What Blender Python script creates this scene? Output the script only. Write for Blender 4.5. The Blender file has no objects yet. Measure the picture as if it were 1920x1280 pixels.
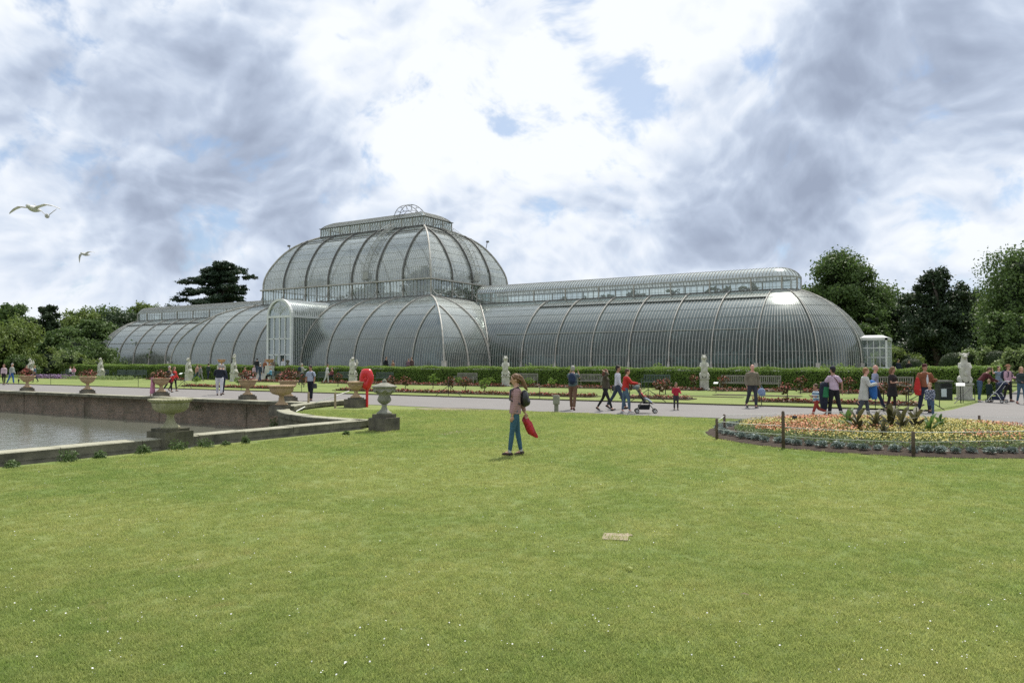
import bpy, bmesh, math, random
import numpy as np
from mathutils import Vector, Matrix, Euler
R = math.radians
PI = math.pi
scene = bpy.context.scene
random.seed(7); rng = np.random.default_rng(7)

# ------------------------------------------------------------------ camera
F = 1440.3; CU, CV, CH = 64.54, 72.29, 1.85; TH = R(-32.31); HY = 680.0
cam_d = bpy.data.cameras.new('camera'); cam = bpy.data.objects.new('camera', cam_d)
scene.collection.objects.link(cam)
cam_d.sensor_width = 36; cam_d.lens = F / 1920 * 36
cam_d.clip_start = 0.1; cam_d.clip_end = 6000
cam.location = (CU, -CV, CH)
cam.rotation_euler = (R(90) + math.atan((HY - 640) / F), 0, -TH)
scene.camera = cam
scene.render.resolution_x = 1024; scene.render.resolution_y = 682

# site coordinates: u along the glasshouse, v towards the lawn in front of it, z up
def P(u, v, z=0.0): return Vector((u, -v, z))
FW = np.array([math.sin(TH), -math.cos(TH)]); RT = np.array([math.cos(TH), math.sin(TH)])
def at(px, py, z=0.0):
    """ground spot (u, v) seen at a place of the photograph"""
    t = (CH - z) * F / (py - HY); X = (px - 960) / F * t
    q = np.array([CU, CV]) + t * FW + X * RT
    return float(q[0]), float(q[1])
def dist(px, d):
    X = (px - 960) / F * d
    q = np.array([CU, CV]) + d * FW + X * RT
    return float(q[0]), float(q[1])
def onv(px, v):
    d = FW + (px - 960) / F * RT; t = (v - CV) / d[1]
    return float(CU + t * d[0])

# ------------------------------------------------------------------ light
SUN_H = Vector((-0.10, 0.99)).normalized(); SUN_EL = R(58)
sd = bpy.data.lights.new('sun', 'SUN'); sd.energy = 4.6; sd.angle = R(0.6); sd.color = (1.0, 0.95, 0.86)
sun = bpy.data.objects.new('sun', sd); scene.collection.objects.link(sun)
SUN_DIR = Vector((SUN_H.x * math.cos(SUN_EL), SUN_H.y * math.cos(SUN_EL), math.sin(SUN_EL)))
sun.rotation_euler = SUN_DIR.to_track_quat('Z', 'Y').to_euler()
vs = scene.view_settings
vs.view_transform = 'Standard'; vs.look = 'None'; vs.exposure = 0.12; vs.gamma = 1.0; vs.use_curve_mapping = False

# ------------------------------------------------------------------ node helper
class NT:
    def __init__(s, tree): s.t = tree
    def n(s, typ, **kw):
        nd = s.t.nodes.new(typ)
        ins = kw.pop('ins', {})
        for k, v in kw.items(): setattr(nd, k, v)
        for k, v in ins.items():
            if hasattr(v, 'is_linked') or isinstance(v, bpy.types.NodeSocket): s.t.links.new(v, nd.inputs[k])
            else: nd.inputs[k].default_value = v
        return nd
    def math(s, op, a, b=0.0, c=None, clamp=False):
        i = {0: a, 1: b}
        if c is not None: i[2] = c
        return s.n('ShaderNodeMath', operation=op, use_clamp=clamp, ins=i).outputs[0]
    def vmath(s, op, a, b=(0, 0, 0)):
        return s.n('ShaderNodeVectorMath', operation=op, ins={0: a, 1: b})
    def mix(s, f, a, b, blend='MIX'):
        nd = s.n('ShaderNodeMix', data_type='RGBA', blend_type=blend)
        for k, v in ((0, f), (6, a), (7, b)):
            if isinstance(v, bpy.types.NodeSocket): s.t.links.new(v, nd.inputs[k])
            else: nd.inputs[k].default_value = (tuple(v) + (1,) if (k > 0 and len(v) == 3) else v)
        return nd.outputs[2]
    def ramp(s, f, stops, interp='LINEAR'):
        nd = s.n('ShaderNodeValToRGB'); nd.color_ramp.interpolation = interp
        el = nd.color_ramp.elements
        while len(el) < len(stops): el.new(0.5)
        for e, (p, c) in zip(el, stops): e.position = p; e.color = tuple(c) + (1,) if len(c) == 3 else c
        s.t.links.new(f, nd.inputs[0]); return nd.outputs[0]
    def noise(s, vec, scale, detail=2, rough=.5, dist_=0.0, dim='3D'):
        nd = s.n('ShaderNodeTexNoise', noise_dimensions=dim, ins={'Scale': scale, 'Detail': detail, 'Roughness': rough, 'Distortion': dist_})
        if vec is not None: s.t.links.new(vec, nd.inputs['Vector'])
        return nd.outputs['Fac']
    def link(s, a, b): s.t.links.new(a, b)

# ------------------------------------------------------------------ sky: daylight with broken cloud
world = bpy.data.worlds.new('World'); scene.world = world; world.use_nodes = True
wt = world.node_tree; wt.nodes.clear(); W = NT(wt)
sky = W.n('ShaderNodeTexSky', sky_type='NISHITA'); sky.sun_disc = False
sky.sun_elevation = SUN_EL; sky.sun_rotation = math.atan2(SUN_H.x, SUN_H.y); sky.air_density = 1.0; sky.dust_density = 0.7; sky.ozone_density = 2.0
skyc = W.vmath('SCALE', sky.outputs[0]); skyc.inputs['Scale'].default_value = 0.105
gen = W.n('ShaderNodeTexCoord').outputs['Generated']
def pdir(px, py):
    a = (px - 960) / F; b = (HY - py) / F
    v = Vector((FW[0] + a * RT[0], -(FW[1] + a * RT[1]), b)); return v.normalized()
# the cloud deck is flat: look direction over its height gives the spot of the deck
sx = W.n('ShaderNodeSeparateXYZ', ins={0: gen})
zz = W.math('ADD', W.math('MAXIMUM', sx.outputs[2], 0.0), 0.70)
pl = W.n('ShaderNodeCombineXYZ', ins={0: W.math('DIVIDE', sx.outputs[0], zz), 1: W.math('DIVIDE', sx.outputs[1], zz), 2: 0.37}).outputs[0]
warp = W.n('ShaderNodeTexNoise', noise_dimensions='2D', ins={'Vector': pl, 'Scale': 2.6, 'Detail': 3.0})
wv = W.vmath('SCALE', W.vmath('SUBTRACT', warp.outputs['Color'], (.5, .5, .5)).outputs[0]); wv.inputs['Scale'].default_value = 0.16
pw = W.vmath('ADD', pl, wv.outputs[0]).outputs[0]
def puffs(p):
    v_ = W.n('ShaderNodeTexVoronoi', voronoi_dimensions='2D', feature='F1', ins={'Vector': p, 'Scale': 9.0, 'Detail': 1.5, 'Roughness': .5, 'Lacunarity': 2.1}).outputs['Distance']
    return W.math('SUBTRACT', W.noise(p, 3.2, 7, .50, 0.0, '2D'), W.math('MULTIPLY', W.math('SUBTRACT', v_, .42), .22))
n_a = puffs(pw)
n_b = puffs(W.vmath('ADD', pw, (0.003, -0.011, 0.0)).outputs[0])
n_c = W.noise(pw, 11.0, 5, .6, 0.0, '2D')
relief = W.math('SUBTRACT', n_a, n_b)
def blob(px, py, r, amp):
    d = W.vmath('DOT_PRODUCT', gen, tuple(pdir(px, py))).outputs['Value']
    k = 2.0 / (r / F) ** 2 * 0.5
    e = W.math('EXPONENT', W.math('MULTIPLY', W.math('SUBTRACT', d, 1.0), 2 * k))
    return W.math('MULTIPLY', e, amp)
def total(bl):
    acc = None
    for b in bl:
        s_ = blob(*b); acc = s_ if acc is None else W.math('ADD', acc, s_)
    return acc
# heavy cloud masses (positive = thick and dark, negative = thin and bright)
thick = total([(290, 260, 200, .42), (470, 330, 150, .32), (60, 120, 190, .12), (180, 330, 120, .14), (760, 90, 200, -.10), (960, 250, 190, -.13), (560, 230, 70, -.05),
               (1290, 60, 140, -.12), (1480, 200, 110, .16), (1730, 110, 190, .30), (1880, 230, 200, .20), (1330, 390, 200, .24), (1010, 400, 120, .16), (1560, 400, 150, .16), (60, 470, 160, -.06), (300, 560, 200, -.06),
               (1750, 480, 180, -.10), (1600, 500, 120, -.05), (650, 420, 120, .12), (560, 170, 90, .08), (640, 20, 120, .04), (340, 30, 130, -.06), (900, 30, 170, -.10), (1450, 60, 90, -.10)])
holes = total([(1120, 125, 50, .22), (1195, 160, 46, .24), (1210, 95, 34, .16), (1040, 45, 50, .20), (900, 80, 110, .0), (410, 472, 56, .34), (1700, 545, 75, .14), (960, 160, 40, .0), (220, 580, 80, .12), (1780, 520, 60, .12), (1180, 330, 40, .10), (480, 100, 60, .08)])
dens = W.math('ADD', W.math('MULTIPLY', W.math('SUBTRACT', n_a, .5), 1.35), thick)
dens = W.math('ADD', dens, W.math('MULTIPLY', W.math('SUBTRACT', n_c, .5), .30))
shade = W.math('ADD', W.math('SUBTRACT', W.math('MULTIPLY', dens, 1.06), W.math('MULTIPLY', relief, 3.4)), 0.29)
cloud = W.ramp(shade, [(0.0, (.89, .925, .965)), (.18, (.80, .85, .925)), (.36, (.64, .715, .835)), (.56, (.49, .565, .70)), (.78, (.385, .45, .575)), (1.0, (.32, .375, .49))])
clear = W.math('SUBTRACT', W.math('ADD', W.math('MULTIPLY', W.math('SUBTRACT', n_c, .5), 1.5), holes), W.math('MULTIPLY', W.math('SUBTRACT', n_a, .5), .8))
cover = W.ramp(clear, [(.20, (1, 1, 1)), (.52, (0.30, .30, .30))], 'EASE')
blue = W.mix(.30, skyc.outputs[0], (.42, .62, .93))
up = W.ramp(sx.outputs[2], [(.0, (0, 0, 0)), (.16, (1, 1, 1))])
cloud_h = W.mix(up, (.70, .765, .87), cloud)
cloud_h = W.mix(.58, cloud_h, cloud)
final = W.mix(cover, blue, cloud_h)
bg = W.n('ShaderNodeBackground', ins={'Color': final, 'Strength': 1.0})
W.link(bg.outputs[0], W.n('ShaderNodeOutputWorld').inputs[0])
world.cycles.sampling_method = 'MANUAL'; world.cycles.sample_map_resolution = 512
scene.cycles.max_bounces = 8; scene.cycles.transparent_max_bounces = 20; scene.cycles.use_denoising = False
scene.cycles.caustics_reflective = False; scene.cycles.caustics_refractive = False

# ------------------------------------------------------------------ materials
MATS = {}
def mat(name, col=(.5, .5, .5), rough=.7, var=0.0, vscale=3.0, bump=0.0, bscale=20.0, spec=.35, metal=0.0, trans=0.0, col2=None, sheen=0.0, island=False, detail=4):
    if name in MATS: return MATS[name]
    m = bpy.data.materials.new(name); m.use_nodes = True; t = m.node_tree; t.nodes.clear(); N = NT(t)
    pos = N.n('ShaderNodeNewGeometry').outputs['Position']
    tc = N.n('ShaderNodeTexCoord').outputs['Object']
    b = N.n('ShaderNodeBsdfPrincipled', ins={'Roughness': rough, 'Metallic': metal, 'Specular IOR Level': spec})
    c2 = col2 or tuple(c * (1 - var) for c in col); c1 = col if col2 else tuple(min(1, c * (1 + var)) for c in col)
    if var or col2:
        fac = N.ramp(N.noise(tc, vscale, detail, .6), [(.3, (0, 0, 0)), (.7, (1, 1, 1))])
        if island:
            rnd = N.n('ShaderNodeNewGeometry').outputs['Random Per Island']
            fac = N.math('ADD', N.math('MULTIPLY', fac, .45), N.math('MULTIPLY', rnd, .55))
        colr = N.mix(fac, c2, c1); N.link(colr, b.inputs['Base Color'])
    else: b.inputs['Base Color'].default_value = tuple(col) + (1,)
    if bump:
        bn = N.n('ShaderNodeBump', ins={'Strength': 1.0, 'Distance': bump, 'Height': N.noise(tc, bscale, 5, .65)})
        N.link(bn.outputs[0], b.inputs['Normal'])
    out = N.n('ShaderNodeOutputMaterial')
    if trans:
        tr = N.n('ShaderNodeBsdfTranslucent')
        if var or col2: N.link(colr, tr.inputs['Color'])
        else: tr.inputs['Color'].default_value = tuple(col) + (1,)
        ms = N.n('ShaderNodeMixShader', ins={0: trans, 1: b.outputs[0], 2: tr.outputs[0]}); N.link(ms.outputs[0], out.inputs[0])
    else: N.link(b.outputs[0], out.inputs[0])
    MATS[name] = m; return m

# ------------------------------------------------------------------ objects
def tag(o, label=None, cat=None, group=None, kind=None):
    if label: o['label'] = label
    if cat: o['category'] = cat
    if group: o['group'] = group
    if kind: o['kind'] = kind
    return o
def empty(name, loc=(0, 0, 0), rz=0.0, **k):
    o = bpy.data.objects.new(name, None); scene.collection.objects.link(o)
    o.location = loc; o.rotation_euler = (0, 0, rz); o.empty_display_size = .2
    return tag(o, **k)
def copy_tree(root, loc, rz=0.0, label=None, group=None, scale=None):
    r = root.copy(); scene.collection.objects.link(r); r.location = loc; r.rotation_euler = (0, 0, rz)
    if scale: r.scale = (scale,) * 3
    if label: r['label'] = label
    if group: r['group'] = group
    for ch in list(root.children):
        c = ch.copy(); scene.collection.objects.link(c); c.parent = r
        for g in list(ch.children):
            d = g.copy(); scene.collection.objects.link(d); d.parent = c
    return r

class MB:
    """collects faces and links them as one mesh object"""
    def __init__(s): s.v = []; s.f = []; s.m = []; s.cur = 0; s.arr = []
    def add(s, vs, fs):
        o = len(s.v); s.v.extend([tuple(v) for v in vs]); s.f.extend([tuple(i + o for i in f) for f in fs]); s.m.extend([s.cur] * len(fs)); return s
    def box(s, c, size, rz=0.0, taper=1.0, tilt=None):
        x, y, z = [k / 2 for k in size]; pts = []
        rot = tilt.to_matrix() if tilt is not None else Matrix.Rotation(rz, 3, 'Z')
        for dz in (-z, z):
            k = taper if dz > 0 else 1
            for dx, dy in ((-x, -y), (x, -y), (x, y), (-x, y)): pts.append(rot @ Vector((dx * k, dy * k, dz)) + Vector(c))
        return s.add(pts, [(3, 2, 1, 0), (4, 5, 6, 7), (0, 1, 5, 4), (1, 2, 6, 5), (2, 3, 7, 6), (3, 0, 4, 7)])
    def beam(s, a, b, w, h=None):
        """a straight bar of width w and height h between two points"""
        a = Vector(a); b = Vector(b); d = (b - a); h = h or w
        if d.length < 1e-6: return s
        d.normalize(); up = Vector((0, 0, 1)) if abs(d.z) < .95 else Vector((0, 1, 0))
        sd_ = d.cross(up).normalized(); u2 = sd_.cross(d).normalized(); pts = []
        for p in (a, b):
            for i, j in ((-1, -1), (1, -1), (1, 1), (-1, 1)): pts.append(p + sd_ * (i * w / 2) + u2 * (j * h / 2))
        return s.add(pts, [(3, 2, 1, 0), (4, 5, 6, 7), (0, 1, 5, 4), (1, 2, 6, 5), (2, 3, 7, 6), (3, 0, 4, 7)])
    def tube(s, path, rad, seg=8, cap=True, sq=None):
        """a round bar along a path; rad is a number or one per point; sq = side stretch"""
        path = [Vector(p) for p in path]; n = len(path); rad = rad if hasattr(rad, '__len__') else [rad] * n
        pts = []; ref = None
        for i, p in enumerate(path):
            d = (path[min(i + 1, n - 1)] - path[max(i - 1, 0)])
            d = d.normalized() if d.length > 1e-7 else Vector((0, 0, 1))
            if ref is None:
                ref = Vector((0, 0, 1)) if abs(d.z) < .9 else Vector((0, 1, 0))
            a = d.cross(ref)
            if a.length < 1e-4: a = d.cross(Vector((1, .2, .1)))
            a.normalize(); b = a.cross(d).normalized(); ref = b
            for k in range(seg):
                t = 2 * PI * k / seg; pts.append(p + (a * math.cos(t) + b * math.sin(t)) * rad[i])
        fs = [(i * seg + k, i * seg + (k + 1) % seg, (i + 1) * seg + (k + 1) % seg, (i + 1) * seg + k) for i in range(n - 1) for k in range(seg)]
        if cap: fs += [tuple(reversed(range(seg))), tuple((n - 1) * seg + k for k in range(seg))]
        return s.add(pts, fs)
    def lathe(s, prof, c=(0, 0, 0), seg=32, flute=0, fdepth=0.0, frange=(0, 0), arc=None):
        pts = []; n = len(prof); c = Vector(c)
        for r, z in prof:
            for k in range(seg):
                t = 2 * PI * k / seg; rr = r
                if flute and frange[0] <= z <= frange[1]: rr = r * (1 - fdepth * (0.5 + 0.5 * math.cos(flute * t)))
                pts.append(c + Vector((rr * math.cos(t), rr * math.sin(t), z)))
        fs = [(i * seg + k, i * seg + (k + 1) % seg, (i + 1) * seg + (k + 1) % seg, (i + 1) * seg + k) for i in range(n - 1) for k in range(seg)]
        fs += [tuple(reversed(range(seg))), tuple((n - 1) * seg + k for k in range(seg))]
        return s.add(pts, fs)
    def grid(s, rows):
        n = len(rows); m = len(rows[0]); pts = [p for r in rows for p in r]
        return s.add(pts, [(i * m + j, i * m + j + 1, (i + 1) * m + j + 1, (i + 1) * m + j) for i in range(n - 1) for j in range(m - 1)])
    def ball(s, c, r, seg=12, rings=8, rot=None):
        r = r if hasattr(r, '__len__') else (r, r, r); pts = []; c = Vector(c)
        for i in range(rings + 1):
            a = PI * i / rings
            for k in range(seg):
                t = 2 * PI * k / seg
                q = Vector((r[0] * math.sin(a) * math.cos(t), r[1] * math.sin(a) * math.sin(t), -r[2] * math.cos(a)))
                if rot is not None: q = rot @ q
                pts.append(c + q)
        fs = [(i * seg + k, i * seg + (k + 1) % seg, (i + 1) * seg + (k + 1) % seg, (i + 1) * seg + k) for i in range(rings) for k in range(seg)]
        return s.add(pts, fs)
    def mesh(s, name):
        me = bpy.data.meshes.new(name); me.from_pydata(s.v, [], s.f); me.validate(verbose=False)
        if any(s.m) and len(me.polygons) == len(s.m): me.polygons.foreach_set('material_index', s.m)
        return me
    def build(s, name, m, parent=None, loc=None, smooth=False, kind=None, rz=0.0, **k):
        me = s.mesh(name)
        for mm in (m if isinstance(m, (list, tuple)) else [m]): me.materials.append(mm)
        if smooth: me.shade_smooth()
        o = bpy.data.objects.new(name, me); scene.collection.objects.link(o)
        if parent is not None: o.parent = parent
        if loc is not None: o.location = loc
        o.rotation_euler = (0, 0, rz)
        if kind: o['kind'] = kind
        return tag(o, **k)

def quads_obj(name, pts, m, parent=None, loc=None, kind=None, smooth=False, link=True):
    """pts: (n, 4, 3) array of loose quads -> one mesh object, made quickly"""
    pts = np.asarray(pts, dtype=np.float32); n = len(pts)
    me = bpy.data.meshes.new(name); me.vertices.add(n * 4); me.vertices.foreach_set('co', pts.reshape(-1))
    me.loops.add(n * 4); me.loops.foreach_set('vertex_index', np.arange(n * 4, dtype=np.int32))
    me.polygons.add(n); me.polygons.foreach_set('loop_start', np.arange(0, n * 4, 4, dtype=np.int32))
    me.update(calc_edges=True); me.materials.append(m)
    o = bpy.data.objects.new(name, me)
    if link: scene.collection.objects.link(o)
    if parent is not None: o.parent = parent
    if loc is not None: o.location = loc
    if kind: o['kind'] = kind
    return o
def leaf_quads(c, nrm, size, r=rng, spread=.7, aspect=.55, bend=True):
    """diamond leaves at points c, facing about nrm"""
    n = len(c); nrm = nrm + r.normal(0, spread, (n, 3)); nrm /= np.linalg.norm(nrm, axis=1)[:, None] + 1e-9
    t = r.normal(0, 1, (n, 3)); t -= (t * nrm).sum(1)[:, None] * nrm; t /= np.linalg.norm(t, axis=1)[:, None] + 1e-9
    b = np.cross(nrm, t); s_ = (size * r.uniform(.6, 1.3, n))[:, None]
    q = np.stack([c - t * s_ * .5, c - b * s_ * aspect * .5, c + t * s_ * .5 - nrm * s_ * .12, c + b * s_ * aspect * .5], 1)
    return q
def in_shell(n, lo=.6, hi=1.0, r=rng):
    d = r.normal(0, 1, (n, 3)); d /= np.linalg.norm(d, axis=1)[:, None]
    return d, r.uniform(lo, hi, n)[:, None]

# ================================================================== GROUND, PATH, POND
def shader(name):
    m = bpy.data.materials.new(name); m.use_nodes = True; m.node_tree.nodes.clear(); MATS[name] = m
    return m, NT(m.node_tree)
def lawn_colour(N, pos):
    big = N.noise(pos, .22, 3, .6); mid = N.noise(pos, 1.1, 4, .65); fine = N.noise(pos, 11, 5, .75); vf = N.noise(pos, 70, 4, .7)
    c = N.mix(N.ramp(big, [(.38, (0, 0, 0)), (.62, (1, 1, 1))]), (.132, .192, .050), (.210, .246, .080))
    c = N.mix(N.math('MULTIPLY', N.ramp(mid, [(.42, (0, 0, 0)), (.68, (1, 1, 1))]), .6), c, (.265, .275, .105))
    c = N.mix(N.math('MULTIPLY', N.ramp(fine, [(.40, (0, 0, 0)), (.72, (1, 1, 1))]), .55), c, (.085, .150, .028))
    c = N.mix(N.math('MULTIPLY', N.ramp(vf, [(.50, (0, 0, 0)), (.70, (1, 1, 1))]), .45), c, (.29, .32, .125))
    dry = N.ramp(N.noise(pos, .55, 5, .7, 1.5), [(.66, (0, 0, 0)), (.76, (1, 1, 1))])
    return N.mix(N.math('MULTIPLY', dry, .6), c, (.27, .235, .12))
m_lawn, N = shader('lawn')
pos = N.n('ShaderNodeNewGeometry').outputs['Position']
b = N.n('ShaderNodeBsdfPrincipled', ins={'Roughness': .9, 'Specular IOR Level': .15, 'Base Color': lawn_colour(N, pos)})
bn = N.n('ShaderNodeBump', ins={'Distance': .03, 'Strength': .8, 'Height': N.noise(pos, 38, 5, .75)}); N.link(bn.outputs[0], b.inputs['Normal'])
N.link(b.outputs[0], N.n('ShaderNodeOutputMaterial').inputs[0])

m_blade, N = shader('grass_blade')
pos = N.n('ShaderNodeNewGeometry').outputs['Position']
c = lawn_colour(N, pos)
rnd = N.n('ShaderNodeObjectInfo').outputs['Random']
c = N.mix(1.0, c, (1.98, 1.85, 1.85), 'MULTIPLY')
c = N.mix(N.math('MULTIPLY', rnd, .30), c, (.28, .31, .115))
b = N.n('ShaderNodeBsdfPrincipled', ins={'Roughness': .55, 'Specular IOR Level': .35, 'Base Color': c})
tr = N.n('ShaderNodeBsdfTranslucent', ins={'Color': c})
ms = N.n('ShaderNodeMixShader', ins={0: .55, 1: b.outputs[0], 2: tr.outputs[0]})
N.link(ms.outputs[0], N.n('ShaderNodeOutputMaterial').inputs[0])

m_path, N = shader('path_gravel')
pos = N.n('ShaderNodeNewGeometry').outputs['Position']
c = N.mix(N.noise(pos, .35, 4, .6), (.165, .157, .150), (.225, .214, .206))
c = N.mix(N.math('MULTIPLY', N.ramp(N.noise(pos, 60, 3, .7), [(.45, (0, 0, 0)), (.7, (1, 1, 1))]), .5), c, (.29, .275, .26))
c = N.mix(N.math('MULTIPLY', N.ramp(N.noise(pos, 1.6, 5, .7, .8), [(.58, (0, 0, 0)), (.72, (1, 1, 1))]), .4), c, (.16, .145, .13))
b = N.n('ShaderNodeBsdfPrincipled', ins={'Roughness': .9, 'Base Color': c, 'Specular IOR Level': .2})
bn = N.n('ShaderNodeBump', ins={'Distance': .008, 'Height': N.noise(pos, 80, 4, .7)}); N.link(bn.outputs[0], b.inputs['Normal'])
N.link(b.outputs[0], N.n('ShaderNodeOutputMaterial').inputs[0])

m_water, N = shader('pond_water')
pos = N.n('ShaderNodeNewGeometry').outputs['Position']
h1 = N.noise(N.vmath('MULTIPLY', pos, (1.0, .55, 1)).outputs[0], 3.6, 3, .5, .5); h2 = N.noise(N.vmath('MULTIPLY', pos, (1.0, .6, 1)).outputs[0], 12, 3, .55, .3)
hh = N.math('ADD', h1, N.math('MULTIPLY', h2, .30))
bn = N.n('ShaderNodeBump', ins={'Distance': .015, 'Strength': 1, 'Height': hh})
b = N.n('ShaderNodeBsdfPrincipled', ins={'Roughness': .05, 'Base Color': (.15, .16, .125, 1), 'IOR': 1.333, 'Specular IOR Level': .9, 'Normal': bn.outputs[0]})
N.link(b.outputs[0], N.n('ShaderNodeOutputMaterial').inputs[0])

def brick_mat(name, c1, c2, mortar, bw=.225, bh=.075):
    m, N = shader(name)
    pos = N.n('ShaderNodeNewGeometry').outputs['Position']; nor = N.n('ShaderNodeNewGeometry').outputs['Normal']
    s = N.n('ShaderNodeSeparateXYZ', ins={0: pos}); sn = N.n('ShaderNodeSeparateXYZ', ins={0: nor})
    facx = N.math('GREATER_THAN', N.math('ABSOLUTE', sn.outputs[0]), .7)
    along = N.math('ADD', N.math('MULTIPLY', s.outputs[0], N.math('SUBTRACT', 1, facx)), N.math('MULTIPLY', s.outputs[1], facx))
    v = N.n('ShaderNodeCombineXYZ', ins={0: along, 1: s.outputs[2], 2: 0})
    bt = N.n('ShaderNodeTexBrick', ins={'Vector': v.outputs[0], 'Color1': c1 + (1,), 'Color2': c2 + (1,), 'Mortar': mortar + (1,), 'Scale': 1.0, 'Mortar Size': .010, 'Brick Width': bw, 'Row Height': bh, 'Bias': 0.0})
    c = N.mix(N.math('MULTIPLY', N.ramp(N.noise(pos, 1.3, 5, .7), [(.45, (0, 0, 0)), (.72, (1, 1, 1))]), .6), bt.outputs[0], (.075, .065, .045))
    c = N.mix(N.math('MULTIPLY', N.ramp(N.noise(pos, 3.5, 4, .7), [(.58, (0, 0, 0)), (.7, (1, 1, 1))]), .55), c, (.24, .22, .18))
    c = N.mix(N.math('MULTIPLY', N.ramp(N.noise(pos, .8, 4, .7), [(.5, (0, 0, 0)), (.7, (1, 1, 1))]), .45), c, (.045, .062, .022))
    b = N.n('ShaderNodeBsdfPrincipled', ins={'Roughness': .92, 'Base Color': c})
    bn = N.n('ShaderNodeBump', ins={'Distance': .01, 'Height': bt.outputs['Fac']}); bn.invert = True; N.link(bn.outputs[0], b.inputs['Normal'])
    N.link(b.outputs[0], N.n('ShaderNodeOutputMaterial').inputs[0]); return m
m_brick = brick_mat('old_pond_brick', (.33, .225, .155), (.21, .155, .115), (.28, .25, .20))
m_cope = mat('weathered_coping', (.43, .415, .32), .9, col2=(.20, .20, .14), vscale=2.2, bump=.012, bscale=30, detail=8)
m_copeside = mat('mossy_shaded_stone', (.165, .155, .105), .95, col2=(.045, .045, .03), vscale=2.5, bump=.02, bscale=22, detail=8)  # moss, plus the shade of the side faces put into the darker colour
m_darkstone = mat('dark_lichen_stone', (.17, .155, .115), .95, col2=(.065, .06, .05), vscale=4, bump=.015, bscale=26)
m_soil = mat('bed_soil', (.085, .060, .042), 1.0, col2=(.045, .032, .024), vscale=9, bump=.04, bscale=45)

UC, VC, RN = 49.55, 47.0, 9.2                # pond corner, radius of its rounded lawn notch
notch = [(UC - RN * math.sin(a) , VC + RN * math.cos(a)) for a in np.linspace(0, PI / 2, 25)]   # from (UC, VC+RN) to (UC-RN, VC)
US, PV = -40.0, 112.0                        # far corners of the pond
def sheet(name, polys, m, **k):
    mb = MB()
    for p in polys: mb.add([P(*q) for q in p], [tuple(reversed(range(len(p))))])
    o = mb.build(name, m, kind='structure', **k)
    bm = bmesh.new(); bm.from_mesh(o.data); bmesh.ops.triangulate(bm, faces=bm.faces); bmesh.ops.recalc_face_normals(bm, faces=bm.faces)
    for f in bm.faces:
        if f.normal.z < 0: f.normal_flip()
    bm.to_mesh(o.data); bm.free(); return o
BIG = 1800
L0 = [(-BIG, -BIG), (BIG, -BIG), (BIG, VC - .02), (-BIG, VC - .02)]
sheet('lawn', [L0, [(UC, VC - .02), (BIG, VC - .02), (BIG, BIG), (UC, BIG)], [(UC, VC - .02)] + list(reversed([(UC - RN, VC - .02)] + [n for n in reversed(notch)])),
               [(-BIG, VC - .02), (US, VC - .02), (US, BIG), (-BIG, BIG)], [(US, PV), (UC, PV), (UC, BIG), (US, BIG)]], m_lawn)
# pond
sheet('pond_water', [[(US, VC, -1.25), (UC, VC, -1.25), (UC, PV, -1.25), (US, PV, -1.25)]], m_water)
# main path along the bed lawn, cross path on the right
cross = [(62.6, 39.25), (63.0, 37.5), (63.4, 34), (64.0, 28), (65.1, 18), (66.0, 5), (66, -30), (71.5, -30), (71.5, 10), (71.5, 28), (72.2, 34), (75, 38), (80, 39.25)]
mb = MB()
edge_n = [(-90, 39.25)] + [(u, 39.25 + .05 * math.sin(u * .9)) for u in np.arange(-40, 60, 2.0)] + [(62.6, 39.25)]
edge_s = [(110, 47.0)] + [(u, 47.0 + .10 * math.sin(u * 1.3) + .05 * math.sin(u * 3.1)) for u in np.arange(76, 40, -.8)] + [(40.2, 46.92), (-90, 46.92)]
sheet('path', [[(u, v, .012) for u, v in edge_n[:-1]] + [(u, v, .012) for u, v in cross] + [(110, 39.25, .012)] + [(u, v, .012) for u, v in edge_s]], m_path)
# bare worn earth where the lawn meets the path
m_worn = mat('worn_earth', (.27, .225, .165), 1, col2=(.15, .15, .075), vscale=3, bump=.01, bscale=40)
wp = [at(x, y) for x, y in ((778, 764.5), (800, 771), (850, 772.5), (905, 771.5), (940, 770.2), (900, 767.0), (840, 764.6))]
sheet('worn_patch', [[(u, v, .008) for u, v in wp]], m_worn)
for pts in (((815, 813), (835, 815), (872, 811), (905, 807), (925, 801), (895, 803), (860, 807)),):
    sheet('worn_patch', [[(u, v, .006) for u, v in (at(*q) for q in pts)]], m_worn)

# earth kerb of the bed lawn: a dark cut edge
m_edge = mat('cut_turf_edge', (.035, .030, .018), 1, var=.3)
mb = MB(); mb.grid([[P(u, 39.22, .075) for u in np.arange(-90, 62, 2)], [P(u, 39.27, .014) for u in np.arange(-90, 62, 2)]])
mb.grid([[P(u, 36.0, .06) for u in (0, .01)], [P(u, 39.22, .075) for u in (0, .01)]])
mb.build('turf_edge', m_edge, kind='structure')
BL = .075   # the bed lawn lies a little above the path
mb = MB(); mb.add([P(-90, 5, BL), P(65.8, 5, BL), P(65.0, 18, BL), P(63.9, 28, BL), P(63.2, 34.5, BL), P(62.4, 39.22, BL), P(-90, 39.22, BL)], [(6, 5, 4, 3, 2, 1, 0)])
mb.grid([[P(65.8, 5, BL), P(65.0, 18, BL), P(63.9, 28, BL), P(63.2, 34.5, BL), P(62.4, 39.22, BL)], [P(65.85, 5, .0), P(65.05, 18, .0), P(63.95, 28, 0), P(63.26, 34.5, .0), P(62.46, 39.24, .0)]])
o = mb.build('bed_lawn', m_lawn, kind='structure')
# terrace under the glasshouse
m_terr = mat('terrace_gravel', (.30, .28, .24), .95, var=.15, vscale=2)
mb = MB(); mb.box(P(-1, -1, .35), (116, 36.4, .70)); mb.build('terrace', m_terr, kind='structure')

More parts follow.
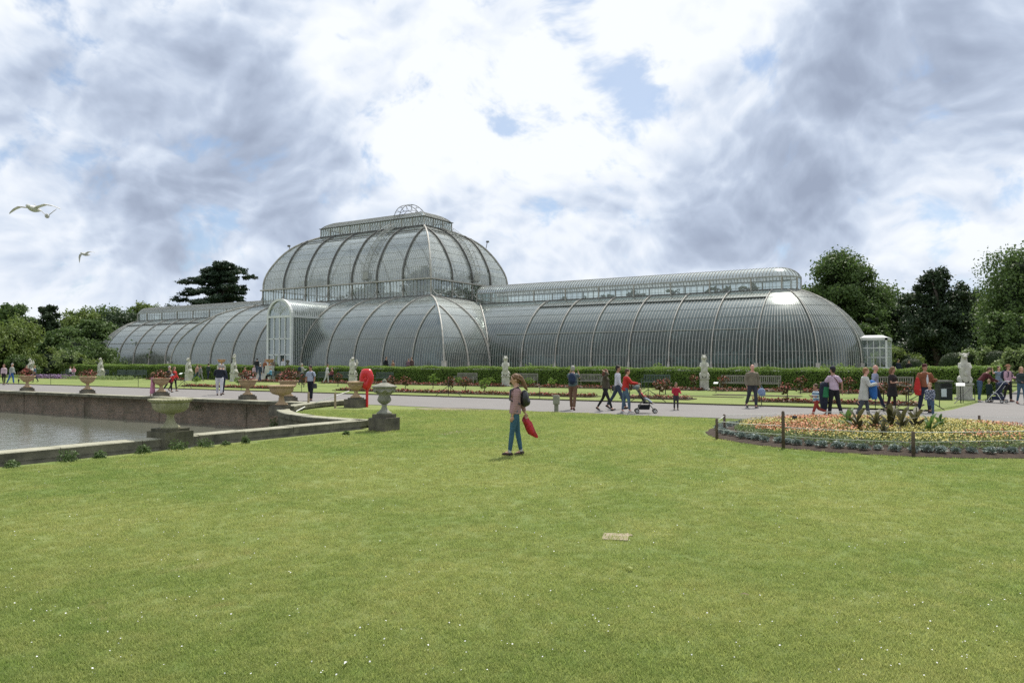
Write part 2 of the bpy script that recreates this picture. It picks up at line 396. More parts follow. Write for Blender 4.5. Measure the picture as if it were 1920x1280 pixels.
# ---------------- pond walls
def wall_thing(name, label, path, nrm_in, top, depth, cope_w, cope_h, block, face_m, base_out, group=None):
    """path: list of (u, v) of the water-side face; coping stones laid one by one"""
    t = empty(name, P(path[0][0], path[0][1], 0), label=label, cat='wall', group=group); o0 = P(path[0][0], path[0][1], 0)
    # body
    mb = MB(); inn = []; out = []
    n = len(path); nr = []
    for i in range(n):
        a = Vector(path[max(i - 1, 0)]); c = Vector(path[min(i + 1, n - 1)]); d = (c - a).normalized(); nr.append(Vector((-d.y, d.x)) * nrm_in)
    q = lambda p, z: P(p[0], p[1], z) - o0
    A = [Vector(p) for p in path]; B = [A[i] - nr[i] * (cope_w - .05) for i in range(n)]
    zt = top - cope_h
    mb.grid([[q(p, zt) for p in A], [q(p, -1.6) for p in A]]); mb.grid([[q(p, zt) for p in B], [q(p, base_out) for p in B]])
    mb.grid([[q(p, zt) for p in A], [q(p, zt) for p in B]])
    mb.build('wall_body', face_m, t)
    # coping stones
    L = [0]
    for i in range(1, n): L.append(L[-1] + (A[i] - A[i - 1]).length)
    def pt(s):
        s = min(max(s, 0), L[-1]); i = max(j for j in range(n) if L[j] <= s + 1e-9); i = min(i, n - 2)
        k = (s - L[i]) / max(L[i + 1] - L[i], 1e-6); return A[i].lerp(A[i + 1], k), nr[i].lerp(nr[i + 1], k).normalized()
    s = 0; rr = random.Random(3)
    while s < L[-1] - .05:
        e = min(s + block * rr.uniform(.85, 1.15), L[-1]); k = 3; rows = []
        dz = rr.uniform(-.006, .008); mb = MB()
        for j in range(k + 1):
            p, nn = pt(s + .006 + (e - s - .012) * j / k)
            i_, o_ = p + nn * .05, p - nn * cope_w
            rows.append([q(i_, zt), q(i_, top - .02 + dz), q(p + nn * .035, top + dz), q(p - nn * (cope_w - .015), top + dz), q(o_, top - .02 + dz), q(o_, zt), q(i_, zt)])
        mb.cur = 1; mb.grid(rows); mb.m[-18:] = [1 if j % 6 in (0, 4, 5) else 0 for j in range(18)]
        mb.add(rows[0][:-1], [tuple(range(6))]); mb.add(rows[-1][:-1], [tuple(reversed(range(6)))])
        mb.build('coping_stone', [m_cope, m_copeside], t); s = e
    return t
# lawn-side straight wall, at the pond's near long edge
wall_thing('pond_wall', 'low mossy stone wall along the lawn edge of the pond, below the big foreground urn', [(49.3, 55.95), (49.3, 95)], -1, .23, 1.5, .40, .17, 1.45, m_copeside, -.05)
arc = [(UC - .25 - (RN) * math.sin(a), VC + (RN) * math.cos(a)) for a in np.linspace(0.0, PI / 2, 23)]
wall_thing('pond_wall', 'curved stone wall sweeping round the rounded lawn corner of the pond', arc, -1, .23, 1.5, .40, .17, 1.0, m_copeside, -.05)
# far wall under the path
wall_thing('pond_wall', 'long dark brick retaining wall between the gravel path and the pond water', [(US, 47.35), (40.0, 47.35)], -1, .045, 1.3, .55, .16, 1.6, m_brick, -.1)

# ================================================================== GLASSHOUSE
B_ = 3.81; ZT = 1.40
UC2, VC2 = 5.5 * B_, 4 * B_          # lower centre block half sizes 20.96 x 15.24
def resample(prof, n):
    """smooth profile of (inset, z) with n+1 samples, even along its length"""
    p = np.array(prof, float); k = len(p)
    t = np.concatenate([[0], np.cumsum(np.linalg.norm(np.diff(p, axis=0), axis=1))])
    tt = np.linspace(0, t[-1], 200); m = np.zeros_like(p)
    m[1:-1] = (p[2:] - p[:-2]) / (t[2:] - t[:-2])[:, None]; m[0] = (p[1] - p[0]) / (t[1] - t[0]); m[-1] = (p[-1] - p[-2]) / (t[-1] - t[-2])
    out = []
    for x in tt:
        i = min(max(np.searchsorted(t, x) - 1, 0), k - 2); h = t[i + 1] - t[i]; s = (x - t[i]) / h
        out.append((2 * s**3 - 3 * s**2 + 1) * p[i] + (s**3 - 2 * s**2 + s) * h * m[i] + (-2 * s**3 + 3 * s**2) * p[i + 1] + (s**3 - s**2) * h * m[i + 1])
    out = np.array(out); L = np.concatenate([[0], np.cumsum(np.linalg.norm(np.diff(out, axis=0), axis=1))])
    q = np.linspace(0, L[-1], n + 1)
    return [(float(np.interp(x, L, out[:, 0])), float(np.interp(x, L, out[:, 1]))) for x in q]
PW = resample([(0, 1.4), (.03, 2.3), (.12, 3.1), (.36, 4.0), (.80, 4.85), (1.38, 5.65), (2.12, 6.42), (3.0, 7.12), (3.95, 7.70), (4.8, 8.10), (5.6, 8.36)], 14)
PC = resample([(0, 1.4), (.04, 2.2), (.22, 3.2), (.52, 4.1), (.95, 4.95), (1.55, 5.8), (2.3, 6.6), (3.15, 7.3), (4.1, 7.92), (5.1, 8.38), (6.2, 8.75), (7.0, 8.93), (7.62, 9.05)], 16)
PD = resample([(0, 10.98), (.02, 11.7), (.2, 12.6), (.6, 13.6), (1.35, 14.95), (2.3, 16.15), (3.5, 17.07), (4.95, 17.80)], 14)
PL = resample([(0, 18.92), (.35, 19.25), (1.0, 19.62), (1.8, 19.85), (2.6, 19.93)], 6)
PWL = resample([(0, 9.58), (.22, 9.92), (.7, 10.27), (1.3, 10.46), (2.0, 10.53)], 6)

def glass_mat(name, tint=(.50, .55, .55), dirt=.42, rough=.10, dcol=(.20, .21, .20), tl=.5, refl=.10):
    m, N = shader(name)
    pos = N.n('ShaderNodeNewGeometry').outputs['Position']; nr = N.n('ShaderNodeNewGeometry').outputs['Normal']
    lw = N.n('ShaderNodeLayerWeight', ins={'Blend': .5})
    tr = N.n('ShaderNodeBsdfTransparent', ins={'Color': tint + (1,)})
    # every pane sits at a slightly different tilt
    vo = N.n('ShaderNodeTexVoronoi', ins={'Vector': N.vmath('MULTIPLY', pos, (2.6, 2.6, .9)).outputs[0], 'Scale': 1.0})
    off = N.vmath('SCALE', N.vmath('SUBTRACT', vo.outputs['Color'], (.5, .5, .5)).outputs[0]); off.inputs['Scale'].default_value = .014
    nn = N.vmath('NORMALIZE', N.vmath('ADD', nr, off.outputs[0]).outputs[0]).outputs[0]
    gl = N.n('ShaderNodeBsdfGlossy', ins={'Color': (.86, .93, .90, 1), 'Roughness': rough, 'Normal': nn})
    st = N.noise(N.vmath('MULTIPLY', pos, (1.2, 1.2, .35)).outputs[0], 1.5, 6, .65)
    dc = N.mix(N.ramp(st, [(.35, (0, 0, 0)), (.7, (1, 1, 1))]), tuple(c * .65 for c in dcol), tuple(c * 1.3 for c in dcol))
    df = N.n('ShaderNodeBsdfDiffuse', ins={'Color': dc}); tl_ = N.n('ShaderNodeBsdfTranslucent', ins={'Color': dc})
    dd = N.n('ShaderNodeMixShader', ins={0: tl, 1: df.outputs[0], 2: tl_.outputs[0]})
    dirtf = N.math('MULTIPLY', N.ramp(st, [(.25, (.6, .6, .6)), (.75, (1, 1, 1))]), dirt)
    a = N.n('ShaderNodeMixShader', ins={0: dirtf, 1: tr.outputs[0], 2: dd.outputs[0]})
    fr = N.math('ADD', N.math('MULTIPLY', N.math('POWER', lw.outputs['Facing'], 1.75), .95), refl, clamp=True)
    g = N.n('ShaderNodeMixShader', ins={0: fr, 1: a.outputs[0], 2: gl.outputs[0]})
    N.link(g.outputs[0], N.n('ShaderNodeOutputMaterial').inputs[0]); return m
m_glass_low = glass_mat('greenhouse_glass', (.20, .255, .24), .30, .22, (.115, .145, .128), .10, .03)
m_glass_dome = glass_mat('dome_glass', (.70, .73, .71), .52, .12, (.50, .505, .475), .6, .05)
m_glass_lant = glass_mat('lantern_glass', (.82, .88, .86), .24, .12, (.45, .46, .43), .6)
m_glass_roof = glass_mat('lantern_roof_glass', (.60, .63, .63), .55, .16, (.55, .56, .54), .55, .2)
m_glass_new = glass_mat('clear_pane_glass', (.62, .72, .70), .14, .05, (.35, .38, .37), .4)
m_bar = mat('weathered_white_iron', (.40, .41, .38), .6, col2=(.30, .305, .28), vscale=1.2, spec=.4)
m_rib = mat('rib_iron', (.50, .485, .44), .6, col2=(.30, .285, .25), vscale=1.5, bump=.004)
m_iron = mat('dull_grey_iron', (.17, .17, .16), .6, col2=(.10, .098, .09), vscale=2)
m_white = mat('fresh_white_paint', (.66, .68, .67), .45, col2=(.54, .56, .55), vscale=1.3)
m_plinth = mat('pale_plinth_stone', (.60, .585, .53), .85, col2=(.40, .385, .34), vscale=1.6, bump=.006)
m_dark = mat('doorway_shade', (.02, .02, .02), .9)

GH = empty('glasshouse', (0, 0, 0), label='huge domed iron and glass conservatory with curved ribs behind the clipped hedge', cat='glasshouse')
bars = MB()
PANELS = []
def glass_strip(f, prof, s0, s1, m, lo=None, hi=None, nsub=3, name='glass_panel'):
    rows = []
    for a, z in prof:
        x0 = max(s0, lo(a)) if lo else s0; x1 = min(s1, hi(a)) if hi else s1
        if x1 - x0 < .01:
            if rows: break
            continue
        rows.append([f(x0 + (x1 - x0) * k / nsub, a, z) for k in range(nsub + 1)])
    if len(rows) > 1:
        mb = MB(); mb.grid(rows); mb.build(name, m, GH, smooth=True)
def bar_run(f, prof, s, w=.050, h=.012, lo=None, hi=None, into=None):
    """one glazing bar up the curve at position s (its own width along s)"""
    pr = []
    for a, z in prof:
        if (lo and s < lo(a) - 1e-6) or (hi and s > hi(a) + 1e-6):
            if pr: break
            continue
        pr.append((a, z))
    if len(pr) < 2: return
    rows = []
    for i, (a, z) in enumerate(pr):
        a0, z0 = pr[max(i - 1, 0)]; a1, z1 = pr[min(i + 1, len(pr) - 1)]
        d = math.hypot(a1 - a0, z1 - z0); na, nz = -(z1 - z0) / d, (a1 - a0) / d
        rows.append([f(s - w / 2, a, z), f(s - w / 2, a + na * h, z + nz * h), f(s + w / 2, a + na * h, z + nz * h), f(s + w / 2, a, z)])
    (into or bars).grid(rows)
def rib_run(f, prof, s, w=.085, h=.12, lo=None, hi=None, m=None, foot=True):
    mb = MB(); bar_run(f, prof, s, w, h, lo, hi, mb)
    if not mb.v: return
    if foot and abs(prof[0][1] - ZT) < .01:      # scrolled foot block
        a, z = prof[0]
        for da, zz_, ww in ((-.20, .08, .22), (-.16, .28, .17), (-.12, .46, .14)):
            c_ = (f(s, a + da / 2, z + zz_)); mb.box(c_, (ww, ww, .2))
    mb.build('rib', m or m_rib, GH)
def purlins(f, prof, s0, s1, levels, lo=None, hi=None, w=.018, into=None, proud=.016):
    n = len(prof) - 1
    for lv in levels:
        i = min(int(lv * n), n - 1); k = lv * n - i
        a = prof[i][0] * (1 - k) + prof[i + 1][0] * k; z = prof[i][1] * (1 - k) + prof[i + 1][1] * k
        x0 = max(s0, lo(a)) if lo else s0; x1 = min(s1, hi(a)) if hi else s1
        if x1 - x0 < .1: continue
        (into or bars).beam(f(x0, a - proud, z + proud), f(x1, a - proud, z + proud), w, w)
def bay(f, prof, s0, s1, m, nb=13, lo=None, hi=None, levels=()):
    glass_strip(f, prof, s0, s1, m, lo, hi)
    for k in range(1, nb): bar_run(f, prof, s0 + (s1 - s0) * k / nb, lo=lo, hi=hi)
    purlins(f, prof, s0, s1, levels, lo, hi)
LV = (.12, .25, .5, .62, .74, .86)
def insetw(z, prof):
    return float(np.interp(z, [q[1] for q in prof], [q[0] for q in prof]))

# --- lower centre block, four curved faces with hip corners
faces_c = {'front': lambda s, a, z: P(s, VC2 - a, z), 'back': lambda s, a, z: P(s, -VC2 + a, z)}
hipU = lambda a: UC2 - a
for nm, f in faces_c.items():
    for i in range(11):
        bay(f, PC, -UC2 + B_ * i, -UC2 + B_ * (i + 1), m_glass_low, lo=lambda a: -UC2 + a, hi=hipU, levels=LV)
    for i in range(1, 11): rib_run(f, PC, -UC2 + B_ * i, lo=lambda a: -UC2 + a, hi=hipU)
for sg in (1, -1):
    for sv in (1, -1):
        f = (lambda sg, sv: (lambda s, a, z: P(sg * (UC2 - a), sv * s, z)))(sg, sv)
        lo_ = lambda a: VC2 / 2 - insetw(float(np.interp(a, [q[0] for q in PC], [q[1] for q in PC])), PW); hi_ = lambda a: VC2 - a
        for k in (0, 1): bay(f, PC, VC2 / 2 + B_ * k - (5.6 if k == 0 else 0), VC2 / 2 + B_ * (k + 1), m_glass_low, nb=13 if k else 33, lo=lo_, hi=hi_, levels=LV)
        rib_run(f, PC, VC2 / 2 + B_, lo=lo_, hi=hi_); rib_run(f, PC, VC2 / 2 + .02, lo=lo_, hi=hi_)
        # hip rib at the corner and valley rib against the wing
        hip = [(sg * (UC2 - a), sv * (VC2 - a), z) for a, z in PC]
        mb = MB(); mb.tube([P(*q) + Vector((0, 0, .05)) for q in hip], .085, 6); mb.box(P(sg * (UC2 + .1), sv * (VC2 + .1), 1.7), (.34, .34, .7)); mb.build('rib', m_rib, GH)
        val = [(sg * (UC2 - insetw(z, PC)), sv * (VC2 / 2 - a), z) for a, z in PW]
        mb = MB(); mb.tube([P(*q) + Vector((0, 0, .07)) for q in val], .08, 6); mb.build('rib', m_rib, GH)

# --- wings
def wing(sg, off, Bw):
    U0 = UC2 + off; U1 = U0 + 7 * B_
    for sv in (1, -1):
        f = lambda s, a, z: P(sg * s, sv * (VC2 / 2 - a), z)
        lo = lambda a: UC2 - insetw(float(np.interp(a, [q[0] for q in PW], [q[1] for q in PW])), PC)
        edges = [UC2 - 5.6, U0 + B_] + [U0 + B_ * i for i in range(2, 8)]
        for i in range(7):
            bay(f, PW, edges[i], edges[i + 1], m_glass_low, nb=13 if i else 33, lo=lo if i == 0 else None, levels=LV)
            if i: rib_run(f, PW, edges[i])
        # dark gutter line below the lantern, pale rail half way up
        mb = MB(); a, z = PW[11]; mb.beam(f(U0 + B_, a - .05, z + .04), f(U1, a - .05, z + .04), .12, .10); mb.build('gutter', m_iron, GH)
        mb = MB(); a, z = PW[5]; mb.beam(f(U0 + .4, a - .06, z), f(U1, a - .06, z), .05, .05); mb.build('rail', m_bar, GH)
    # rounded end
    fa = lambda s, a, z: P(sg * (U1 + (VC2 / 2 - a) * math.sin(s)), (VC2 / 2 - a) * math.cos(s), z)
    seg = PI / 5
    for k in range(5):
        mb = MB(); rows = [[fa(seg * (k + j / 6), a, z) for j in range(7)] for a, z in PW]; mb.grid(rows); mb.build('glass_panel', m_glass_low, GH, smooth=True)
        for j in range(1, 17):
            s_ = seg * (k + j / 17); rows = []
            for i, (a, z) in enumerate(PW):
                w = .055 / 2 / (VC2 / 2 - a) * (1 if i < 9 else .75)
                rows.append([fa(s_ - w, a, z), fa(s_ - w, a - .018, z + .01), fa(s_ + w, a - .018, z + .01), fa(s_ + w, a, z)])
            if j % 2 == 0 or True: bars.grid(rows)
        for lv in (2, 5, 7, 9, 11, 13):
            a, z = PW[lv]
            for j in range(4): bars.beam(fa(seg * (k + j / 4), a - .03, z + .02), fa(seg * (k + (j + 1) / 4), a - .03, z + .02), .018)
    for k in range(0, 6):
        pth = [fa(seg * k, a - .06, z + .04) for a, z in PW]
        mb = MB(); mb.tube(pth, .052, 6); mb.box(fa(seg * k, -.12, 1.62), (.28, .28, .44), rz=0); mb.build('rib', m_rib, GH)
    # lantern of the wing: glazed band and curved roof
    LW = 2.0; u_a = UC2 - 5.5
    outline = [(u_a, LW)] + [(U0 + B_ * k / 2 - (B_ if k == 0 else 0) * 0, LW) for k in range(0, 15)] + [(U1 + LW * math.sin(t), LW * math.cos(t)) for t in np.linspace(0, PI, 9)][1:-1]
    outline += [(U0 + B_ * k / 2, -LW) for k in range(14, -1, -1)] + [(u_a, -LW)]
    for i in range(len(outline) - 1):
        a, c = outline[i], outline[i + 1]
        if math.hypot(a[0] - c[0], a[1] - c[1]) < .05: continue
        mb = MB(); mb.grid([[P(sg * a[0], a[1], 8.42), P(sg * c[0], c[1], 8.42)], [P(sg * a[0], a[1], 9.5), P(sg * c[0], c[1], 9.5)]]); mb.build('lantern_pane', m_glass_lant, GH)
        n = max(1, int(math.hypot(a[0] - c[0], a[1] - c[1]) / .48))
        for j in range(n): bars.beam(P(sg * (a[0] + (c[0] - a[0]) * j / n), a[1] + (c[1] - a[1]) * j / n, 8.42), P(sg * (a[0] + (c[0] - a[0]) * j / n), a[1] + (c[1] - a[1]) * j / n, 9.5), .035, .035)
        if i % 2 == 0:
            mb = MB(); mb.beam(P(sg * a[0], a[1] + (.03 if a[1] > 0 else -.03), 8.35), P(sg * a[0], a[1] + (.03 if a[1] > 0 else -.03), 9.55), .12, .12); mb.build('lantern_post', m_rib, GH)
    for zz_, w, hh, mm in ((8.38, .16, .14, m_iron), (9.54, .16, .12, m_bar), (9.0, .03, .03, m_bar)):
        mb = MB()
        for i in range(len(outline) - 1): mb.beam(P(sg * outline[i][0], outline[i][1], zz_), P(sg * outline[i + 1][0], outline[i + 1][1], zz_), w, hh)
        mb.build('lantern_rail', mm, GH)
    for sv in (1, -1):
        f = lambda s, a, z: P(sg * s, sv * (LW - a), z)
        mb = MB(); mb.grid([[f(u_a, a, z) for a, z in PWL], [f(U1, a, z) for a, z in PWL]]); mb.build('lantern_roof', m_glass_roof, GH, smooth=True)
        n = int((U1 - u_a) / .30)
        for k in range(n + 1): bar_run(f, PWL, u_a + (U1 - u_a) * k / n, .05, .05)
    fa = lambda s, a, z: P(sg * (U1 + (LW - a) * math.sin(s)), (LW - a) * math.cos(s), z)
    mb = MB(); mb.grid([[fa(PI * j / 16, a, z) for j in range(17)] for a, z in PWL]); mb.build('lantern_roof', m_glass_roof, GH, smooth=True)
    for j in range(1, 16): bars.tube([fa(PI * j / 16, a, z + .02) for a, z in PWL[:-1]], .025, 4)
    # stone plinth
    mb = MB(); path = [(sg * UC2, VC2 / 2)] + [(sg * U1, VC2 / 2)] + [(sg * (U1 + VC2 / 2 * math.sin(t)), VC2 / 2 * math.cos(t)) for t in np.linspace(0, PI, 21)][1:-1] + [(sg * U1, -VC2 / 2), (sg * UC2, -VC2 / 2)]
    for i in range(len(path) - 1): mb.beam(P(path[i][0], path[i][1], 1.05), P(path[i + 1][0], path[i + 1][1], 1.05), .36, .70)
    mb.build('plinth', m_plinth, GH)
wing(1, 0.0, B_); wing(-1, 1.15, B_)
mb = MB()
for v in (VC2, -VC2): mb.beam(P(-UC2 - .15, v, 1.05), P(UC2 + .15, v, 1.05), .36, .70)
for u in (UC2, -UC2):
    for s in (1, -1): mb.beam(P(u, s * (VC2 / 2 + .2), 1.05), P(u, s * (VC2 - .19), 1.05), .36, .70)
mb.build('plinth', m_plinth, GH)

# --- gallery (glazed drum) between the lower roof and the dome
GU, GV = 3.5 * B_, 2 * B_
def drum(U_, V_, z0, z1, nu, nv, m, sub, name, brackets=False, diag=False, postw=.14):
    cor = [(-U_, V_), (U_, V_), (U_, -V_), (-U_, -V_), (-U_, V_)]
    for e, n in zip(range(4), (nu, nv, nu, nv)):
        a, c = cor[e], cor[e + 1]; out = Vector(((0, 1), (1, 0), (0, -1), (-1, 0))[e])
        for i in range(n):
            p = (a[0] + (c[0] - a[0]) * i / n, a[1] + (c[1] - a[1]) * i / n); q = (a[0] + (c[0] - a[0]) * (i + 1) / n, a[1] + (c[1] - a[1]) * (i + 1) / n)
            mb = MB(); mb.grid([[P(*p, z0), P(*q, z0)], [P(*p, z1), P(*q, z1)]]); mb.build(name, m, GH)
            for j in range(1, sub):
                r = (p[0] + (q[0] - p[0]) * j / sub + out.x * .02, p[1] + (q[1] - p[1]) * j / sub + out.y * .02)
                w = .075 if j % 4 == 0 else .035
                bars.beam(P(*r, z0), P(*r, z1), w, w)
            if diag:
                for j in range(sub):
                    r0 = (p[0] + (q[0] - p[0]) * j / sub, p[1] + (q[1] - p[1]) * j / sub); r1 = (p[0] + (q[0] - p[0]) * (j + 1) / sub, p[1] + (q[1] - p[1]) * (j + 1) / sub)
                    bars.beam(P(r0[0] + out.x * .04, r0[1] + out.y * .04, z0), P(r1[0] + out.x * .04, r1[1] + out.y * .04, z1), .03)
            o2 = (p[0] + out.x * .05, p[1] + out.y * .05)
            mb = MB(); mb.beam(P(*o2, z0 - .05), P(*o2, z1 + .02), postw, postw); mb.build('column', m_rib, GH)
            if brackets:
                mb = MB(); L = []
                for k in range(9):
                    t = k / 8 * PI / 2; L.append(P(o2[0] + out.x * 1.25 * (1 - math.cos(t)), o2[1] + out.y * 1.25 * (1 - math.cos(t)), z1 - .15 - (z1 - z0 - .12) * math.sin(t)))
                mb.tube(L, .05, 5); mb.ball(L[-1], .13, 8, 5); mb.tube([L[3], P(o2[0], o2[1], L[3].z - .2)], .03, 4); mb.build('bracket', m_bar, GH)
drum(GU, GV, 9.08, 10.82, 7, 4, m_glass_lant, 8, 'gallery_pane', brackets=True)
def ring(U_, V_, z, w, h, m, nm):
    mb = MB()
    for v in (V_, -V_): mb.beam(P(-U_ - w / 2, v, z), P(U_ + w / 2, v, z), w, h)
    for u in (U_, -U_): mb.beam(P(u, -V_ + w / 2, z), P(u, V_ - w / 2, z), w, h)
    mb.build(nm, m, GH)
ring(GU + .08, GV + .08, 10.90, .42, .15, m_rib, 'cornice'); ring(GU + .02, GV + .02, 9.06, .30, .14, m_iron, 'sill'); ring(GU + .04, GV + .04, 9.55, .05, .05, m_bar, 'rail')
# --- dome
fd = {'f': (lambda s, a, z: P(s, GV - a, z), GU, 7), 'b': (lambda s, a, z: P(-s, -GV + a, z), GU, 7), 'r': (lambda s, a, z: P(GU - a, -s, z), GV, 4), 'l': (lambda s, a, z: P(-GU + a, s, z), GV, 4)}
for k_, (f, H_, n) in fd.items():
    lo = (lambda H_: (lambda a: -H_ + a))(H_); hi = (lambda H_: (lambda a: H_ - a))(H_)
    for i in range(n):
        bay(f, PD, -H_ + B_ * i, -H_ + B_ * (i + 1), m_glass_dome, nb=14, lo=lo, hi=hi, levels=(.14, .26, .38, .5, .62, .74, .83, .92))
        if i: rib_run(f, PD, -H_ + B_ * i, .15, .17, lo=lo, hi=hi, m=m_iron)
    mb = MB(); a, z = PD[11]; mb.beam(f(-H_ + a, a - .08, z + .08), f(H_ - a, a - .08, z + .08), .10, .10); mb.build('gutter', m_iron, GH)
for su in (1, -1):
    for sv in (1, -1):
        mb = MB(); mb.tube([P(su * (GU - a), sv * (GV - a), z + .06) for a, z in PD], .11, 6); mb.build('rib', m_rib, GH)
LU, LVv = GU - 4.95, GV - 4.95
drum(LU, LVv, 17.85, 18.86, 10, 3, m_glass_lant, 4, 'lantern_pane', diag=True, postw=.09)
ring(LU + .04, LVv + .04, 17.84, .26, .12, m_iron, 'sill'); ring(LU + .06, LVv + .06, 18.9, .24, .08, m_iron, 'cornice')
for nm, f, H_ in (('f', lambda s, a, z: P(s, LVv - a, z), LU), ('b', lambda s, a, z: P(s, -LVv + a, z), LU), ('r', lambda s, a, z: P(LU - a, s, z), LVv), ('l', lambda s, a, z: P(-LU + a, s, z), LVv)):
    lo = (lambda H_: (lambda a: -H_ + a))(H_); hi = (lambda H_: (lambda a: H_ - a))(H_)
    glass_strip(f, PL, -H_, H_, m_glass_roof, lo, hi, 4, 'lantern_roof')
    n = int(2 * H_ / .28)
    for k in range(1, n): bar_run(f, PL, -H_ + 2 * H_ * k / n, .05, .05, lo=lo, hi=hi)
for su in (1, -1):
    for sv in (1, -1): bars.tube([P(su * (LU - a), sv * (LVv - a), z + .03) for a, z in PL], .05, 5)

# --- curved maintenance ladders and the hoop over the ridge
def ladder(fn, prof, w, name='ladder'):
    mb = MB(); pts = [prof[0]]
    for i in range(len(prof) - 1):
        for k in range(1, 4): pts.append(tuple(prof[i][j] * (1 - k / 3) + prof[i + 1][j] * k / 3 for j in (0, 1)))
    for s in (-w, w):
        mb.tube([fn(s, a - .30, z + .18) for a, z in prof], .035, 5); mb.tube([fn(s, a - .62, z + .5) for a, z in prof[::2]], .02, 4)
    for i, (a, z) in enumerate(pts):
        mb.beam(fn(-w, a - .30, z + .18), fn(w, a - .30, z + .18), .04)
        if i % 4 == 0:
            for s in (-w, w): mb.beam(fn(s, a - .05, z + .02), fn(s, a - .62, z + .5), .03)
    mb.build(name, m_bar, GH)
ladder(lambda s, a, z: P(4.2 + s, GV - a, z), PD, .38); ladder(lambda s, a, z: P(GU - a, -.4 + s, z), PD, .38)
mb = MB()
for s in (-.4, .4):
    arc_ = [P(4.3 + s, 2.75 * math.cos(t), 18.9 + 2.15 * math.sin(t)) for t in np.linspace(.05, PI - .05, 17)]
    mb.tube(arc_, .04, 5); inner = [P(4.3 + s, 2.1 * math.cos(t), 18.9 + 1.45 * math.sin(t)) for t in np.linspace(.25, PI - .25, 17)]; mb.tube(inner, .03, 5)
    for k in range(1, 16, 2): mb.beam(arc_[k], inner[k], .03)
for k in range(0, 17, 2):
    t = .05 + (PI - .1) * k / 16; mb.beam(P(3.9, 2.75 * math.cos(t), 18.9 + 2.15 * math.sin(t)), P(4.7, 2.75 * math.cos(t), 18.9 + 2.15 * math.sin(t)), .035)
mb.build('hoop', m_iron, GH)
# small platform boxes on the cornice and spotlights on the eaves
mb = MB(); mb.box(P(4.2, GV + .15, 11.3), (1.0, .5, .08)); mb.box(P(4.2, GV + .3, 11.75), (.9, .05, .7)); mb.build('platform', m_bar, GH)
mb = MB(); mb.box(P(GU + .25, -.4, 11.3), (.5, 1.0, .08)); mb.box(P(GU + .4, -.4, 11.7), (.05, .9, .6)); mb.build('platform', m_bar, GH)
for u, v in ((-LU - 3.2, LVv + 2.2), (GU - 2.0, -GV + 1.8)):
    mb = MB(); mb.beam(P(u, v, 15.9), P(u - .2 * (1 if u < 0 else -1), v, 16.7), .06); mb.box(P(u - .25 * (1 if u < 0 else -1), v, 16.75), (.3, .25, .2)); mb.build('floodlight', m_iron, GH)

# --- front porch with barrel roof
PO = empty('porch', (0, 0, 0)); PO.parent = GH; PV_ = 16.45; PH = 1.72; ZS = 6.75; zb = .72
mb = MB()
for s in (-1, 1): mb.box(P(s * (PH + .08), PV_, (zb + ZS) / 2), (.24, .30, ZS - zb))
arcp = [(PH + .08) * 1.0] ; ring_ = []
for j in range(17):
    t = PI * j / 16; ring_.append([P(r * math.cos(t), PV_ + dv, ZS + r * math.sin(t)) for r, dv in ((PH - .04, .15), (PH + .20, .15), (PH + .20, -.15), (PH - .04, -.15), (PH - .04, .15))])
mb.grid(ring_)
mb.box(P(0, PV_, ZS), (2 * PH, .26, .22)); mb.box(P(0, PV_ - .02, ZS - 2.35), (2 * PH, .2, .10)); mb.box(P(0, PV_ - .02, ZS - 4.05), (2 * PH, .2, .10))
for k in (-1, 0, 1): mb.box(P(k * PH / 2, PV_ - .01, (zb + ZS) / 2), (.11, .18, ZS - zb))
mb.build('porch_frame', m_white, PO)
for k in range(4):
    for z0, z1 in ((zb, ZS - 4.1), (ZS - 4.0, ZS - 2.4), (ZS - 2.3, ZS - .11)):
        if k in (2,) and z0 == zb: continue
        x = -PH + PH / 2 * (k + .5); mb = MB(); mb.add([P(x - PH / 4 + .05, PV_, z0), P(x + PH / 4 - .05, PV_, z0), P(x + PH / 4 - .05, PV_, z1), P(x - PH / 4 + .05, PV_, z1)], [(0, 1, 2, 3)])
        mb.build('pane', m_glass_new, PO)
# tympanum: pane with scrolling tracery
mb = MB(); mb.add([P(0, PV_, ZS + .1)] + [P((PH - .06) * math.cos(PI * j / 16), PV_, ZS + .11 + (PH - .17) * math.sin(PI * j / 16)) for j in range(17)], [(0, i + 1, i + 2) for i in range(16)]); mb.build('pane', m_glass_new, PO)
mb = MB()
for s in (-1, 1):
    for r0, cx_, cz in ((.36, .85, .5), (.25, .3, .75), (.45, .45, .45), (.2, 1.1, .95)):
        mb.tube([P(s * (cx_ + r0 * (1 - k / 20) * math.cos(k * .42)), PV_ + .03, ZS + .2 + cz + r0 * (1 - k / 20) * math.sin(k * .42)) for k in range(16)], .025, 4)
    mb.tube([P(s * 1.6 * k / 10, PV_ + .03, ZS + .15 + .9 * math.sin(k / 10 * PI * .8)) for k in range(11)], .03, 4)
mb.tube([P(0, PV_ + .03, ZS + .1), P(0, PV_ + .03, ZS + 1.6)], .03, 4); mb.build('tracery', m_white, PO)
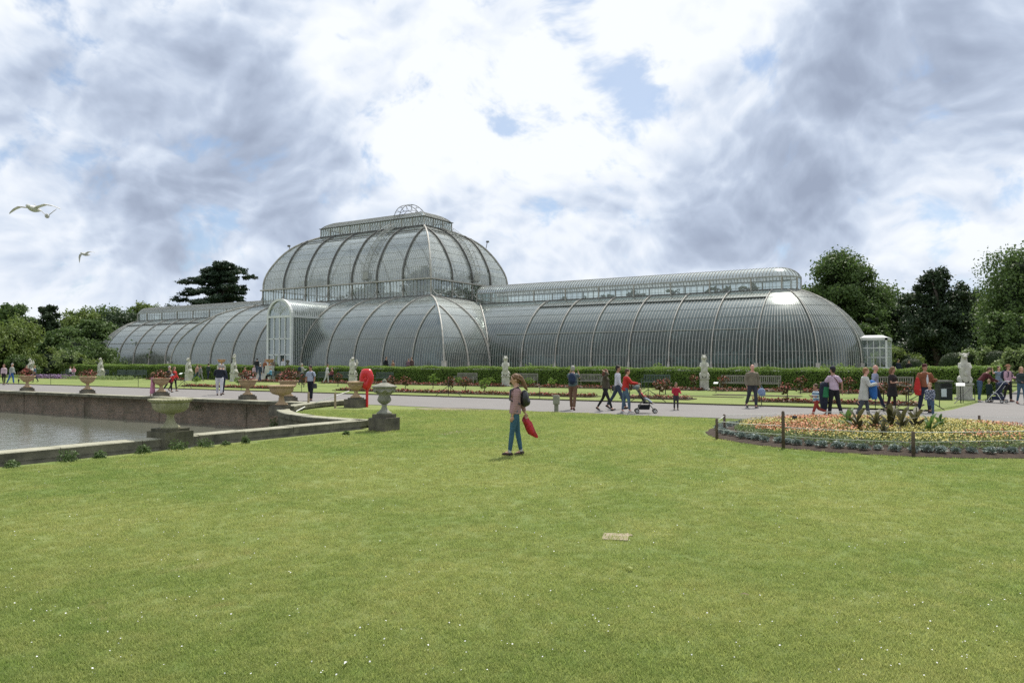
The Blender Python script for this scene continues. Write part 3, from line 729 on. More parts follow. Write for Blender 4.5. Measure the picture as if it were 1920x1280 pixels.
# barrel roof and side walls back to the curved front
def back_at(z): return VC2 - insetw(z, PC) - .15
mb = MB(); pb = MB(); rr_ = PH + .12
for j in range(17):
    t = PI * j / 16; z = ZS + rr_ * math.sin(t)
    mb.v.append(tuple(P(rr_ * math.cos(t), PV_ - .15, z))); mb.v.append(tuple(P(rr_ * math.cos(t), back_at(z) - .3, z)))
mb.f = [(2 * j, 2 * j + 1, 2 * j + 3, 2 * j + 2) for j in range(16)]; mb.m = [0] * 16; mb.build('barrel_roof', m_glass_roof, PO, smooth=True)
for i in range(26):
    v = PV_ - .35 - i * .30; pts = [P(rr_ * math.cos(t), v, ZS + rr_ * math.sin(t) + .01) for t in np.linspace(0, PI, 17) if v > back_at(ZS + rr_ * math.sin(t)) - .3]
    if len(pts) > 2 and v > back_at(ZS + rr_): 
        right = [p for p in pts if p.x > 0]; left = [p for p in pts if p.x <= 0]
        for q in (right, left):
            if len(q) > 1: pb.tube(q, .03, 4)
pb.build('roof_bar', m_white, PO, kind='stuff')
for s in (-1, 1):
    mb = MB(); zs = np.linspace(zb, ZS, 10); mb.grid([[P(s * rr_, PV_ - .15, z) for z in zs], [P(s * rr_, back_at(max(z, 1.4)), z) for z in zs]]); mb.build('side_glass', m_glass_low, PO)
    pb = MB()
    for i in range(1, 30):
        v = PV_ - .15 - i * .24
        z0 = float(np.interp(VC2 - v, [q[0] for q in PC], [q[1] for q in PC])) if v < VC2 else zb
        if z0 < ZS - .1: pb.beam(P(s * (rr_ + .02), v, z0), P(s * (rr_ + .02), v, ZS), .04)
    pb.beam(P(s * (rr_ + .05), PV_ - .1, ZS), P(s * (rr_ + .05), back_at(ZS), ZS), .16, .22)
    pb.build('side_bar', m_white, PO, kind='stuff')

# --- small white porch at the right end
EP = empty('porch', (0, 0, 0)); EP.parent = GH
u0, u1, hv, zt = 54.3, 56.7, 1.6, 3.85; fr = MB()
for u, v in ((u0, hv), (u1, hv), (u1, -hv), (u0, -hv)): fr.box(P(u, v, (zt + .72) / 2), (.14, .14, zt - .72))
for z, w in ((zt, .20), (3.1, .08), (1.42, .14), (2.3, .05)):
    fr.beam(P(u0, hv, z), P(u1 + .1, hv, z), w, w); fr.beam(P(u1, hv + .1, z), P(u1, -hv - .1, z), w, w); fr.beam(P(u0, -hv, z), P(u1, -hv, z), w, w)
for k in range(1, 5): fr.beam(P(u0 + (u1 - u0) * k / 5, hv, .8), P(u0 + (u1 - u0) * k / 5, hv, zt), .05)
for k in range(1, 4): fr.beam(P(u1, hv - 2 * hv * k / 4, .8), P(u1, hv - 2 * hv * k / 4, zt), .06)
fr.add([P(u0 - .6, hv + .15, zt + .12), P(u1 + .15, hv + .15, zt + .10), P(u1 + .15, -hv - .15, zt + .10), P(u0 - .6, -hv - .15, zt + .12), P(u0 - .6, 0, zt + .36), P(u1 - .5, 0, zt + .36)], [(0, 1, 5, 4), (1, 2, 5), (2, 3, 4, 5)])
fr.build('porch_frame', m_white, EP)
for k in range(5):
    for z0, z1 in ((1.5, 3.05), (3.15, 3.74), (.8, 1.34)):
        a = u0 + (u1 - u0) * k / 5 + .03; b2 = u0 + (u1 - u0) * (k + 1) / 5 - .03
        mb = MB(); mb.add([P(a, hv - .01, z0), P(b2, hv - .01, z0), P(b2, hv - .01, z1), P(a, hv - .01, z1)], [(0, 1, 2, 3)]); mb.build('pane', m_glass_new, EP)
for k in range(4):
    a = hv - 2 * hv * k / 4 - .03; b2 = hv - 2 * hv * (k + 1) / 4 + .03
    mb = MB(); mb.add([P(u1 - .01, a, .8), P(u1 - .01, b2, .8), P(u1 - .01, b2, zt - .1), P(u1 - .01, a, zt - .1)], [(0, 1, 2, 3)]); mb.build('pane', m_glass_new, EP)

bars.build('glazing_bars', m_bar, GH, kind='stuff')

# ================================================================== VEGETATION
def leafmat(name, c1, c2, trans=.35, rough=.55, vscale=.6):
    return mat(name, c1, rough, col2=c2, vscale=vscale, trans=trans, island=True, spec=.3)
m_lf_mid = leafmat('leaf_mid_green', (.125, .19, .052), (.058, .102, .029))
m_lf_light = leafmat('leaf_light_green', (.20, .26, .062), (.105, .155, .038))
m_lf_dark = leafmat('leaf_dark_green', (.050, .080, .032), (.024, .044, .019), .25)
m_lf_cedar = leafmat('cedar_needles', (.040, .070, .036), (.020, .040, .022), .2)
m_lf_hedge = leafmat('hedge_leaf', (.215, .310, .060), (.11, .19, .035), .42, vscale=2)
m_lf_yew = leafmat('yew_leaf', (.060, .092, .028), (.032, .055, .018), .2)
m_lf_fresh = leafmat('fresh_leaf', (.24, .30, .11), (.13, .19, .06), .4)
m_bark = mat('bark', (.085, .068, .052), .95, col2=(.04, .033, .027), vscale=3, bump=.03, bscale=14)
m_core = mat('inner_foliage_shade', (.014, .024, .009), 1.0)  # filler inside foliage; the shade between leaves is put into its near-black colour

def leaf_lobes(lobes, n, size, seed, up=.35, lo=.55, aspect=.6):
    r = np.random.default_rng(seed); L = np.array(lobes, float)
    w = (L[:, 3] * L[:, 4] * L[:, 5]) ** (2 / 3); cnt = np.maximum(1, (w / w.sum() * n).astype(int)); out = []
    for (x, y, z, a, b, c), k in zip(L, cnt):
        # sub clumps give light and dark masses and gaps
        ns = max(4, int(k / 55)); sd_, _ = in_shell(ns, 1, 1, r); sd_[:, 2] = np.abs(sd_[:, 2]) * 1.0 - .35 * r.random(ns)
        sc = sd_ * r.uniform(.70, 1.02, (ns, 1)); ci = r.integers(0, ns, k)
        p = sc[ci] + r.normal(0, 1, (k, 3)) * .17
        nr = sd_[ci] * .6 + r.normal(0, .5, (k, 3)); nr[:, 2] += up
        p = p * np.array([a, b, c]) + np.array([x, y, z]); out.append(leaf_quads(p, nr, size, r, .5, aspect))
    return np.concatenate(out)
def lobes_for(kind, h, w, seed):
    r = random.Random(seed); L = []
    if kind == 'broad':
        for i in range(24):
            a = i * 2.4 + r.uniform(-.5, .5); t = .18 + .76 * (i + .5) / 24 + r.uniform(-.04, .04); rad = w * .5 * min(1, (1.02 - t) * 2.1) ** .7 * r.uniform(.3, .85)
            s = w * r.uniform(.15, .25); L.append((rad * math.cos(a), rad * math.sin(a), min(h * t, h - s * .5), s, s, s * .8))
        L.append((0, 0, h * .55, w * .30, w * .30, h * .28)); L.append((0, 0, h * .86, w * .16, w * .16, h * .1))
    elif kind == 'tall':
        for i in range(30):
            a = r.uniform(0, 2 * PI); t = r.uniform(.06, .95); rad = w * .5 * (1.05 - t) ** .5 * r.uniform(.35, .95)
            s = w * r.uniform(.15, .24) * (1.15 - .5 * t); L.append((rad * math.cos(a), rad * math.sin(a), h * t, s, s, s * .75))
        L.append((0, 0, h * .4, w * .30, w * .30, h * .33))
    elif kind == 'cedar':
        for i in range(120):
            a = r.uniform(0, 2 * PI); t = r.uniform(.30, .985); rad = w * .5 * min(1, (1.10 - t) * 2.2) ** .6 * r.uniform(.1, 1.0)
            s = w * r.uniform(.08, .14) * (1.2 - .5 * t); L.append((rad * math.cos(a), rad * math.sin(a), h * t + rad * .06, s * 1.35, s * 1.35, h * .034))
    elif kind == 'bush':
        for i in range(14):
            a = r.uniform(0, 2 * PI); t = r.uniform(.12, .8); rad = w * .5 * math.sqrt(max(0, 1 - t * t)) * r.uniform(.3, .85)
            s = w * r.uniform(.15, .26); L.append((rad * math.cos(a), rad * math.sin(a), h * t, s, s, min(s, h * .4)))
    return L
def tree(name, kind, px, d, top_y, width, label, lm, n=9000, leaf=.34, seed=1, z0=0.0, group='trees behind the glasshouse', cat='tree', trunk=True, base=None):
    u, v = dist(px, d) if base is None else base; h = CH + (HY - top_y) / F * d - z0
    t = empty(name, P(u, v, z0), label=label, cat=cat, group=group)
    L = lobes_for(kind, h, width, seed)
    quads_obj('crown', leaf_lobes(L, int(n * 1.7), leaf * (1.08 if kind != 'cedar' else 1.5), seed, aspect=.65 if kind != 'cedar' else .4), lm, t)
    mb = MB()
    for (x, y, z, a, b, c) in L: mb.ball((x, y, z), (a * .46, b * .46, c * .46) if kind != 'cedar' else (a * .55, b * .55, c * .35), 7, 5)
    mb.build('shade_core', m_core, t)
    if trunk:
        mb = MB(); r = random.Random(seed + 5); tr = h * .022 + .12
        ax = [(r.uniform(-.2, .2) * k, r.uniform(-.2, .2) * k, h * k / 6 * .9) for k in range(7)]; ax[0] = (0, 0, -.2)
        mb.tube(ax, [tr * (1.25, 1, .9, .75, .55, .35, .15)[k] for k in range(7)], 7)
        for (x, y, z, a, b, c) in L[:14 if kind != 'cedar' else 30]:
            zz_ = max(h * .12, z - .25 * math.hypot(x, y) - (.1 * h if kind != 'cedar' else 0)); mb.tube([(0, 0, zz_ * .9), (x * .5, y * .5, (zz_ + z) / 2 + .1), (x * .95, y * .95, z)], [tr * .38, tr * .24, .05], 5)
        mb.build('trunk', m_bark, t, smooth=True)
    return t
# right of the glasshouse
tree('broadleaf_tree', 'broad', 1583, 112, 484, 14.0, 'tall full green tree rising right behind the rounded end of the glasshouse', m_lf_mid, 26000, .36, 3)
tree('evergreen_tree', 'tall', 1757, 92, 500, 10.5, 'dark dense evergreen tree standing alone against the sky right of the white porch', m_lf_dark, 24000, .30, 8)
tree('broadleaf_tree', 'broad', 1945, 74, 478, 13.5, 'tall leafy green tree cut off by the right edge of the picture', m_lf_mid, 26000, .26, 12)
tree('broadleaf_tree', 'broad', 1668, 125, 562, 13, 'lower round tree filling the gap between the tall green and the dark evergreen tree', m_lf_mid, 12000, .36, 14)
tree('broadleaf_tree', 'broad', 1838, 118, 560, 12, 'pale green tree low between the dark evergreen and the tree at the right edge', m_lf_light, 9000, .36, 17)
tree('broadleaf_tree', 'tall', 1636, 100, 592, 6, 'narrow dark green tree just behind the small white end porch', m_lf_mid, 7000, .3, 18)
tree('broadleaf_tree', 'broad', 1885, 62, 590, 4.6, 'bright green young tree behind the topiary mounds', m_lf_mid, 9000, .22, 22)
tree('evergreen_tree', 'tall', 1700, 108, 575, 9.5, 'shaded evergreen tree low on the left side of the lone dark evergreen', m_lf_dark, 10000, .32, 23)
tree('evergreen_tree', 'tall', 1808, 100, 580, 9.5, 'shaded evergreen tree low on the right side of the lone dark evergreen', m_lf_dark, 10000, .32, 24)
tree('shrub', 'bush', 1838, 52, 648, 3.0, 'loose pale-leaved shrub behind the stone beast statue on the right', m_lf_fresh, 2600, .16, 31, trunk=False, group='shrubs behind the hedge', cat='shrub')
tree('shrub', 'bush', 1918, 47, 640, 3.0, 'tall pale-leaved shrub at the right edge beyond the topiary', m_lf_fresh, 3600, .17, 33, trunk=False, group='shrubs behind the hedge', cat='shrub')
tree('shrub', 'bush', 1680, 78, 655, 5.0, 'olive shrub behind the small white end porch', m_lf_light, 2500, .2, 35, trunk=False, group='shrubs behind the hedge', cat='shrub')
tree('shrub', 'bush', 1652, 82, 628, 4.5, 'dark shrub seen through the panes of the small white end porch', m_lf_mid, 2500, .2, 36, trunk=False, group='shrubs behind the hedge', cat='shrub')
# cedar and the trees left of the glasshouse
tree('cedar_tree', 'cedar', 410, 165, 494, 17.5, 'dark cedar with flat spreading layers rising behind the left wing', m_lf_cedar, 40000, .40, 5)
left = [(20, 130, 570, 8, 'broad', m_lf_mid, 'green tree at the far left edge rising over the willow'), (82, 122, 574, 7.5, 'tall', m_lf_dark, 'dark columnar tree near the left edge'),
        (150, 150, 583, 12, 'broad', m_lf_light, 'feathery paler tree right of the dark columnar tree'), (205, 155, 582, 14, 'broad', m_lf_mid, 'broad tree close to the left end of the glasshouse'),
        (268, 170, 570, 11, 'broad', m_lf_light, 'light tree top peeping over the left wing lantern'), (330, 180, 578, 14, 'broad', m_lf_dark, 'dark tree top low behind the left wing below the cedar'),
        (118, 118, 622, 9, 'broad', m_lf_mid, 'rounded mid green tree below the feathery tree'), (180, 122, 606, 9, 'broad', m_lf_mid, 'rounded tree touching the left end of the glasshouse'),
        (235, 150, 590, 14, 'broad', m_lf_dark, 'dark tree behind the rounded left end of the glasshouse'), (55, 140, 600, 12, 'broad', m_lf_mid, 'tree filling the gap left of the dark columnar tree')]
for i, (px, d, ty, w, k, m, lb) in enumerate(left): tree('broadleaf_tree' if m is not m_lf_dark else 'evergreen_tree', k, px, d, ty, w, lb, m, 9000, .42, 40 + i)
tree('willow_tree', 'bush', 8, 98, 612, 10.5, 'large pale green rounded tree at the left edge behind the hedge', m_lf_light, 9000, .34, 61)
tree('broadleaf_tree', 'bush', 150, 108, 634, 9.5, 'dense dark round tree above the flowering shrubs on the left', m_lf_mid, 8000, .3, 62)
for i, (px, d, ty, w, m, lb) in enumerate([(75, 100, 660, 6, m_lf_light, 'low green shrub behind the left hedge under the dark columnar tree'), (128, 98, 664, 6, m_lf_fresh, 'white-flowering shrub behind the left hedge'), (168, 98, 668, 5, m_lf_light, 'low shrub behind the hedge at the left end of the glasshouse'), (35, 96, 668, 5, m_lf_mid, 'dark low shrub behind the hedge at the far left')]):
    tree('shrub', 'bush', px, d, ty, w, lb, m, 2200, .22, 70 + i, trunk=False, group='shrubs behind the hedge', cat='shrub')
# far wood that closes the view
r = np.random.default_rng(5); cl = []
for px in range(-500, 2500, 22):
    d = 215 + r.uniform(-15, 25); u, v = dist(px, d); hh = r.uniform(8, 14.5); q = P(u, v, 0); cl.append((q.x, q.y, hh * .5, 5.5, 5.5, hh * .55))
for k in range(110):          # the park's trees round the lawn at the photographer's back, mirrored in the glass
    an = TH + R(60 + 240 * k / 110); dd = r.uniform(52, 75); q = P(CU + math.sin(an) * dd, CV - math.cos(an) * dd, 0); hh = r.uniform(15, 25)
    if q.x < 45 and q.y > -105: continue
    cl.append((q.x, q.y, hh * .5, 4.5, 4.5, hh * .52))
o = quads_obj('distant_wood', leaf_lobes(cl, 62000, .95, 9), m_lf_mid, kind='stuff'); tag(o, 'line of distant trees closing the park behind everything', 'woodland')
# interior planting of the glasshouse: what darkens its panes
cl = []
for i in range(60):
    u = r.uniform(-50, 50); v = r.uniform(-5, 5) if abs(u) > 20 else r.uniform(-12, 12); s = r.uniform(1.6, 3.0); cl.append((u, -v, r.uniform(2.0, 4.6) if abs(u) > 20 else r.uniform(2, 6), s, s, s * .9))
for i in range(26):
    u = r.uniform(-11, 11); v = r.uniform(-5.5, 5.5); s = r.uniform(1.3, 2.3); cl.append((u, -v, r.uniform(7, 11.6), s, s, s * .8))
for i in range(22):
    u = r.uniform(24, 46) * (1 if i % 4 else -1); cl.append((u, r.uniform(-1.0, 1.0), r.uniform(8.0, 9.1), .9, .7, .55))
o = quads_obj('tropical_planting', leaf_lobes(cl, 26000, .55, 19), m_lf_mid, kind='stuff'); tag(o, 'mass of tropical leaves behind the glass of the conservatory', 'indoor planting')
def palm(u, v, h, label, seed, nf=14, fl=3.2):
    t = empty('palm_tree', P(u, v, .7), label=label, cat='palm', group='palms inside the glasshouse'); r = random.Random(seed)
    mb = MB(); mb.tube([(0, 0, 0), (.1, 0, h * .5), (0, .1, h)], [.2, .16, .13], 7); mb.build('trunk', m_bark, t)
    for k in range(nf):
        a = 2 * PI * k / nf + r.uniform(-.2, .2); el = r.uniform(.5, 1.2); mb = MB(); pts = []
        for j in range(9):
            s = j / 8; pts.append(Vector((math.cos(a) * fl * s * math.cos(el * .6), math.sin(a) * fl * s * math.cos(el * .6), h + fl * (math.sin(el) * s - .9 * s * s))))
        for j in range(1, 9):
            d = (pts[j] - pts[j - 1]).normalized(); sd_ = d.cross(Vector((0, 0, 1))).normalized(); w = .7 * math.sin(PI * (j / 9)) + .15
            for q in range(2):
                b0 = pts[j - 1].lerp(pts[j], q / 2)
                for sg in (1, -1): mb.add([b0, b0 + d * .09, b0 + sd_ * sg * w + d * .3 - Vector((0, 0, .2 * w)), b0 + sd_ * sg * w * .9 + d * .2 - Vector((0, 0, .2 * w))], [(0, 1, 2, 3)])
        mb.build('frond', m_lf_mid, t)
palm(onv(592, 2.5), 2.5, 11.0, 'palm with arching fronds inside the left part of the dome', 3, 16, 3.6); palm(3, 1, 9.0, 'palm inside the middle of the dome', 4); palm(9.5, 4.5, 9.2, 'palm in the right front corner of the dome', 6, 14, 2.8); palm(10, -4, 8.5, 'palm at the right back of the dome', 7)

# ---------------- hedges
def hedge(name, poly0, label, z0=0.0, n=14000, h=1.45, leaf=.085):
    """poly0: (u0, u1, v0, v1)"""
    u0, u1, v0, v1 = poly0; t = empty(name, P((u0 + u1) / 2, (v0 + v1) / 2, z0), label=label, cat='hedge', group='clipped hedges around the terrace')
    L, Wd = u1 - u0, v1 - v0; mb = MB(); mb.box((0, 0, h / 2 - .08), (L - .16, Wd - .16, h - .16)); mb.build('shade_core', m_core, t)
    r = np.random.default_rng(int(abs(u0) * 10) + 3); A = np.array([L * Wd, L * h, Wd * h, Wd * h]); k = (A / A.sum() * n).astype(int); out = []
    def wave(x, y): return .05 * np.sin(x * 1.1 + y) + .04 * np.sin(x * 2.9 + 1) + .03 * np.sin(y * 4 + x * .7)
    x = r.uniform(-L / 2, L / 2, k[0]); y = r.uniform(-Wd / 2, Wd / 2, k[0]); z = h + wave(x, y) + r.normal(0, .035, k[0]); out.append(leaf_quads(np.stack([x, y, z], 1), np.tile([0, 0, 1.], (k[0], 1)), leaf, r, .6, .7))
    x = r.uniform(-L / 2, L / 2, k[1]); z = r.uniform(0.02, h, k[1]); y = -Wd / 2 + wave(x, z * 2) * .7 + r.normal(0, .035, k[1]) + np.maximum(0, z - h + .15) * .6; out.append(leaf_quads(np.stack([x, y, z], 1), np.tile([0, -1., .2], (k[1], 1)), leaf, r, .6, .7))
    for sg, kk in ((-1, k[2]), (1, k[3])):
        y = r.uniform(-Wd / 2, Wd / 2, kk); z = r.uniform(0, h, kk); x = sg * L / 2 + wave(y, z) * .7; out.append(leaf_quads(np.stack([x, y, z], 1), np.tile([sg * 1., 0, .2], (kk, 1)), leaf, r, .6, .7))
    quads_obj('hedge_foliage', np.concatenate(out), m_lf_hedge, t)
hedge('hedge', (2.7, 60.9, 17.2, 20.3), 'long clipped hedge running from the steps past the right wing', n=150000, h=1.43, leaf=.085)
hedge('hedge', (-44, -2.7, 17.2, 20.3), 'clipped hedge in front of the left wing, left of the steps', n=80000, h=1.55, leaf=.10)
hedge('hedge', (60.7, 64.7, 18.3, 21.6), 'shorter, slightly taller clipped hedge block behind the litter bin', n=15000, h=1.58, leaf=.10)
hedge('hedge', (71.8, 90.0, 6.0, 8.5), 'clipped hedge beyond the cross path at the far right', n=12000, h=1.35, leaf=.11)
# taller loose growth against the wall behind the hedge
for px, v in ((1240, 16.6), (1205, 16.6), (1560, 14), (1590, 14), (1612, 13.5), (1330, 16.2), (1440, 16.0), (1060, 16.9)):
    u = onv(px, v); tree('shrub', 'bush', 0, 0, 0, 1.8, 'leafy low shrub showing over the hedge in front of the right wing', m_lf_hedge, 420, .14, px, base=(u, v), trunk=False, group='shrubs along the glasshouse foot', cat='shrub', z0=.5) if False else None
def small_shrub(u, v, w, h, label, m, seed, n=500, leaf=.13, group='shrubs along the glasshouse foot', z0=.6):
    t = empty('shrub', P(u, v, z0), label=label, cat='shrub', group=group); quads_obj('foliage', leaf_lobes(lobes_for('bush', h, w, seed), n, leaf, seed), m, t); return t
for i, (px, v, w, h, lb) in enumerate([(1235, 16.4, 2.4, 1.05, 'leafy shrub showing over the hedge behind the red-jacketed pair'), (1600, 13.5, 3.2, 1.2, 'bright leafy shrub over the hedge at the rounded end of the glasshouse'),
                                   (1560, 14.5, 3.0, 1.0, 'low leafy shrub over the hedge left of the bright one at the rounded end'), (1500, 15.5, 2.6, .9, 'low leafy shrub over the hedge above the striped boy'), (1430, 16, 2.2, .9, 'small leafy shrub over the hedge beside the bald man'),
                                   (1330, 16.3, 2.0, .9, 'small leafy shrub over the hedge behind the right beast statue'), (1030, 16.9, 6.0, 1.0, 'long low shrub over the hedge right of the middle beast statue'), (1075, 16.9, 5.0, 1.0, 'long low shrub over the hedge behind the backpacked man')]):
    small_shrub(onv(px, v), v, w, h, lb, m_lf_hedge, 200 + i)
# topiary mounds
def topiary(px, d, w, top, label, seed):
    u, v = dist(px, d); h = CH + (HY - top) / F * d; t = empty('topiary_mound', P(u, v, 0), label=label, cat='topiary', group='clipped topiary mounds'); r = np.random.default_rng(seed)
    mb = MB(); mb.lathe([(w * .5 * math.sin(a) * .96 + .001, (h - w * .5) + w * .5 * math.cos(a) * .96) for a in np.linspace(PI / 2, .02, 10)], seg=20); mb.lathe([(w * .47, 0), (w * .48, h - w * .5)], seg=20); mb.build('shade_core', m_core, t)
    k = 9000; d_, _ = in_shell(k, 1, 1, r); d_[:, 2] = np.abs(d_[:, 2]); p = d_ * (w * .5) * (1 + r.normal(0, .012, (k, 1))); p[:, 2] = (h - w * .5) + d_[:, 2] * w * .5
    low = r.random(k) < .35; p[low, 2] = r.uniform(0, h - w * .5, low.sum()); rad = np.hypot(d_[low, 0], d_[low, 1])[:, None]; p[low, :2] = d_[low, :2] / rad * w * .5; d_[low, 2] = 0
    quads_obj('foliage', leaf_quads(p, d_, .075, r, .45, .6), m_lf_yew, t)
topiary(1787, 53, 1.72, 661, 'clipped yew mound left of the stone beast on the right', 1); topiary(1868, 51, 1.68, 657, 'clipped yew mound right of the stone beast, largest in view', 2)
topiary(1709, 70, 2.1, 671, 'clipped yew mound by the small white porch', 3); topiary(1803, 62, 1.7, 660, 'clipped mound half hidden behind the left yew mound', 4)

# ================================================================== BED PLANTING
m_red = mat('red_begonia', (.36, .048, .026), .6, col2=(.16, .030, .018), vscale=3, island=True); m_redleaf = leafmat('bronze_leaf', (.14, .075, .035), (.060, .058, .022))
m_rose = mat('rose_bloom', (.42, .05, .045), .6, col2=(.45, .20, .16), vscale=6, island=True); m_lav = mat('lavender_flower', (.26, .12, .30), .8, col2=(.20, .19, .20), vscale=2, island=True)
m_lowleaf = leafmat('bed_leaf', (.12, .19, .055), (.060, .10, .030))
def band(name, u0, u1, v0, v1, h, m, n, leaf, label, cat, z0=BL, seed=0):
    r = np.random.default_rng(seed + int(u0 * 7) % 97); x = r.uniform(u0, u1, n); v = r.uniform(v0, v1, n); lump = .5 + .5 * np.sin(x * 4.2) * np.sin(v * 4.0 + x * .3)
    z = z0 + h * (r.random(n) ** .7) * (.55 + .45 * lump); c = np.stack([x, -v, z], 1)
    o = quads_obj(name, leaf_quads(c, np.tile([0, -.2, 1.], (n, 1)), leaf, r, .8, .8), m, kind='stuff'); return tag(o, label, cat)
def px_band(a, b_, v): return onv(a, v), onv(b_, v)
bands_a = [(352, 520, 'by the steps'), (640, 790, 'behind the red lifebuoy post'), (796, 1112, 'behind the woman on the lawn'), (1176, 1292, 'behind the pushchair'), (1412, 1548, 'between the bald man and the striped boy'), (1556, 1722, 'behind the people at the right')]
for a, b_, w in bands_a:
    u0, u1 = px_band(a, b_, 36.3); n = int((u1 - u0) * 330)
    mb = MB(); mb.box(P((u0 + u1) / 2, 36.3, BL + .01), (u1 - u0 + .3, 1.3, .06)); mb.build('soil_bed', m_soil, kind='structure')
    band('red_bedding', u0, u1, 35.8, 36.8, .24, m_red, int(n * .34), .09, 'front row of red bedding flowers ' + w, 'flower bed'); band('bronze_leaves', u0, u1, 35.75, 36.85, .15, m_redleaf, int(n * .8), .12, 'bronze leaves of the front flower row ' + w, 'bedding plants')
for a, b_, w in [(270, 352, 'far left'), (455, 566, 'left of the backpacked man'), (600, 940, 'between the left statue and the middle statue'), (962, 1190, 'right of the middle statue'), (1226, 1312, 'left of the right statue'), (1330, 1460, 'below the long bench'), (1500, 1700, 'behind the right-hand group')]:
    u0, u1 = px_band(a, b_, 24.6); n = int((u1 - u0) * 260)
    mb = MB(); mb.box(P((u0 + u1) / 2, 23.9, BL + .01), (u1 - u0 + .3, 1.5, .05)); mb.build('soil_bed', m_soil, kind='structure')
    band('red_bedding', u0, u1, 23.3, 24.5, .30, m_red, int(n * .30), .10, 'back row of red bedding flowers ' + w, 'flower bed'); band('bronze_leaves', u0, u1, 23.2, 24.6, .2, m_redleaf, int(n * .6), .13, 'bronze leaves of the back flower row ' + w, 'bedding plants')
for a, b_, v0, v1, w in ((1340, 1500, 29.5, 30.5, 'bare'), (1322, 1420, 32.6, 33.1, 'bare')):
    u0, u1 = px_band(a, b_, 30); mb = MB(); mb.box(P((u0 + u1) / 2, (v0 + v1) / 2, BL + .01), (u1 - u0, v1 - v0, .03)); mb.build('soil_bed', m_soil, kind='structure')
u0, u1 = px_band(70, 140, 26); band('lavender', u0, u1, 25, 27.5, .5, m_lav, 3200, .14, 'purple lavender bed on the far left behind the urns', 'flower bed')
u0, u1 = px_band(140, 250, 26); band('silver_border', u0, u1, 25, 27.5, .45, m_lf_fresh, 3000, .13, 'pale grey-green border right of the lavender', 'flower bed')
u0, u1 = px_band(0, 68, 26); band('silver_border', u0, u1, 25, 27.5, .4, m_lf_fresh, 1800, .14, 'pale green border at the far left of the lavender', 'flower bed')
def rose_bush(u, v, label, seed, h=.95, red=True, loc_z=BL):
    t = empty('rose_bush', P(u, v, loc_z), label=label, cat='rose bush', group='rose and canna bushes in the beds'); r = np.random.default_rng(seed)
    L = [(x * .22, y * .22, h * z, .2, .2, .16) for x, y, z in ((0, 0, .8), (1, .3, .62), (-1, .2, .66), (.3, -1, .5), (-.3, 1, .55), (0, 0, .35))]
    quads_obj('foliage', leaf_lobes(L, 330, .11, seed), m_redleaf if red else m_lf_hedge, t)
    if red:
        k = 26; d_, q = in_shell(k, .75, 1.15, r); d_[:, 2] = np.abs(d_[:, 2]); quads_obj('blossoms', leaf_quads(d_ * q * [.34, .34, .32] + [0, 0, h * .62], d_, .085, r, .6, .8), m_rose, t)
    mb = MB(); mb.tube([(0, 0, 0), (.02, .02, h * .7)], [.03, .015], 5); mb.build('stem', m_bark, t); return t
for i, (px, v, red, lb) in enumerate([(570, 33, 1, 'red bush in front of the backpacked man by the hedge'), (690, 33, 1, 'red-leaved bush just right of the lifebuoy post'), (735, 33, 1, 'red bush further right of the lifebuoy post'), (760, 33.5, 1, 'smaller red bush right of it'),
        (845, 34, 1, 'red bush behind the three-legged fence post'), (873, 33, 1, 'red and white bush right of the three-legged fence post'), (634, 30, 1, 'red bush left of the ornate urn'), (812, 30, 0, 'dark green bush in the middle of the lawn strip'), (908, 35, 0, 'dark green bush left of the woman on the lawn'),
        (1180, 34, 1, 'tall red rose behind the woman in the red jacket'), (1236, 35, 1, 'tall red rose bush above the baby in the pushchair'), (1247, 31, 1, 'rose bush at the left of the small girl in red'), (1355, 25, 1, 'rose bush before the left part of the long bench'), (1475, 36, 1, 'tall rose bush between the bald man and the striped boy'),
        (1590, 25, 1, 'rose bush behind the old man in pink shirt'), (1655, 33, 1, 'rose bush at the left of the woman in black'), (1698, 33, 1, 'rose bush at the right of the woman in black'), (1300, 24.2, 1, 'rose bush at the foot of the right beast statue'), (1500, 26, 1, 'rose bush low in front of the hedge above the striped boy')]):
    rose_bush(onv(px, v), v, lb, 300 + i, .95 if v > 30 else 1.1, bool(red))
for i, (px, v, lb) in enumerate([(918, 24.6, 'bright green leafy plant left of the middle beast statue'), (1034, 24.6, 'bright green leafy plant right of the thin fence post'), (993, 24.6, 'pale leafy plant before the half hidden bench'), (368, 33, 'green leafy plant near the steps'), (448, 33, 'green leafy plant behind the planted urn'), (860, 25, 'pale leafy plant below the bench left of the middle statue')]):
    rose_bush(onv(px, v), v, lb, 330 + i, .7, False)

# ---------------- round flower bed on the right, with its fence
RBU, RBV = 62.2, 50.9; RBR = 4.45
RB = empty('round_flower_bed', P(RBU, RBV, 0), label='round bed of yellow and orange bedding flowers ringed by a rope fence', cat='flower bed')
mb = MB(); rows = []
for rr_, z in ((RBR, .012), (RBR - .12, .05), (RBR - .9, .12), (RBR * .5, .20), (.01, .23)): rows.append([(rr_ * math.cos(2 * PI * k / 64) * (1 + .008 * math.sin(9 * k)), rr_ * math.sin(2 * PI * k / 64), z) for k in range(65)])
mb.grid(rows); mb.build('soil', m_soil, RB, smooth=True)
m_fy = mat('yellow_flower', (.50, .38, .06), .6, col2=(.46, .44, .13), vscale=3, island=True); m_fp = mat('coral_flower', (.56, .17, .08), .6, col2=(.50, .27, .12), vscale=3, island=True)
m_fg = leafmat('grey_green_leaf', (.21, .27, .11), (.11, .16, .06)); m_fesc = mat('blue_grey_tuft_leaf', (.34, .39, .36), .8, col2=(.20, .25, .22), vscale=5, island=True)
def in_bed(n, r, rmax): a = r.uniform(0, 2 * PI, n); q = rmax * np.sqrt(r.random(n)); return q * np.cos(a), q * np.sin(a)
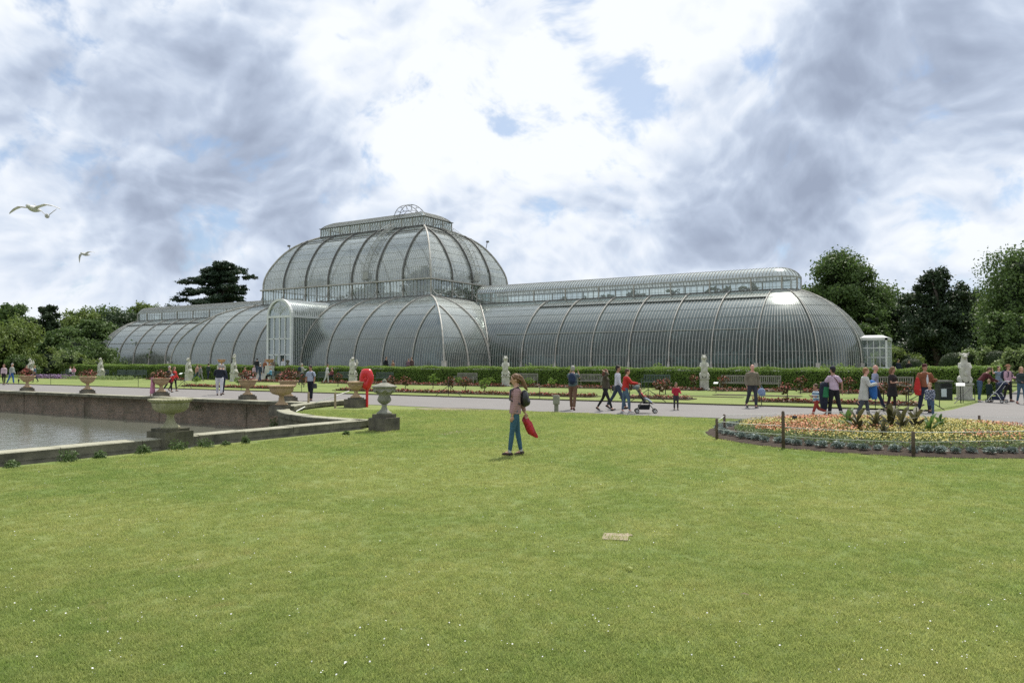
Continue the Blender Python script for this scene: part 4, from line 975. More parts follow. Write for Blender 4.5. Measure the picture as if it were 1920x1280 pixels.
def zbed(x, y): q = np.hypot(x, y); return np.interp(q, [0, RBR * .5, RBR - .9, RBR - .12, RBR], [.23, .20, .12, .05, .01])
r = np.random.default_rng(77)
x, y = in_bed(44000, r, RBR - .72); z = zbed(x, y) + r.random(44000) * .16 * (.6 + .4 * np.sin(x * 7) * np.sin(y * 7)); quads_obj('bedding_leaves', leaf_quads(np.stack([x, y, z], 1), np.tile([0, 0, 1.], (44000, 1)), .048, r, .9, .7), m_fg, RB, kind='stuff')
def drift(seed, x, y): return np.sin(x * 1.3 + seed) + np.sin(y * 1.9 + seed * 2.1) + .6 * np.sin(x * 3.1 - y * 2.3 + seed)
x, y = in_bed(19000, r, RBR - .85); k = (drift(1, x, y) + .8 * (x > .9) + r.normal(0, .6, len(x))) > -.6; x, y = x[k], y[k]; z = zbed(x, y) + .10 + r.random(len(x)) * .10
quads_obj('yellow_blooms', leaf_quads(np.stack([x, y, z], 1), np.tile([0, -.2, 1.], (len(x), 1)), .036, r, .6, .9), m_fy, RB, kind='stuff')
x, y = in_bed(20000, r, RBR - 1.0); k = (-drift(1, x, y) - 1.0 * (x > .9) + r.normal(0, .7, len(x))) > .95; x, y = x[k], y[k]; z = zbed(x, y) + .11 + r.random(len(x)) * .11
quads_obj('coral_blooms', leaf_quads(np.stack([x, y, z], 1), np.tile([0, -.2, 1.], (len(x), 1)), .042, r, .6, .9), m_fp, RB, kind='stuff')
# blue-grey tufts around the rim
r = np.random.default_rng(5); d_, q = in_shell(170, .3, 1.0, r); d_[:, 2] = np.abs(d_[:, 2]); c_ = d_ * q * [.15, .15, .13]
tuft0 = quads_obj('blue_grass_tuft', leaf_quads(c_, np.cross(d_, r.normal(0, 1, d_.shape)), .10, r, .2, .30), m_fesc)
k_ = 0
for i in range(92):
    a = 2 * PI * i / 92 + .01 * math.sin(i * 5); rr_ = RBR - .36 + .05 * math.sin(i * 2.3); q = P(RBU + 0, RBV, 0) + Vector((rr_ * math.cos(a), rr_ * math.sin(a), .10))
    o = tuft0 if i == 0 else tuft0.copy()
    if i: scene.collection.objects.link(o)
    o.location = q; o.rotation_euler = (0, 0, i * 1.7); o.scale = (random.uniform(.65, .95),) * 3
    tag(o, 'small blue-grey grass tuft in the ring planted round the edge of the round flower bed', 'grass tuft', 'blue-grey tufts edging the round bed')
# cannas
m_canna = leafmat('canna_leaf_green', (.115, .20, .045), (.055, .11, .028), .4); m_canna_b = leafmat('canna_leaf_bronze', (.115, .085, .045), (.045, .070, .026), .35)
def canna(px, py, h, label, seed, m, nl=12):
    h *= 1.15; u, v = at(px, py, .2); t = empty('canna_plant', P(u, v, .17), label=label, cat='canna plant', group='broad-leaved cannas in the round bed'); r = random.Random(seed)
    mb = MB(); mb.tube([(0, 0, 0), (.02, 0, h * .8)], [.02, .012], 5); mb.build('stem', m, t)
    for k in range(nl):
        a = k * 2.4 + r.uniform(-.4, .4); z0 = h * (.02 + .5 * k / nl); ln = h * r.uniform(.62, .85); el = r.uniform(.75, 1.35); wd = ln * .105; mb = MB(); rows = []
        dx, dy = math.cos(a), math.sin(a)
        for j in range(7):
            s = j / 6; w = wd * math.sin(PI * min(.97, s * .9 + .1)) ** .8; x_ = ln * s * math.cos(el) * (1 + .3 * s); z_ = z0 + ln * (math.sin(el) * s - .38 * s * s)
            c0 = Vector((dx * x_, dy * x_, z_)); sdv = Vector((-dy, dx, 0)); rows.append([c0 - sdv * w + Vector((0, 0, w * .22)), c0, c0 + sdv * w + Vector((0, 0, w * .22))])
        mb.grid(rows); mb.build('leaf', m, t, smooth=True)
for i, (px, py, h, br, lb) in enumerate([(1606, 812, .62, 1, 'leftmost bronze canna of the clump in the round bed'), (1590, 806, .55, 0, 'green canna behind the leftmost bronze one'), (1640, 810, .58, 1, 'bronze canna second from the left'), (1668, 808, .70, 1, 'tall bronze canna in the middle of the clump'), (1690, 812, .62, 1, 'bronze canna in front of the woman in black'),
        (1715, 808, .66, 1, 'bronze canna right of the middle'), (1742, 816, .52, 0, 'bright green canna near the right of the clump'), (1760, 808, .46, 0, 'rightmost green canna with a drooping leaf'), (1655, 820, .45, 1, 'short dark canna at the front of the clump')]):
    canna(px, py, h, lb, 400 + i, m_canna_b if br else m_canna)
# fence posts, rope and net round the bed
m_wood = mat('weathered_post_wood', (.155, .115, .085), .9, col2=(.075, .055, .042), vscale=8, bump=.008, bscale=60); m_rope = mat('white_rope', (.72, .72, .68), .8)
posts = []
for i, (px, y0, y1) in enumerate([(1343, 824, 784), (1357, 812, 776), (1467, 841, 770), (1710, 855, 808), (1834, 800, 778)]):
    u, v = at(px, y0); d = (CH) * F / (y0 - HY); h = (y0 - y1) / F * d
    mb = MB(); mb.tube([(0, 0, -.1), (0, 0, h * .96), (0, 0, h)], [.036, .034, .022], 9); o = mb.build('fence_post', m_wood, loc=P(u, v, 0), smooth=True)
    tag(o, ('leftmost wooden post of the rope fence round the flower bed', 'second wooden post, close behind the leftmost one', 'tall wooden post at the front left of the round bed', 'wooden post at the front middle of the round bed', 'wooden post on the far side of the round bed near the path')[i], 'post', 'rope fence posts round the flower bed'); posts.append((P(u, v, 0), h))
RF = empty('rope_fence', P(RBU, RBV, 0), label='white ropes and pale netting strung between the posts round the flower bed', cat='rope fence'); o_ = P(RBU, RBV, 0)
def sag(a, b_, s, n=12): return [a.lerp(b_, k / n) - Vector((0, 0, s * 4 * (k / n) * (1 - k / n))) - o_ for k in range(n + 1)]
far1 = P(*at(1960, 800), 0); near1 = P(*at(2150, 845), 0); mid_b = P(*at(1600, 792), 0)
seq = [(posts[0][0], posts[0][1] - .06), (posts[2][0], posts[2][1] * .62)], [(posts[2][0], posts[2][1] * .58), (posts[3][0], posts[3][1] - .02)], [(posts[3][0], posts[3][1] - .02), (near1, .5)], [(posts[1][0], posts[1][1] - .02), (mid_b, .38)], [(mid_b, .38), (posts[4][0], posts[4][1] - .03)], [(posts[4][0], posts[4][1] - .03), (far1, .3)], [(posts[0][0], posts[0][1] - .04), (posts[1][0], posts[1][1] - .04)]
for (a, ha), (b_, hb) in seq:
    mb = MB(); mb.tube(sag(a + Vector((0, 0, ha)), b_ + Vector((0, 0, hb)), .02), .006, 5); mb.build('rope', m_rope, RF)
for (a, ha), (b_, hb) in (seq[1], seq[2], seq[0]):
    mb = MB(); mb.tube(sag(a + Vector((0, 0, ha - .19)), b_ + Vector((0, 0, hb - .19)), .015), .004, 5); mb.build('rope', m_rope, RF)
m_net, N = shader('fine_net')
N.link(N.n('ShaderNodeMixShader', ins={0: .16, 1: N.n('ShaderNodeBsdfTransparent').outputs[0], 2: N.n('ShaderNodeBsdfDiffuse', ins={'Color': (.5, .5, .48, 1)}).outputs[0]}).outputs[0], N.n('ShaderNodeOutputMaterial').inputs[0])
for i, ((a, ha), (b_, hb)) in enumerate((seq[3], seq[4], seq[5], seq[6])):
    mb = MB(); top = sag(a + Vector((0, 0, ha)), b_ + Vector((0, 0, hb)), .03); mb.grid([top, [Vector((p.x, p.y, .02)) for p in top]]); mb.build('net_panel', m_net, RF)
# plant label in the bed
u, v = at(1489, 798, .2); t = empty('plant_label', P(u, v, .14), label='small black plant label on a stalk among the yellow flowers', cat='label'); m_black = mat('black_metal', (.018, .018, .018), .5)
mb = MB(); mb.tube([(0, 0, 0), (0, 0, .26)], .008, 5); mb.build('stalk', m_black, t); mb = MB(); mb.box((0, -.01, .29), (.12, .012, .075), tilt=Euler((R(-30), 0, 0))); mb.build('plate', m_black, t)

# ================================================================== STONEWORK: URNS, STATUES
m_terra = mat('buff_terracotta', (.46, .33, .20), .85, col2=(.30, .22, .14), vscale=4, bump=.006, bscale=40, detail=7)
m_urnstone = mat('lichen_urn_stone', (.40, .385, .26), .9, col2=(.20, .20, .12), vscale=5, bump=.012, bscale=34, detail=8)
m_greystone = mat('grey_urn_stone', (.34, .335, .28), .9, col2=(.15, .15, .12), vscale=5, bump=.012, bscale=34, detail=8)
m_beast = mat('pale_statue_stone', (.60, .585, .52), .85, col2=(.36, .35, .30), vscale=3.5, bump=.015, bscale=18, detail=7)
def urn(px, py, label, mats, prof, base, scale=1.0, plant=None, seed=0, group='urns on the pond edge', pier=None, extra=None, uv=None, z0=0.0):
    u, v = uv or at(px, py, z0); t = empty('stone_urn', P(u, v, z0), label=label, cat='urn', group=group); ms, mbs = mats
    mb = MB(); bh = 0
    for w, h in base: mb.box((0, 0, bh + h / 2), (w, w, h)); bh += h
    mb.build('pedestal', mbs, t)
    s = scale; foot = [(r_ * s, z * s + bh) for r_, z in prof['foot']]; mb = MB(); mb.lathe(foot, seg=28); mb.build('foot', ms, t, smooth=True)
    bowl = [(r_ * s, z * s + bh) for r_, z in prof['bowl']]; mb = MB(); fr_ = prof.get('flute', (0, 0)); mb.lathe(bowl, seg=96 if fr_[1] else 32, flute=24 if fr_[1] else 0, fdepth=.07, frange=(fr_[0] * s + bh, fr_[1] * s + bh)); mb.build('bowl', ms, t, smooth=True)
    rim = [(r_ * s, z * s + bh) for r_, z in prof['rim']]; mb = MB(); mb.lathe(rim, seg=40)
    if prof.get('egg'):
        rr_ = max(r for r, z in rim)
        for k in range(36): mb.ball((rr_ * math.cos(2 * PI * k / 36), rr_ * math.sin(2 * PI * k / 36), rim[len(rim) // 2][1]), (.016, .016, .018), 6, 4)
    mb.build('rim', ms, t, smooth=True)
    if extra: extra(t, ms, s, bh)
    top = rim[-1][1]
    if plant:
        r = np.random.default_rng(seed); w, h = plant
        L = [(w * .28 * math.cos(a), w * .28 * math.sin(a), top + h * z, w * .26, w * .26, h * .3) for a, z in zip(np.linspace(0, 6, 7), (.3, .5, .35, .55, .3, .45, .35))] + [(0, 0, top + h * .7, w * .22, w * .22, h * .3)]
        quads_obj('planting', leaf_lobes(L, 620, .10, seed, up=.6), m_redleaf, t); d_, q = in_shell(110, .6, 1.1, r); d_[:, 2] = np.abs(d_[:, 2]); quads_obj('blossoms', leaf_quads(d_ * q * [w * .48, w * .48, h * .95] + [0, 0, top], d_, .075, r, .4, .9), m_rose, t)
    if pier: mb = MB(); mb.box((0, 0, -pier[1] / 2 + .0), (pier[0], pier[0], pier[1])); mb.build('pier', m_brick, t)
    return t
TAZZA = {'foot': [(.001, 0), (.22, 0), (.22, .04), (.17, .07), (.10, .14), (.075, .24), (.085, .30), (.12, .33), (.001, .34)], 'bowl': [(.001, .32), (.14, .33), (.24, .38), (.33, .46), (.37, .56), (.36, .60), (.001, .60)], 'rim': [(.001, .585), (.36, .585), (.40, .60), (.425, .63), (.43, .66), (.41, .68), (.36, .68), (.34, .65), (.001, .65)], 'flute': (.36, .56)}
WIDE = {'foot': [(.001, 0), (.21, 0), (.21, .03), (.17, .06), (.11, .12), (.08, .22), (.075, .28), (.11, .33), (.001, .34)], 'bowl': [(.001, .32), (.15, .33), (.29, .37), (.37, .44), (.395, .54), (.39, .58), (.001, .58)], 'rim': [(.001, .575), (.39, .575), (.43, .59), (.455, .615), (.46, .64), (.44, .655), (.38, .655), (.35, .62), (.001, .60)], 'flute': (.36, .56), 'egg': 1}
VASE = {'foot': [(.001, 0), (.20, 0), (.20, .04), (.15, .07), (.09, .13), (.065, .20), (.08, .25), (.001, .26)], 'bowl': [(.001, .25), (.08, .26), (.16, .32), (.19, .38), (.16, .46), (.145, .50), (.20, .54), (.27, .62), (.30, .70), (.001, .70)], 'rim': [(.001, .69), (.30, .69), (.335, .71), (.34, .74), (.29, .755), (.25, .775), (.16, .80), (.10, .825), (.055, .845), (.065, .875), (.04, .91), (.001, .93)]}
def garland(t, ms, s, bh):
    mb = MB()
    for k in range(8):
        a0 = 2 * PI * k / 8
        for j in range(7):
            a = a0 + 2 * PI / 8 * j / 7; z = .66 - .06 * math.sin(PI * j / 7); mb.ball(((.275 - .15 * (.66 - z)) * s * math.cos(a), (.275 - .15 * (.66 - z)) * s * math.sin(a), z * s + bh), .035 * s, 6, 4)
    mb.build('garland', ms, t, smooth=True)
FARV = 46.98
for px, lb, sd_, sc in ((52, 'planted buff urn on the far pond wall, leftmost in view', 1, 1.10), (165, 'planted buff urn on the far pond wall, second from the left', 2, 1.10), (303, 'planted buff urn on the far pond wall beside the girl in pink', 3, 1.10), (465, 'planted buff urn on the far pond wall right of the man in white trousers', 4, 1.10)):
    urn(px, 0, lb, (m_terra, m_darkstone), TAZZA, [(.62, .16), (.50, .06)], sc, (1.05, .50), sd_, uv=(onv(px, FARV + .05), FARV + .05), z0=.05, pier=(.7, 1.4))
urn(535, 778, 'large plain buff urn with wide rolled rim at the tip of the curved pond wall', (m_terra, m_darkstone), WIDE, [(.62, .32), (.46, .04)], 1.06, None, 5, uv=(43.05, 53.6), z0=.0)
urn(536, 0, 'buff urn with tall red plants directly behind the large plain urn', (m_terra, m_darkstone), TAZZA, [(.62, .16), (.50, .06)], 1.10, (1.1, .62), 6, uv=(onv(541, FARV + .05), FARV + .05), z0=.05, pier=(.7, 1.4))
urn(668, 765, 'buff urn carved with garlands where the curved wall meets the path, left of the lifebuoy', (m_terra, m_darkstone), {'foot': VASE['foot'], 'bowl': [(.001, .25), (.10, .26), (.20, .32), (.26, .42), (.28, .52), (.001, .52)], 'rim': [(.001, .51), (.28, .51), (.33, .53), (.34, .57), (.28, .59), (.001, .57)]}, [(.70, .34), (.48, .06)], 1.15, None, 7, uv=at(668, 763), extra=lambda t, ms, s, bh: garland(t, ms, s, bh - .18))
urn(720, 806, 'grey lidded urn carved with leaves on a dark block at the pond corner', (m_greystone, m_darkstone), VASE, [(.60, .36), (.46, .10)], 1.02, None, 8, uv=at(721, 807), extra=garland)
urn(318, 838, 'big mossy fluted urn on a stone block in the foreground of the pond', (m_urnstone, m_copeside), WIDE, [(.68, .36), (.56, .06)], .98, None, 9, uv=(49.15, 62.0), extra=None)
# two terracotta urns beyond the hedge, flanking the steps
for s_, lb in ((-3.7, 'orange terracotta urn on a tall pedestal left of the steps beyond the hedge'), (3.7, 'orange terracotta urn on a tall pedestal half hidden by the hedge left of the porch')):
    urn(0, 0, lb, (mat('orange_terracotta', (.52, .30, .18), .8, var=.2), m_plinth), WIDE, [(.8, .5), (.62, 1.0)], .95, None, 11, group='urns flanking the steps', uv=(s_, 20.9), z0=.075)

m_parchment = mat('white_paint_small', (.74, .75, .74), .6)
def fuse(mb, name, m, parent, voxel, smooth=3, loc=None):
    """joins overlapping lumps into ONE continuous skin"""
    me = mb.mesh(name); o = bpy.data.objects.new(name, me); scene.collection.objects.link(o)
    md = o.modifiers.new('r', 'REMESH'); md.mode = 'VOXEL'; md.voxel_size = voxel
    if smooth: sm = o.modifiers.new('s', 'SMOOTH'); sm.factor = .5; sm.iterations = smooth
    TO_FUSE.append((o, m)); 
    if parent is not None: o.parent = parent
    if loc is not None: o.location = loc
    return o
TO_FUSE = []
def bake_fused():
    bpy.context.view_layer.update(); dg = bpy.context.evaluated_depsgraph_get()
    for o, m in TO_FUSE:
        me = bpy.data.meshes.new_from_object(o.evaluated_get(dg)); old = o.data; me.name = o.name; me.materials.clear()
        for mm in (m if isinstance(m, (list, tuple)) else [m]): me.materials.append(mm)
        if len(me.polygons): me.shade_smooth()
        NEW.append((o, me))
    for o, me in NEW: o.modifiers.clear(); o.data = me
    NEW.clear(); TO_FUSE.clear()
NEW = []

def beast(u, v, label, seed, head='lion', face=0.0, z0=BL, h=1.58, ped=.78):
    """heraldic beast sitting upright behind a shield, on a square pedestal"""
    t = empty('beast_statue', P(u, v, z0), rz=face, label=label, cat='statue', group='stone beasts along the hedge')
    mb = MB(); mb.box((0, 0, .05), (.72, .72, .10)); mb.box((0, 0, ped / 2 + .03), (.56, .56, ped - .14)); mb.box((0, 0, ped - .02), (.66, .66, .08)); mb.build('pedestal', m_beast, t)
    b = MB(); Z = lambda x, y, z: (x, y, ped + z)
    b.ball(Z(0, .05, .22), (.26, .27, .24), 14, 10); b.ball(Z(0, .04, .55), (.20, .19, .34), 14, 10); b.ball(Z(0, -.02, .88), (.19, .18, .26), 14, 10)
    for s in (-1, 1):
        b.ball(Z(s * .20, -.06, .20), (.12, .24, .19), 10, 8); b.tube([Z(s * .2, -.14, .12), Z(s * .2, -.27, .05), Z(s * .2, -.33, .04)], [.09, .07, .06], 8)
        b.tube([Z(s * .17, -.04, .96), Z(s * .24, -.16, .76), Z(s * .15, -.27, .72)], [.10, .08, .06], 8)
    neck = {'swan': .26, 'horse': .16}.get(head, .10)
    b.tube([Z(0, -.02, 1.0), Z(0, -.02, 1.16 + neck * .5), Z(0, -.07, 1.22 + neck)], [.16, .135, .11], 9)
    hz = 1.24 + neck
    b.ball(Z(0, -.09, hz), (.13, .16, .13), 12, 8)
    if head == 'lion':
        b.ball(Z(0, -.23, hz - .04), (.075, .09, .065), 10, 6); b.ball(Z(0, .02, hz - .06), (.19, .14, .21), 12, 8)
        for k in range(7): a = PI * k / 6; b.tube([Z(.10 * math.cos(a), -.06, hz + .10 + .02 * math.sin(a)), Z(.13 * math.cos(a), -.07, hz + .19 + .02 * math.sin(a))], [.025, .018], 5)
    elif head == 'griffin':
        b.tube([Z(0, -.18, hz), Z(0, -.29, hz - .02), Z(0, -.30, hz - .12)], [.07, .045, .015], 7)
        for s in (-1, 1): b.tube([Z(s * .07, -.02, hz + .08), Z(s * .09, .02, hz + .25)], [.035, .01], 6); b.grid([[Z(s * .16, .16, .6), Z(s * .34, .20, .8), Z(s * .30, .18, 1.25)], [Z(s * .16, .24, .6), Z(s * .34, .27, .8), Z(s * .30, .25, 1.25)]]); b.tube([Z(s * .14, .16, .5), Z(s * .3, .2, .95), Z(s * .26, .18, 1.30)], [.10, .12, .04], 7)
    elif head == 'swan':
        b.tube([Z(0, -.05, hz - .05), Z(0, .09, hz + .13), Z(0, .02, hz + .27), Z(0, -.15, hz + .22), Z(0, -.22, hz + .06)], [.10, .08, .07, .06, .035], 8)
    elif head == 'bull':
        b.ball(Z(0, -.25, hz - .06), (.09, .11, .08), 10, 6)
        for s in (-1, 1): b.tube([Z(s * .08, -.06, hz + .07), Z(s * .21, -.06, hz + .12), Z(s * .22, -.07, hz + .24)], [.035, .03, .01], 6); b.ball(Z(s * .17, -.03, hz + .03), (.07, .03, .03), 6, 5)
    elif head == 'horse':
        b.tube([Z(0, -.12, hz + .02), Z(0, -.30, hz - .07)], [.10, .06], 8)
        for s in (-1, 1): b.tube([Z(s * .06, -.02, hz + .08), Z(s * .07, .0, hz + .21)], [.03, .01], 6)
        b.tube([Z(0, -.12, hz + .1), Z(0, -.2, hz + .34)], [.025, .008], 5)
    b.tube([Z(.12, .28, .08), Z(.30, .22, .10), Z(.34, .0, .12), Z(.30, -.12, .22)], [.05, .045, .04, .05], 7)
    fuse(b, 'figure', m_beast, t, .026, 1)
    mb = MB(); rows = []
    for j in range(9):
        z = .80 - .74 * j / 8; w = .21 * (1 if z > .42 else max(.04, math.sin(PI / 2 * (z / .42)) ** .7)); rows.append([Z(x * w, -.33 + .05 * x * x, z) for x in np.linspace(-1, 1, 7)])
    mb.grid(rows); back = [[(x, y + .05, z) for x, y, z in r_] for r_ in rows]; mb.grid([list(reversed(r_)) for r_ in back])
    for k in (0, -1): mb.grid([[r_[k] for r_ in rows], [r_[k] for r_ in back]])
    mb.grid([rows[0], back[0]]); mb.ball(Z(0, -.36, .48), (.09, .03, .12), 8, 6); mb.build('shield', m_beast, t, smooth=False)
for px, hd, fc, lb in ((58, 'griffin', -.1, 'stone beast statue at the far left edge behind the leftmost planted urn'), (190, 'horse', .1, 'stone beast statue in front of the rounded left end of the glasshouse'),
                       (355, 'bull', 0, 'stone beast statue with flat crowned head left of the steps'), (440, 'swan', 0, 'stone beast statue with looped curving neck right of the steps'),
                       (662, 'griffin', .5, 'stone beast statue with raised beak above the garlanded urn'), (948, 'lion', .5, 'stone beast statue in the middle, behind the woman on the lawn'), (1320, 'lion', .35, 'stone beast statue holding its shield left of the long slatted bench')):
    vv = 24.6 if px not in (948, 1320) else 23.4; beast(onv(px, vv), vv, lb, px, hd, fc)
beast(63.15, 29.3, 'stone beast statue with horned head at the cross path corner on the right', 9, 'bull', .3)

# ================================================================== BENCHES, BINS, SMALL FURNITURE
m_teak = mat('silvered_teak', (.27, .255, .225), .8, col2=(.17, .16, .14), vscale=6, bump=.003, bscale=50); m_teakd = mat('green_grey_shaded_bench', (.085, .11, .10), .7, var=.25)  # green-grey benches; for the shaded ones the shade is put into this dark colour
def bench(u, v, L, m, label, rz=0.0, src=None):
    if src is not None: return copy_tree(src, P(u, v, BL), rz, label)
    t = empty('park_bench', P(u, v, BL), rz=rz, label=label, cat='bench', group='benches along the hedge')
    for k in range(4): mb = MB(); mb.box((0, -.24 + .13 * k, .43), (L, .10, .028)); mb.build('seat_slat', m, t)
    mb = MB(); mb.box((0, .265, .92), (L, .04, .08)); mb.box((0, .225, .50), (L, .04, .05)); mb.build('back_rail', m, t)
    n = int(L / .115)
    for k in range(n): mb = MB(); mb.box((-L / 2 + L * (k + .5) / n, .245, .71), (.05, .02, .38), tilt=Euler((R(-5), 0, 0))); mb.build('back_slat', m, t)
    for s in (-1, 1):
        for y, h in ((-.27, .64), (.25, .96)): mb = MB(); mb.box((s * (L / 2 - .03), y, h / 2), (.06, .06, h)); mb.build('leg', m, t)
        mb = MB(); mb.box((s * (L / 2 - .03), -.02, .66), (.07, .60, .035)); mb.build('armrest', m, t)
    return t
bv = 21.7
b0 = bench(onv(1378, bv), bv, 1.95, m_teak, 'pale slatted bench left of and behind the bald man, nearer the right statue')
bench(onv(1433, bv), bv, 0, 0, 'pale slatted bench right of and behind the bald man', src=b0); bench(onv(1677, bv), bv, 0, 0, 'pale slatted bench behind the woman in black', src=b0)
bench(onv(1108, bv), bv, 0, 0, 'pale slatted bench between the backpacked man and the brown-haired woman', src=b0); bench(onv(985, bv), bv, 0, 0, 'pale slatted bench just right of the middle beast statue', src=b0)
bench(onv(873, bv), bv, 0, 0, 'pale slatted bench standing free left of the middle beast statue', src=b0)
b1 = bench(onv(1229, bv), bv, 1.95, m_teakd, 'dark shaded bench behind the pushchair by the hedge')
for px, lb in ((718, 'green-grey bench right of the lifebuoy post'), (644, 'green-grey bench with a seated person in red'), (607, 'green-grey bench beside the person in white by the hedge'), (556, 'green-grey bench behind the backpacked man'), (518, 'green-grey bench under the person in light blue'), (262, 'grey bench left of the woman with the toddler'), (241, 'grey bench in shade left of it'), (226, 'grey bench in shade further left'), (128, 'bench under the seated person in white on the left'), (192, 'bench under the person seated by the left statue')):
    bench(onv(px, bv), bv, 0, 0, lb, src=b1)
# steps up to the terrace
st = empty('stone_steps', P(-.2, 20.6, 0), label='flight of pale stone steps through the gap in the hedge', cat='steps')
for k in range(5): mb = MB(); mb.box((0, .2 + .34 * k, .075 + .07 + .13 * k), (4.9, .36, .13)); mb.box((0, .2 + .34 * k, .04), (4.8, .30, .1)); mb.build('step', m_plinth, st)
mb = MB(); mb.box((0, 2.8, .35), (4.9, 2.4, .68)); mb.build('landing', m_plinth, st)
# litter bin
m_bin = mat('black_green_bin', (.018, .024, .024), .5, var=.2); m_bin2 = mat('bin_notice', (.55, .60, .66), .6)
u, v = at(1768, 752); t = empty('litter_bin', P(u, v, 0), label='black square litter bin with a pale notice beside the cross path', cat='bin', rz=.5)
mb = MB(); mb.box((0, 0, .45), (.56, .56, .86)); mb.build('body', m_bin, t); mb = MB(); mb.box((0, 0, .98), (.64, .64, .05)); mb.box((0, 0, .93), (.60, .60, .03)); mb.build('lid', m_iron, t)
mb = MB(); mb.box((-.12, -.287, .42), (.24, .012, .38)); mb.build('notice', m_bin2, t); mb = MB(); mb.box((.0, -.285, .78), (.42, .01, .14)); mb.build('slot', m_dark, t)
# little lectern signs
def sign(px, py, h, label, w=.26, uv=None):
    u, v = uv or at(px, py, BL); t = empty('information_sign', P(u, v, BL), label=label, cat='sign', group='small white signs')
    mb = MB(); mb.tube([(0, 0, 0), (0, 0, h)], .022, 6); mb.build('post', m_black, t); mb = MB(); mb.box((0, -.02, h + .03), (w, .03, w * .62), tilt=Euler((R(-55), 0, 0))); mb.build('plate', m_parchment, t)
sign(1800, 755, .78, 'small white sign on a black post right of the litter bin', .34); sign(1342, 736, .55, 'small white sign between the right beast statue and the long bench', .26); sign(340, 716, .75, 'small white sign left of the crowned beast statue', .36)
# thin black fence along the edge of the bed lawn
FE = empty('wire_fence', P(10, 39.05, 0), label='thin black wire fence along the path edge of the bed lawn', cat='fence'); o_ = P(10, 39.05, 0)
fpx = (96, 168, 260, 346, 453, 566, 690, 841, 1012, 1215, 1427, 1640, 1722); us = [onv(p, 39.05) for p in fpx] + [61.6]; us.insert(0, -12)
for k, u in enumerate(us):
    mb = MB(); br = k in (4, 8, 10, 13); w = .016
    mb.tube([P(u, 39.05, BL) - o_, P(u, 39.05, .86) - o_], w, 6); mb.ball(P(u, 39.05, .88) - o_, .028, 6, 5)
    if br:
        for s in (-1, 1): mb.tube([P(u, 39.05, .62) - o_, P(u + s * .85, 39.05, BL) - o_], .016, 5)
    mb.build('post', m_black, FE)
for z in (.78, .45):
    mb = MB()
    for a, b_ in zip(us[:-1], us[1:]): mb.tube([P(a, 39.05, z) - o_, P((a + b_) / 2, 39.05, z - .02) - o_, P(b_, 39.05, z) - o_], .0035, 4)
    mb.build('wire', m_black, FE)
# side return of the fence by the cross path
mb = MB()
for u, v in ((62.5, 36.5), (63.2, 32.5), (63.6, 30.2)): mb.tube([P(u, v, BL) - o_, P(u, v, .86) - o_], .016, 6)
mb.tube([P(63.5, 31.0, .75) - o_, P(62.9, 33.6, BL) - o_], .018, 5); mb.tube([P(61.6, 39.05, .8) - o_, P(62.5, 36.5, .78) - o_, P(63.6, 30.2, .78) - o_], .004, 4); mb.build('post', m_black, FE)
# blue bag hung on a fence post
u = us[11]; t = empty('bag', P(u + .05, 39.15, .50), label='round blue patterned bag hanging on the fence post beside the bald man', cat='bag'); m_bluebag = mat('blue_pattern_cloth', (.09, .17, .34), .8, col2=(.30, .36, .46), vscale=22)
b = MB(); b.ball((0, -.08, .12), (.17, .09, .17), 12, 8); b.ball((.03, -.1, .05), (.15, .08, .12), 10, 6); fuse(b, 'pouch', m_bluebag, t, .02); mb = MB(); mb.tube([(-.07, -.05, .26), (-.02, -.01, .39), (.06, -.05, .26)], .008, 5); mb.build('strap', m_bluebag, t)
# lifebuoy housing
m_redp = mat('red_plastic', (.56, .018, .022), .32, var=.08, vscale=4, spec=.5); u, v = at(688, 763)
t = empty('lifebuoy_station', P(u, v, 0), label='bright red lifebuoy housing on a red post at the pond corner', cat='lifebuoy station', rz=R(32) - .25)
mb = MB(); mb.box((0, .03, .50), (.085, .085, 1.04)); mb.build('post', m_redp, t)
mb = MB(); sil = [(0.0, .72), (.10, .735), (.17, .80), (.235, .95), (.31, 1.13), (.31, 1.28), (.27, 1.42), (.20, 1.565), (.10, 1.60), (0, 1.605)]; full = sil + [(-x, z) for x, z in reversed(sil[1:-1])]
cx_, cz_ = 0, 1.18; rows = []
for sc, y in ((.01, -.11), (.25, -.12), (.34, -.155), (.62, -.165), (.85, -.13), (1.0, -.05), (1.0, .0), (.01, .0)): rows.append([(cx_ + x * sc, y, cz_ + (z - cz_) * sc) for x, z in full + [full[0]]])
mb.grid(rows); mb.build('cover', m_redp, t, smooth=True); mb = MB(); mb.tube([(.11 * math.cos(a), -.135, 1.18 + .13 * math.sin(a)) for a in np.linspace(0, 2 * PI, 17)], .018, 6); mb.ball((0, -.12, 1.18), (.075, .03, .09), 10, 6); mb.build('centre_boss', m_redp, t, smooth=True)
# stone marker on the lawn edge
u, v = at(1043, 773); b = MB(); b.box((0, 0, .16), (.15, .12, .34)); b.box((0, 0, .46), (.24, .15, .30)); b.box((0, 0, .63), (.20, .13, .04)); o = fuse(b, 'stone_marker', m_greystone, None, .015, 2, P(u, v, 0)); o.rotation_euler.z = .4; tag(o, 'small grey stone marker post standing at the lawn edge', 'marker stone')
